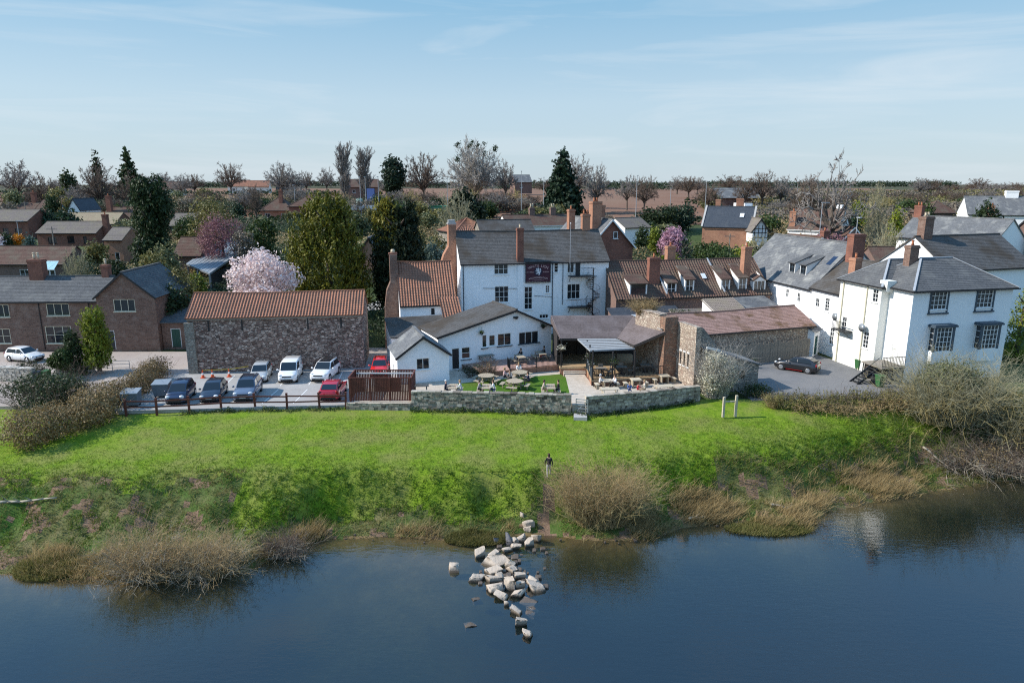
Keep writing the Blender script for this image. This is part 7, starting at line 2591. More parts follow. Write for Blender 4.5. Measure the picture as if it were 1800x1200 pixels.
def trunk_mesh(h, r, rng, bark='bark', lean=.03, limbs=5):
    a, b_, ra, rb_ = [], [], [], []
    p = np.zeros(3)
    for i in range(5):
        q = p + np.array([rng.normal(0, lean), rng.normal(0, lean), 1]) * h / 5
        a.append(p), b_.append(q), ra.append(r * (1 - .16 * i)), rb_.append(r * (1 - .16 * (i + 1)))
        if i > 0:
            for _ in range(limbs // 2):
                az = rng.uniform(0, 6.28)
                e = q + np.array([math.cos(az), math.sin(az), .55]) * h * rng.uniform(.15, .3)
                a.append(q), b_.append(e), ra.append(r * .35), rb_.append(r * .1)
        p = q
    v, f = tubes(np.array(a), np.array(b_), np.array(ra), np.array(rb_), 7)
    return np_mesh('trunk', v, f, bark, None, True)


def foliage_tree(name, label, cat_, x, Y_, z0, h, w, lobes, ncl, per, size, spread, mat, seed=0, shell=.5, along=None, aspect=1.6, extra=None, bark='bark', group='evergreens and shrubs', tr=None, spray=0.):
    """lobes in units of half-width and height"""
    rng = np.random.default_rng(1000 + seed)
    t_ = thing(name, label, cat_, (x, Y_, z0), 0, group)
    top = max(c[2] + r[2] for c, r in lobes)
    side = max(abs(c[0]) + r[0] for c, r in lobes)
    hw_ = w / 2 / max(side, 1)
    ll = [((c[0] * hw_, c[1] * hw_, c[2] * h / top), (r[0] * hw_, r[1] * hw_, r[2] * h / top)) for c, r in lobes]
    put('crown', leafy(rng, ll, ncl, per, size, spread, mat, shell, along, aspect, spray=spray), t_)
    if extra:
        lb, n2, m2, sz = extra
        ll2 = [((c[0] * w / 2, c[1] * w / 2, c[2] * h), (r[0] * w / 2, r[1] * w / 2, r[2] * h)) for c, r in lb]
        put('crown_tips', leafy(rng, ll2, n2, per, sz, spread, m2, .25, along, aspect, 'crown_tips'), t_)
    put('trunk', trunk_mesh(h * .75, max(.035 * h, .06) if tr is None else tr, rng, bark), t_)
    return t_


def cone_lobes(n=7, wtop=.12, wbot=1.0, zb=.05, jit=.12, seed=0):
    r = np.random.default_rng(seed)
    out = []
    for i in range(n):
        t = i / (n - 1)
        w = wbot + (wtop - wbot) * t ** .9
        out.append(((r.normal() * jit * w, r.normal() * jit * w, zb + (1 - zb - .05) * t), (w, w, .95 / n)))
    return out


def round_lobes(n=9, seed=0, r0=.5, zc=.55, zr=.4):
    r = np.random.default_rng(seed)
    out = [((0, 0, zc), (.72, .72, zr * .85))]
    for i in range(n):
        d = unit(r.normal(size=3))
        out.append(((d[0] * .55, d[1] * .55, zc + d[2] * zr * .6), (r.uniform(.32, .5), r.uniform(.32, .5), r.uniform(.14, .22))))
    return out


# big evergreens
def ev(nm, lab, spec, zb, lobes, ncl, per, size, spread, mat, seed, **kw):
    x, Y_, zt, w = spec
    z0 = TZ(x, Y_) - .2 if zb is None else zb
    return foliage_tree(nm, lab, 'tree', x, Y_, z0, zt - z0, w, lobes, ncl, per, size, spread, mat, seed, **kw)


twin = cone_lobes(8, .5, 1.0, .02, .08, 3) + [((-.42, 0, .93), (.3, .3, .12)), ((.42, 0, .95), (.34, .34, .14)), ((.5, 0, .8), (.45, .45, .15)), ((-.45, .1, .78), (.42, .42, .15))]
ev('spruce', 'tall dark twin-topped spruce above the brick cottage', (-54.22, 104, 20.06, 7.91), None, twin, 3000, 12, .5, (.3, .3, .3), 'lf_spruce', 1, along=(0, 0, -1.0), aspect=2.6, spray=1.3)
plume = [((0, 0, .42), (.86, .8, .42)), ((-.35, -.2, .5), (.55, .5, .38)), ((.38, -.1, .5), (.52, .5, .38)), ((0, -.3, .6), (.5, .45, .34)), ((-.1, 0, .78), (.42, .4, .21)), ((.22, .1, .76), (.4, .4, .2)), ((-.5, 0, .3), (.5, .5, .28)),
         ((.55, 0, .3), (.42, .5, .28)), ((-.25, -.5, .4), (.4, .4, .32)), ((.2, -.55, .38), (.42, .4, .32)), ((-.05, 0, .9), (.2, .2, .1)), ((.32, 0, .88), (.18, .18, .09)), ((-.62, -.2, .45), (.28, .3, .2))]
ev('cypress', 'huge golden-green cypress behind the pale blossoming tree', (-23.64, 88, 17.66, 10.75), .8, plume, 4600, 11, .5, (.28, .28, .42), 'lf_golden', 2, along=(0, 0, 1.2), aspect=2.6, spray=1.3)
dk = [((0, 0, .42), (.9, .85, .42)), ((-.4, -.2, .5), (.45, .45, .36)), ((.35, 0, .52), (.42, .45, .38)), ((.4, 0, .82), (.24, .24, .15)), ((-.45, 0, .8), (.2, .2, .16)), ((-.1, -.1, .83), (.17, .17, .15)), ((0, -.4, .35), (.6, .5, .3))]
tips = [((-.62, -.1, .86), (.15, .15, .11)), ((-.36, -.15, .88), (.13, .13, .12)), ((-.12, -.15, .87), (.13, .13, .11)), ((-.5, -.3, .72), (.22, .2, .14)), ((-.2, -.32, .7), (.18, .18, .13))]
ev('cypress', 'dark cypress with golden tips left of the orange pantile wing', (-14.91, 90, 16.71, 7.64), .8, dk, 3600, 11, .5, (.3, .3, .42), 'lf_yew', 3, along=(0, 0, 1.0), aspect=2.4, spray=1.2, extra=(tips, 420, 'lf_goldtip', .42))
ev('yew', 'dark rounded yew beyond the inn chimney', (-9.48, 142, 17.26, 9.48), None, round_lobes(9, 4), 1100, 10, .85, .55, 'lf_yew', 4)
ev('cedar', 'tall dark pointed cedar on the skyline right of centre', (14.46, 200, 28.36, 14.78), None, cone_lobes(8, .12, 1.0, .02, .12, 5), 1400, 10, 1.1, (.7, .7, .5), 'lf_cedar', 5, along=(0, 0, -.3), spray=2.2)
ev('pine', 'dark rounded pine at the left of the brown thicket', (-42.66, 250, 28.31, 9.26), None, round_lobes(7, 6), 500, 10, 1.1, .7, 'lf_cedar', 6)
ev('fir', 'taller dark fir on the left skyline', (-136.48, 250, 31.22, 10.44), None, cone_lobes(7, .15, 1.0, .02, .15, 7), 800, 10, 1.1, (.7, .7, .5), 'lf_spruce', 7, along=(0, 0, -.3), spray=2.0)
ev('fir', 'smaller pointed fir left of the taller skyline fir', (-154.71, 262, 31.02, 7.58), None, cone_lobes(7, .1, 1.0, .02, .12, 8), 600, 10, 1.0, (.6, .6, .5), 'lf_spruce', 8, along=(0, 0, -.3), spray=1.8)
ev('holly', 'dark rounded evergreen on the left skyline', (-151.95, 240, 23.23, 5.82), None, round_lobes(7, 9), 200, 10, .9, .6, 'lf_spruce', 9)
ev('golden_conifer', 'bright yellow-green clipped conifer in front of the brick cottage', (-41.6, 66.5, 6.66, 3.15), .2, cone_lobes(7, .7, 1.0, .2, .08, 10), 1300, 10, .26, (.14, .14, .22), 'lf_bright', 10, along=(0, 0, 1.0), aspect=2.4, spray=.6)
ev('dark_conifer', 'dark pointed conifer beside the bright clipped conifer', (-43.73, 66.0, 4.53, 2.81), .0, cone_lobes(6, .4, 1.0, .1, .1, 11), 800, 10, .24, (.14, .14, .2), 'lf_dark', 11, along=(0, 0, 1.0), aspect=2.2)
ev('clipped_bush', 'rounded dark green bush above the pale gate pier', (-43.96, 64.5, 2.92, 2.43), .5, round_lobes(7, 12), 700, 10, .2, .13, 'lf_hedge', 12)
ev('green_conifer', 'dark green conifer in the garden left of the tall red chimney', (26.06, 103, 11.88, 3.91), None, cone_lobes(7, .1, 1.0, .02, .12, 13), 420, 10, .4, (.3, .3, .25), 'lf_cedar', 13, along=(0, 0, .6))
ev('golden_bush', 'yellow-green bush at the right edge beyond the villa', (54.72, 72, 8.2, 3.62), .0, cone_lobes(6, .3, 1.0, .1, .1, 14), 320, 10, .26, .22, 'lf_bright', 14, along=(0, 0, .8))
ev('evergreen', 'small dark evergreen between the two slate roofs at the top right', (95.77, 140, 15.49, 4.57), 6.5, round_lobes(7, 15), 220, 10, .6, .45, 'lf_dark', 15)
ev('evergreen', 'small green tree beside the brick stack over the wide slate roof', (80.47, 135, 15.38, 2.65), 6.5, round_lobes(6, 16), 140, 10, .55, .4, 'lf_hedge', 16)
# blossom
mg = round_lobes(16, 20, zc=.5, zr=.48)
ev('magnolia', 'pale pink blossoming magnolia behind the barn roof', (-28.58, 78, 11.5, 8.92), 1.0, mg, 2600, 8, .36, .26, 'lf_magnolia', 20, shell=.7, bark='bark_grey')
ev('cherry', 'bright pink cherry in blossom near the red brick gable', (27.78, 118, 11.68, 5.24), None, round_lobes(12, 21, zc=.55), 800, 9, .42, .32, 'lf_cherry', 21, shell=.7)
ev('prunus', 'dusky pink prunus behind the grey metal shed', (-47.29, 112, 13.94, 7.9), None, round_lobes(14, 22, zc=.55), 1500, 9, .26, .35, 'lf_prunus', 22, shell=.8)
# other shrubs and small trees (px, Y, top, width, material, label)
SH = [
    (378, 125, 343, 96, 'lf_willow', 'yellow-green willow behind the dusky pink prunus', 500, .3),
    (466, 110, 378, 66, 'lf_hedge', 'green bush between the pink prunus and golden cypress', 300, .38),
    (432, 104, 398, 50, 'lf_haze', 'grey twiggy bush left of the golden cypress', 260, .25),
    (300, 96, 424, 60, 'lf_shrub', 'grey-green shrub right of the dark spruce foot', 340, .3),
    (268, 90, 440, 70, 'lf_olive', 'olive scrub at the foot of the dark spruce', 380, .28),
    (320, 84, 470, 92, 'lf_olive', 'yellow-olive thorn bush against the barn roof end', 520, .24),
    (300, 80, 500, 60, 'lf_dark', 'dark shaded bush between cottage and barn', 300, .28),
    (345, 88, 478, 40, 'lf_bright', 'bright green shrub under the grey metal shed', 220, .3),
    (200, 100, 455, 60, 'lf_dark', 'dark clipped hedge behind the cottage roof', 300, .3),
    (150, 104, 450, 40, 'lf_shrub', 'grey shrub behind the cottage roof', 180, .28),
    (175, 118, 425, 40, 'lf_olive', 'russet creeper bush beside the brick garage', 160, .35),
    (45, 132, 410, 26, 'lf_orange', 'orange flowering shrub in the left village', 150, .3),
    (60, 130, 414, 18, 'lf_blue', 'blue-green shrub beside the orange one', 100, .35),
    (22, 130, 409, 26, 'lf_dark', 'dark garden bush left of the orange shrub', 120, .35),
    (8, 128, 412, 20, 'lf_magnolia', 'small pale blossoming bush at the left edge', 110, .3),
    (760, 98, 420, 60, 'lf_blue', 'grey-green shrubs left of the inn chimney', 260, .3),
    (775, 105, 415, 40, 'lf_olive', 'yellowish shrub behind the inn chimney', 140, .3),
    (735, 120, 400, 40, 'lf_olive', 'pale olive bush behind the dark cypress', 140, .35),
    (1127, 135, 400, 30, 'lf_dark', 'dark clipped trees right of the red brick gable', 140, .35),
    (1148, 125, 400, 26, 'lf_bright', 'bright yellow-green shrub left of the pink cherry', 120, .35),
    (1260, 105, 430, 60, 'lf_hedge', 'green garden bush right of the tall red chimney', 280, .3),
    (1240, 110, 425, 70, 'lf_hedge', 'clipped green hedge bush before the schoolhouse wall', 280, .32),
    (1300, 105, 432, 60, 'lf_bright', 'light green shrub left of the lichen-pale apple tree', 240, .3),
    (1175, 104, 440, 46, 'lf_bright', 'bright green hedge left of the dark green conifer', 220, .3),
    (1315, 122, 420, 18, 'lf_goldtip', 'golden ball shrub beside the apple tree', 100, .3),
    (1345, 108, 430, 60, 'lf_dark', 'dark bush under the apple tree', 220, .3),
    (1280, 100, 440, 60, 'lf_hedge', 'low hedge bush behind the brown tiled terrace', 220, .3),
    (1340, 150, 378, 60, 'lf_hedge', 'green hedge below the white lorry', 220, .5),
    (1500, 150, 352, 34, 'lf_bright', 'ivy-green clump on the stag-headed tree', 120, .4),
    (1562, 128, 365, 26, 'lf_bright', 'yellow-green bush by the gnarled pollard', 110, .4),
    (1150, 160, 365, 90, 'lf_dark', 'row of dark bushes left of the schoolhouse', 340, .5),
    (1190, 165, 360, 70, 'lf_cedar', 'dark evergreen screen left of the schoolhouse gable', 260, .5),
    (1455, 110, 400, 60, 'lf_prunus', 'purple-leaved bush below the stag-headed tree', 200, .3),
    (245, 140, 385, 70, 'lf_shrub', 'grey-green bush behind the dark spruce', 260, .4),
    (340, 140, 380, 60, 'lf_hedge', 'green shrubs right of the dark spruce', 240, .4),
]
for i, (px, Y_, yt, w, mt, lab, n, sz) in enumerate(SH):
    x = (px - 900) / 1200 * Y_ * 1.005
    v_ = (yt - 600) / 1200
    d_ = Y_ / (.97473 - v_ * .22338)
    zt = 18.5 - d_ * (v_ * .97473 + .22338)
    z0 = TZ(x, Y_) - .2
    foliage_tree('garden_shrub', lab, 'shrub', x, Y_, z0, max(zt - z0, 1.5), w / 1200 * d_ * 1.05, round_lobes(9, 40 + i, zc=.48, zr=.5), int(n * 1.9), 9, sz * 1.2, sz * .95, mt, 40 + i, shell=.7, bark='bark')


# ---------------------------------------------------------------- masses: undergrowth, thickets, far woods
def mass(name, rng, boxes, per_m2, size, mat, hmax, kind='stuff'):
    """leaf-strewn scrub over ground strips (x0,x1,y0,y1,h)"""
    cs_, ds = [], []
    for x0, x1, y0, y1, h in boxes:
        n = int((x1 - x0) * (y1 - y0) * per_m2)
        x = rng.uniform(x0, x1, n)
        y = rng.uniform(y0, y1, n)
        hh = h * (.45 + .55 * (.5 + .5 * wob(x, y, 6.0 / max(h, 1), 3))) * np.sqrt(rng.uniform(.05, 1, n))
        cs_.append(np.stack([x, y, T(x, y) + hh], 1))
    c = np.concatenate(cs_)
    v, f = leaves(c, size, rng, np.array([0, -.3, .7])[None] * np.ones((len(c), 1)))
    return tag(put(name, np_mesh(name, v, f, mat)), kind=kind)


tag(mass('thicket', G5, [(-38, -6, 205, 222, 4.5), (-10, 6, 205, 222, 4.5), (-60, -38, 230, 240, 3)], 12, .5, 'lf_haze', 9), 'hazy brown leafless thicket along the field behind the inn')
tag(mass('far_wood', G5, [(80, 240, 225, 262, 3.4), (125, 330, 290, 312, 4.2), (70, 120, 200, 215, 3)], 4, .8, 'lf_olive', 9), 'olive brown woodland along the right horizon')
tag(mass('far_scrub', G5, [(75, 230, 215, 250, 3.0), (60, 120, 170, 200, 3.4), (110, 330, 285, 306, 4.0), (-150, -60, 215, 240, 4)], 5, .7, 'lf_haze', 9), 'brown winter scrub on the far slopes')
for i in range(46):
    x = -40 + 48 * ((i * .618) % 1)
    Yd = 203 + (i * 7) % 22
    k = ('thornb', 'ash2', 'birch', 'thorn', 'ash1')[i % 5]
    plant('thicket_tree', 'leafless brown tree in the thicket between the pine and the cedar', 'tree', x, Yd, TZ(x, Yd) + 3.5 + (i * 13) % 4, 5 + (i * 5) % 4, far[k], 'trees of the brown thicket')
for i in range(40):
    x = 78 + 150 * ((i * .618) % 1)
    Yd = 190 + (i * 23) % 85
    plant('wood_tree', 'leafless tree in the olive wood along the right horizon', 'tree', x, Yd, TZ(x, Yd) + 3.6 + (i * 13) % 3, 6 + (i * 5) % 4, far[('thornb', 'ash2', 'oak2', 'thorn', 'ash1')[i % 5]], 'trees of the far right wood')
for i in range(26):
    x = -165 + 120 * ((i * .618) % 1)
    Yd = 195 + (i * 17) % 40
    plant('hill_tree', 'leafless tree on the wooded slope behind the left village', 'tree', x, Yd, TZ(x, Yd) + 5.0 + (i * 13) % 4, 6 + (i * 5) % 4, far[('thornb', 'ash2', 'oak2', 'ash1')[i % 4]], 'trees on the left slope')
tag(mass('hedgerow', G5, [(-330, 400, 622, 640, 7), (-260, -60, 320, 324, 3.5), (-10, 130, 480, 486, 4), (30, 120, 176, 179, 2.4), (-120, -40, 176, 180, 3), (60, 110, 240, 244, 4)], 3.0, 1.3, 'lf_dark', 7), 'dark hedgerows between the far fields')
tag(mass('village_undergrowth', G5, [(-75, -50, 92, 104, 2.2), (-62, -30, 118, 134, 2.5), (-48, -30, 84, 100, 2.6), (-36, -14, 76, 92, 2.8), (-40, -10, 100, 125, 3), (-14, -4, 94, 104, 2.2), (16, 36, 98, 114, 2.2), (20, 60, 112, 128, 2.4), (36, 56, 100, 112, 2.2),
                                   (-130, -30, 195, 214, 5), (50, 75, 110, 125, 2.5), (-90, -30, 150, 172, 3.2)], 16, .38, 'lf_dark', 3), 'dark undergrowth filling the village gardens')
tag(mass('brown_undergrowth', G5, [(-70, -40, 100, 118, 2.2), (-44, -22, 80, 96, 2), (-30, 0, 130, 160, 3), (14, 50, 118, 130, 2.2), (50, 95, 118, 170, 4), (-110, -50, 205, 225, 6), (-75, -35, 134, 150, 2.4)], 9, .4, 'lf_bramble', 3), 'brown winter scrub in the village gardens')


BELT = []
for i, (mt, sz, kind) in enumerate((('lf_dark', .7, 'r'), ('lf_olive', .6, 'r'), ('lf_hedge', .65, 'r'), ('lf_haze', .5, 'r'), ('lf_shrub', .6, 'r'), ('lf_cedar', .7, 'c'), ('lf_willow', .5, 'r'))):
    rg = np.random.default_rng(700 + i)
    lb = round_lobes(11, 90 + i, zc=.5, zr=.48) if kind == 'r' else cone_lobes(6, .2, 1.0, .05, .12, i)
    ll = [((c[0] * 3, c[1] * 3, c[2] * 6), (r[0] * 3, r[1] * 3, r[2] * 6)) for c, r in lb]
    BELT.append((trunk_mesh(4.5, .2, rg), leafy(rg, ll, 420, 9, sz, sz * .9, mt, .75), 6., 6.))
LABB = {0: ('belt_tree', ' bushy tree in the belt behind the left village'), 1: ('belt_tree', ' bushy tree in the belt behind the forecourt and inn'), 2: ('belt_tree', ' bushy tree in the belt behind the right-hand roofs')}
for i in range(120):
    z_ = i % 3
    x0, x1, y0, y1 = ((-150, -40, 150, 250), (-45, 40, 150, 195), (45, 190, 135, 250))[z_]
    x = x0 + (x1 - x0) * ((i * .618034) % 1)
    Yd = y0 + (y1 - y0) * ((i * .7548777) % 1)
    if 18 < x < 62 and Yd > 172:                    # the ploughed slope stays open here
        continue
    h_ = (2.6, 2.6, 2.6)[z_] + (5.5, 3.2, 3.2)[z_] * ((i * .3819) % 1)
    kd = (i * 5 + i // 7) % 7
    plant(LABB[z_][0], ('dark green', 'olive', 'mid green', 'hazy brown', 'grey-green', 'dark pointed', 'yellowish')[kd] + LABB[z_][1], 'tree', x, Yd, TZ(x, Yd) + h_, 3.5 + 3.5 * ((i * .271) % 1), BELT[kd], ('belt trees behind the left village', 'belt trees behind the inn', 'belt trees behind the right-hand roofs')[z_])


# ---------------------------------------------------------------- riverside bushes and hedges
def twig_mesh(rng, n, h, spread, r, mat, base=.25, curve=.35, seg=4, sub=2, wind=0., name='twigs'):
    """fan of bending stems with side twigs"""
    a, b_, ra, rb_ = [], [], [], []
    for i in range(n):
        az = rng.uniform(0, 6.28)
        rr = base * math.sqrt(rng.uniform(0, 1))
        p = np.array([math.cos(az) * rr * spread[0], math.sin(az) * rr * spread[1], -.1])
        out = rng.uniform(.1, 1.0)
        az2 = az + rng.normal() * .5
        hh = h * rng.uniform(.55, 1.05)
        d = unit(np.array([math.cos(az2) * out * spread[0] / h, math.sin(az2) * out * spread[1] / h, 1.0]))
        L_ = hh / max(d[2], .45)
        rad = r * rng.uniform(.6, 1.3)
        for s in range(seg):
            d = unit(d + rng.normal(size=3) * curve * .4 + np.array([wind, 0, -curve * .35 * (s / seg)]))
            q = p + d * L_ / seg
            a.append(p), b_.append(q), ra.append(rad * (1 - s / (seg + 1))), rb_.append(rad * (1 - (s + 1) / (seg + 1)))
            for _ in range(sub if s > 0 else 0):
                e = q + unit(d + rng.normal(size=3) * .75) * L_ / seg * rng.uniform(.5, 1.1)
                a.append(q), b_.append(e), ra.append(rad * .45), rb_.append(rad * .2)
            p = q
    v, f = tubes(np.array(a), np.array(b_), np.array(ra), np.array(rb_), 3)
    return np_mesh(name, v, f, mat)


def bush(name, label, x, Y_, h, w, dep, twig, n, r, leaf=None, nl=0, lsz=.12, seed=0, z=None, curve=.35, lobes=None, cat_='bush', sub=2, wind=0., base=.35, twig2=None):
    rng = np.random.default_rng(3000 + seed)
    z0 = TZ(x, Y_) if z is None else z
    t_ = thing(name, label, cat_, (x, Y_, z0), 0, 'bushes and hedges by the river')
    put('stems', twig_mesh(rng, n, h, (w / 2, dep / 2), r, twig, base, curve, 4, sub, wind), t_)
    if twig2:
        put('dead_stems', twig_mesh(rng, n // 2, h * .8, (w / 2, dep / 2), r * 1.2, twig2, base, curve * 1.5, 4, sub, wind), t_)
    if leaf:
        lb = lobes or round_lobes(10, 60 + seed, zc=.45, zr=.5)
        ll = [((c[0] * w / 2, c[1] * dep / 2, c[2] * h), (q[0] * w / 2, q[1] * dep / 2, q[2] * h)) for c, q in lb]
        put('foliage', leafy(rng, ll, nl, 8, lsz, lsz * 1.3, leaf, .8, name='foliage'), t_)
    return t_


bush('straw_willow', 'large straw-coloured willow bush at the river edge right of the path', 6.2, 42.8, 3.9, 6.4, 3.2, 'twig_straw', 900, .014, 'lf_willow', 380, .1, 1, curve=.3, twig2='twig_yellow', base=.55)
bush('twig_bush', 'bare tangled willow at the water edge on the left', -18.4, 37.3, 2.8, 5.0, 3, 'twig_straw', 420, .015, None, 0, .1, 2, curve=.6, twig2='bark_pale', base=.5)
bush('twig_bush', 'bare overhanging willow left of the tangled one', -22.0, 36.9, 3.0, 5.4, 3.2, 'twig_straw', 460, .015, 'lf_olive', 120, .1, 3, curve=.55, twig2='bark_pale', base=.5)
bush('twig_bush', 'small bare willow over the dark bank notch', -14.6, 39.4, 1.8, 3.4, 2, 'twig_brown', 260, .013, None, 0, .1, 4, curve=.6, twig2='bark_pale', base=.5)
bush('grey_thicket', 'great grey-green lichen thicket before the white villa', 37.3, 55.3, 5.6, 8.6, 5, 'twig_lichen', 700, .022, 'lf_shrub', 2200, .18, 5, curve=.5, twig2='twig_yellow', base=.7)
bush('grey_thicket', 'second grey thicket at the right edge of the bank', 43.0, 54.5, 5.6, 7, 6, 'twig_lichen', 480, .022, 'lf_olive', 1700, .18, 6, curve=.5, twig2='twig_yellow', base=.7)
bush('grey_thicket', 'lower dead thicket hanging to the river at the right edge', 38.6, 51.8, 2.8, 8.5, 4, 'twig_brown', 520, .018, 'lf_bramble', 260, .14, 7, curve=.7, twig2='bark_pale', base=.8)
bush('flowering_bush', 'pale flowering bush against the stone ruin corner', 18.3, 58.6, 4.6, 4.6, 3.0, 'twig_grey', 420, .014, 'lf_whitebush', 1700, .14, 8, curve=.3, base=.4)
bush('ivy_mound', 'dark ivy mound below the stone lean-to', 21.8, 58.7, 1.2, 3.4, 2, 'twig_brown', 60, .01, 'lf_ivy', 420, .14, 9)
bush('bramble_bush', 'tawny bramble bush behind the wooden post frame', 22.6, 56.2, 1.3, 2.6, 1.8, 'twig_straw', 160, .01, 'lf_olive', 260, .11, 10)
bush('dark_bush', 'dark shaded bush at the left edge beyond the bramble hedge', -39.5, 56.0, 3.4, 8.5, 6, 'twig_brown', 260, .015, 'lf_dark', 1500, .2, 11, base=.7)
bush('dark_bush', 'small dark bush behind the pale broken wall at the left edge', -47.5, 65, 1.9, 4, 2, 'twig_brown', 80, .012, 'lf_dark', 260, .15, 12)
bush('fence_weeds', 'low green weeds at the board fence beside the black car', 23.5, 68.4, 1.1, 4.6, 1.0, 'twig_brown', 90, .01, 'lf_hedge', 260, .13, 13)
bush('garden_shrub', 'dark yellow-flowered shrub on the terrace bank by the extension door', -3.7, 63.6, 1.3, 3.0, 1.6, 'twig_brown', 60, .01, 'lf_dark', 300, .12, 14, .4)
bush('garden_shrub', 'bare brown shrub beside the terrace bank', -2.2, 63.1, 1.8, 1.8, 1.4, 'twig_brown', 160, .012, 'lf_bramble', 80, .1, 15, .4)
bush('wall_top_growth', 'dead brown weeds growing on top of the stone wall', 13.0, 66.4, 1.5, 3.6, 2.2, 'twig_straw', 260, .012, 'lf_bramble', 260, .13, 16, 6.1)
bush('roof_moss_bush', 'green bush behind the mossy tiled roof', 18.6, 73.4, 1.3, 4.2, 1.6, 'twig_brown', 60, .01, 'lf_hedge', 260, .15, 17, 4.0)


def hedge_line(name, label, pts, h, w, mat, n, sz, twig, seed, twn=0):
    rng = np.random.default_rng(4000 + seed)
    ox, oy = pts[0]
    t_ = thing(name, label, 'hedge', (ox, oy, 0), 0, 'bushes and hedges by the river')
    lb = []
    tw = []
    for (x0, y0), (x1, y1) in zip(pts, pts[1:]):
        L_ = math.hypot(x1 - x0, y1 - y0)
        k = max(2, int(L_ / (w * .42)))
        for i in range(k + 1):
            t = i / k
            x, y = x0 + (x1 - x0) * t + rng.normal() * .15, y0 + (y1 - y0) * t + rng.normal() * .15
            hh = h * rng.uniform(.78, 1.12)
            z = TZ(x, y)
            lb.append(((x - ox, y - oy, z + hh * .45), (w * .5 * rng.uniform(.85, 1.2), w * .5 * rng.uniform(.85, 1.2), hh * .55)))
            tw.append((x - ox, y - oy, z, hh))
    put('foliage', leafy(rng, lb, n, 8, sz, sz * 1.2, mat, .7, name='foliage'), t_)
    parts_ = []
    for x, y, z, hh in tw:
        for _ in range(twn):
            p = np.array([x + rng.normal() * w * .3, y + rng.normal() * w * .3, z + hh * rng.uniform(.2, .8)])
            d = unit(rng.normal(size=3) + np.array([0, 0, .9]))
            q = p + d * rng.uniform(.3, .8)
            q2 = q + unit(d + rng.normal(size=3) * .5 - np.array([0, 0, .5])) * rng.uniform(.2, .6)
            parts_ += [(p, q, .011, .009), (q, q2, .009, .004)]
    if parts_:
        v, f = tubes(*(np.array([s[i] for s in parts_]) for i in range(4)), 3)
        tag(put('stems', np_mesh('stems', v, f, twig), t_), kind='stuff')
    return t_


hedge_line('bramble_hedge', 'long tawny bramble hedge running down from the lane to the meadow', [(-35.6, 66.6), (-34.3, 60.5), (-33.9, 57.0)], 2.0, 2.2, 'lf_bramble', 1800, .16, 'twig_brown', 1, 40)
hedge_line('bramble_hedge', 'broad olive end of the bramble hedge on the meadow', [(-34.2, 56.6), (-34.2, 53.2), (-36.4, 50.4), (-37.2, 49.0)], 2.5, 3.8, 'lf_bramble', 3200, .17, 'twig_straw', 2, 40)
hedge_line('yard_hedge', 'ivy and bramble hedge along the front of the right-hand yard', [(22.9, 56.0), (27.5, 55.7), (32.5, 56.6), (35.0, 57.0)], 1.5, 1.7, 'lf_olive', 2000, .14, 'twig_brown', 3, 40)
hedge_line('dead_bracken', 'dead brown bracken under the yard hedge', [(24.5, 55.3), (29, 55.0), (33.5, 55.8)], .9, 1.5, 'lf_bramble', 420, .13, 'twig_straw', 4, 30)

# fallen branches
for nm, lab, p0, p1, r in (('driftwood', 'long pale fallen log lying on the left bank', (-35.5, 42.2), (-30.6, 42.4), .12), ('driftwood', 'pale dead branches in the thicket on the right bank', (33.8, 52.8), (35.6, 51.0), .09),
                           ('driftwood', 'grey driftwood at the foot of the reeds', (18.6, 45.2), (20.6, 44.6), .1), ('driftwood', 'short dark log at the water edge', (12.3, 43.5), (13.6, 43.9), .1)):
    a = np.array([p0[0], p0[1], TZ(*p0) + .15])
    c = np.array([p1[0], p1[1], TZ(*p1) + .18])
    t_ = thing(nm, lab, 'log', tuple(a), 0, 'driftwood on the bank')
    P_ = [np.zeros(3) + (c - a) * t + np.array([0, .05 * math.sin(6 * t), .05 * math.sin(9 * t)]) for t in np.linspace(0, 1, 7)]
    b = MB()
    for i in range(6):
        b.tube(P_[i], P_[i + 1], r * (1 - .1 * i), r * (1 - .1 * (i + 1)), 7)
    b.build('trunk', 'bark_pale', t_, True)
    b = MB()
    for i in (2, 3, 4):
        b.tube(P_[i], P_[i] + np.array([random.uniform(-.3, .3), -.3, random.uniform(.25, .6)]), r * .4, .01, 5)
    tag(b.build('branches', 'bark_pale', t_), kind='stuff')


# ---------------------------------------------------------------- grass and reeds
def zone_pts(rng, n, x0=-46, x1=47):
    x = rng.uniform(x0, x1, n)
    ys = np.interp(x, SX, SY)
    yc = np.interp(x, CX, CY)
    y = ys + rng.uniform(0, 1, n) * (56.0 - ys)
    s = (y - ys) / (yc - ys)
    return x, y, s


def tufts(rng, x, y, k, h, w, spread, lean, wind=(.12, 0)):
    n = len(x)
    X_ = np.repeat(x, k) + rng.normal(size=n * k) * spread
    Y_ = np.repeat(y, k) + rng.normal(size=n * k) * spread
    H_ = np.repeat(h * np.ones(n), k)
    return blades(np.stack([X_, Y_, T(X_, Y_) - .02], 1), H_, w, rng, lean, wind)


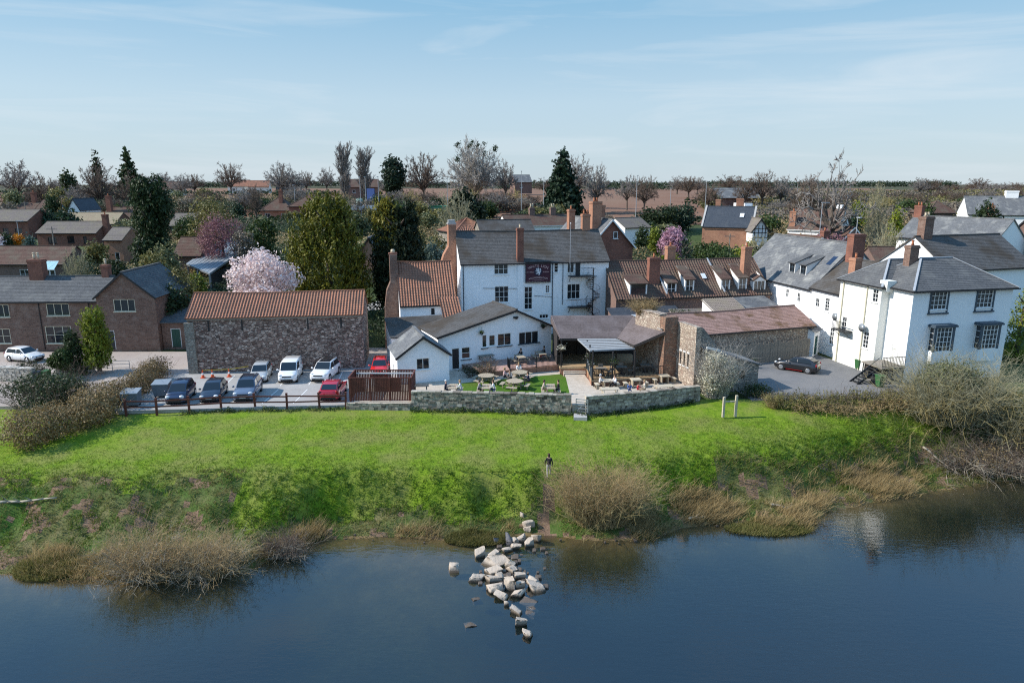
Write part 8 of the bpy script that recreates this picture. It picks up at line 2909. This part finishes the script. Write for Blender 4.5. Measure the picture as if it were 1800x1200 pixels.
x, y, s = zone_pts(G5, 60000)
lim = .48 + .16 * wob(x, y, .5, 9) + np.where(x < -19, .45, 0) + np.where(x > 15, .35, 0)
park = (y > 54.2) & (x < -13.8) & (y > 54.0)
pth = np.abs(x - (2.55 + .35 * np.sin(y))) < .55
ok = (s > lim + .05) & ~((y > 54.4) & (x < 30)) & ~((s < .85) & pth) & ~((y > 53.2) & (x < -28))
clump = .6 + .4 * wob(x, y, 3.1, 2)
h = (.08 + .09 * np.clip((1.5 - s) / .5, 0, 1)) * (.7 + .5 * clump)
v, f = tufts(G5, x[ok], y[ok], 3, h[ok], .045, .09, .55)
tag(put('meadow_grass', np_mesh('meadow_grass', v, f, 'grass_blade')), 'short bright green grass of the riverside meadow', kind='stuff')
ok = (s > .25) & (G5.uniform(0, 1, len(s)) > (s - .7) / .45) & ((s > lim - .1) | (wob(x, y, 1.3, 5) > .25)) & ~pth
v, f = tufts(G5, x[ok], y[ok], 4, .24 * (.6 + .6 * clump[ok]), .05, .14, .6)
tag(put('bank_grass', np_mesh('bank_grass', v, f, 'grass_dark')), 'rough dark green grass on the steep river bank', kind='stuff')
x, y, s = zone_pts(G5, 46000)
lim = .48 + .16 * wob(x, y, .5, 9) + np.where(x < -19, .45, 0) + np.where(x > 15, .35, 0)
ok = (s > .03) & (s < lim + .08) & ~(np.abs(x - 2.6) < .75)
v, f = tufts(G5, x[ok], y[ok], 4, .30 * (.35 + .8 * (.5 + .5 * wob(x[ok], y[ok], 1.7, 3))), .045, .17, .8)
tag(put('dry_grass', np_mesh('dry_grass', v, f, 'grass_mix')), 'dry mixed grass on the lower river bank', kind='stuff')
# straw reed beds
rx = np.concatenate([G5.uniform(-31, -13, 1500), G5.uniform(8, 32, 3600), G5.uniform(-13, 0, 300)])
rs = np.concatenate([G5.uniform(.02, .34, 1500), G5.uniform(.03, .55, 3600), G5.uniform(.02, .15, 300)])
ry = np.interp(rx, SX, SY) + rs * (np.interp(rx, CX, CY) - np.interp(rx, SX, SY))
kk = (wob(rx, ry, .9, 6) > .05) | (wob(rx, ry, 2.7, 1) > .55)
rx, ry = rx[kk], ry[kk]
v, f = tufts(G5, rx, ry, 9, .35 + .6 * G5.uniform(0, 1, len(rx)) ** 1.5, .035, .22, .5, (.28, -.2))
tag(put('straw_reeds', np_mesh('straw_reeds', v, f, 'grass_straw')), 'straw-coloured reed beds along the water edge', kind='stuff')
# nettles along the foot of the walls and fence
nx_ = np.concatenate([G5.uniform(-8.6, 16, 900), G5.uniform(-28, -14.3, 420)])
ny_ = np.where(nx_ > -10, np.interp(nx_, [-8.6, -2, 5, 6.2, 11.2, 16.5], [55.45, 55.3, 54.7, 54.45, 55.6, 57.4]), np.interp(nx_, [-29.8, -24.8, -14.3], [54.35, 55.35, 55.9])) - np.abs(G5.normal(0, .22, len(nx_)))
nh = .38 * np.clip(.4 + wob(nx_, nx_ * 0, 1.9, 2), .12, 1)
c = np.stack([nx_, ny_, T(nx_, ny_) + nh * G5.uniform(.1, 1, len(nx_))], 1)
c = (c[:, None] + G5.normal(size=(len(c), 6, 3)) * .08).reshape(-1, 3)
v, f = leaves(c, .12, G5, np.array([[0, 0, .8]]) * np.ones((len(c), 1)))
tag(put('wall_foot_weeds', np_mesh('wall_foot_weeds', v, f, 'lf_hedge')), 'green weeds along the foot of the garden wall', kind='stuff')


def sedge(label, cx, cy, rx_, ry_, n, h, seed, mat='grass_mix'):
    r = np.random.default_rng(seed)
    a = r.uniform(0, 6.28, n)
    q = np.sqrt(r.uniform(0, 1, n))
    X_, Y_ = cx + rx_ * q * np.cos(a), cy + ry_ * q * np.sin(a)
    zz = np.maximum(T(X_, Y_), WATER_Z - .05) + .10 * (1 - q * q)
    v, f = blades(np.stack([X_, Y_, zz], 1), h * (.45 + .6 * (.5 + .5 * wob(X_, Y_, 3.0, seed))), .045, r, .5, (.1, -.15))
    m_ = MB()
    ball(m_, (cx, cy, WATER_Z - .12), (rx_ * .8, ry_ * .75, .2), 0, 20, 8)
    t_ = thing('sedge_clump', label, 'sedge', (0, 0, 0), 0, 'sedge clumps in the shallows')
    put('leaves', np_mesh('leaves', v, f, mat), t_)
    m_.build('turf', 'bank', t_, True)


sedge('olive sedge clump standing in the shallows left of the stones', -2.3, 41.3, 2.2, .8, 5200, .42, 71)
sedge('small tuft of grass growing among the midstream stones', -.3, 38.2, .35, .3, 420, .4, 72)
sedge('grassy islet at the water edge below the reeds', 17.6, 42.8, 3.0, 1.0, 6000, .35, 73)
sedge('green tussock at the water edge at the far left', -28.2, 37.6, 2.2, 1.2, 4200, .5, 74)
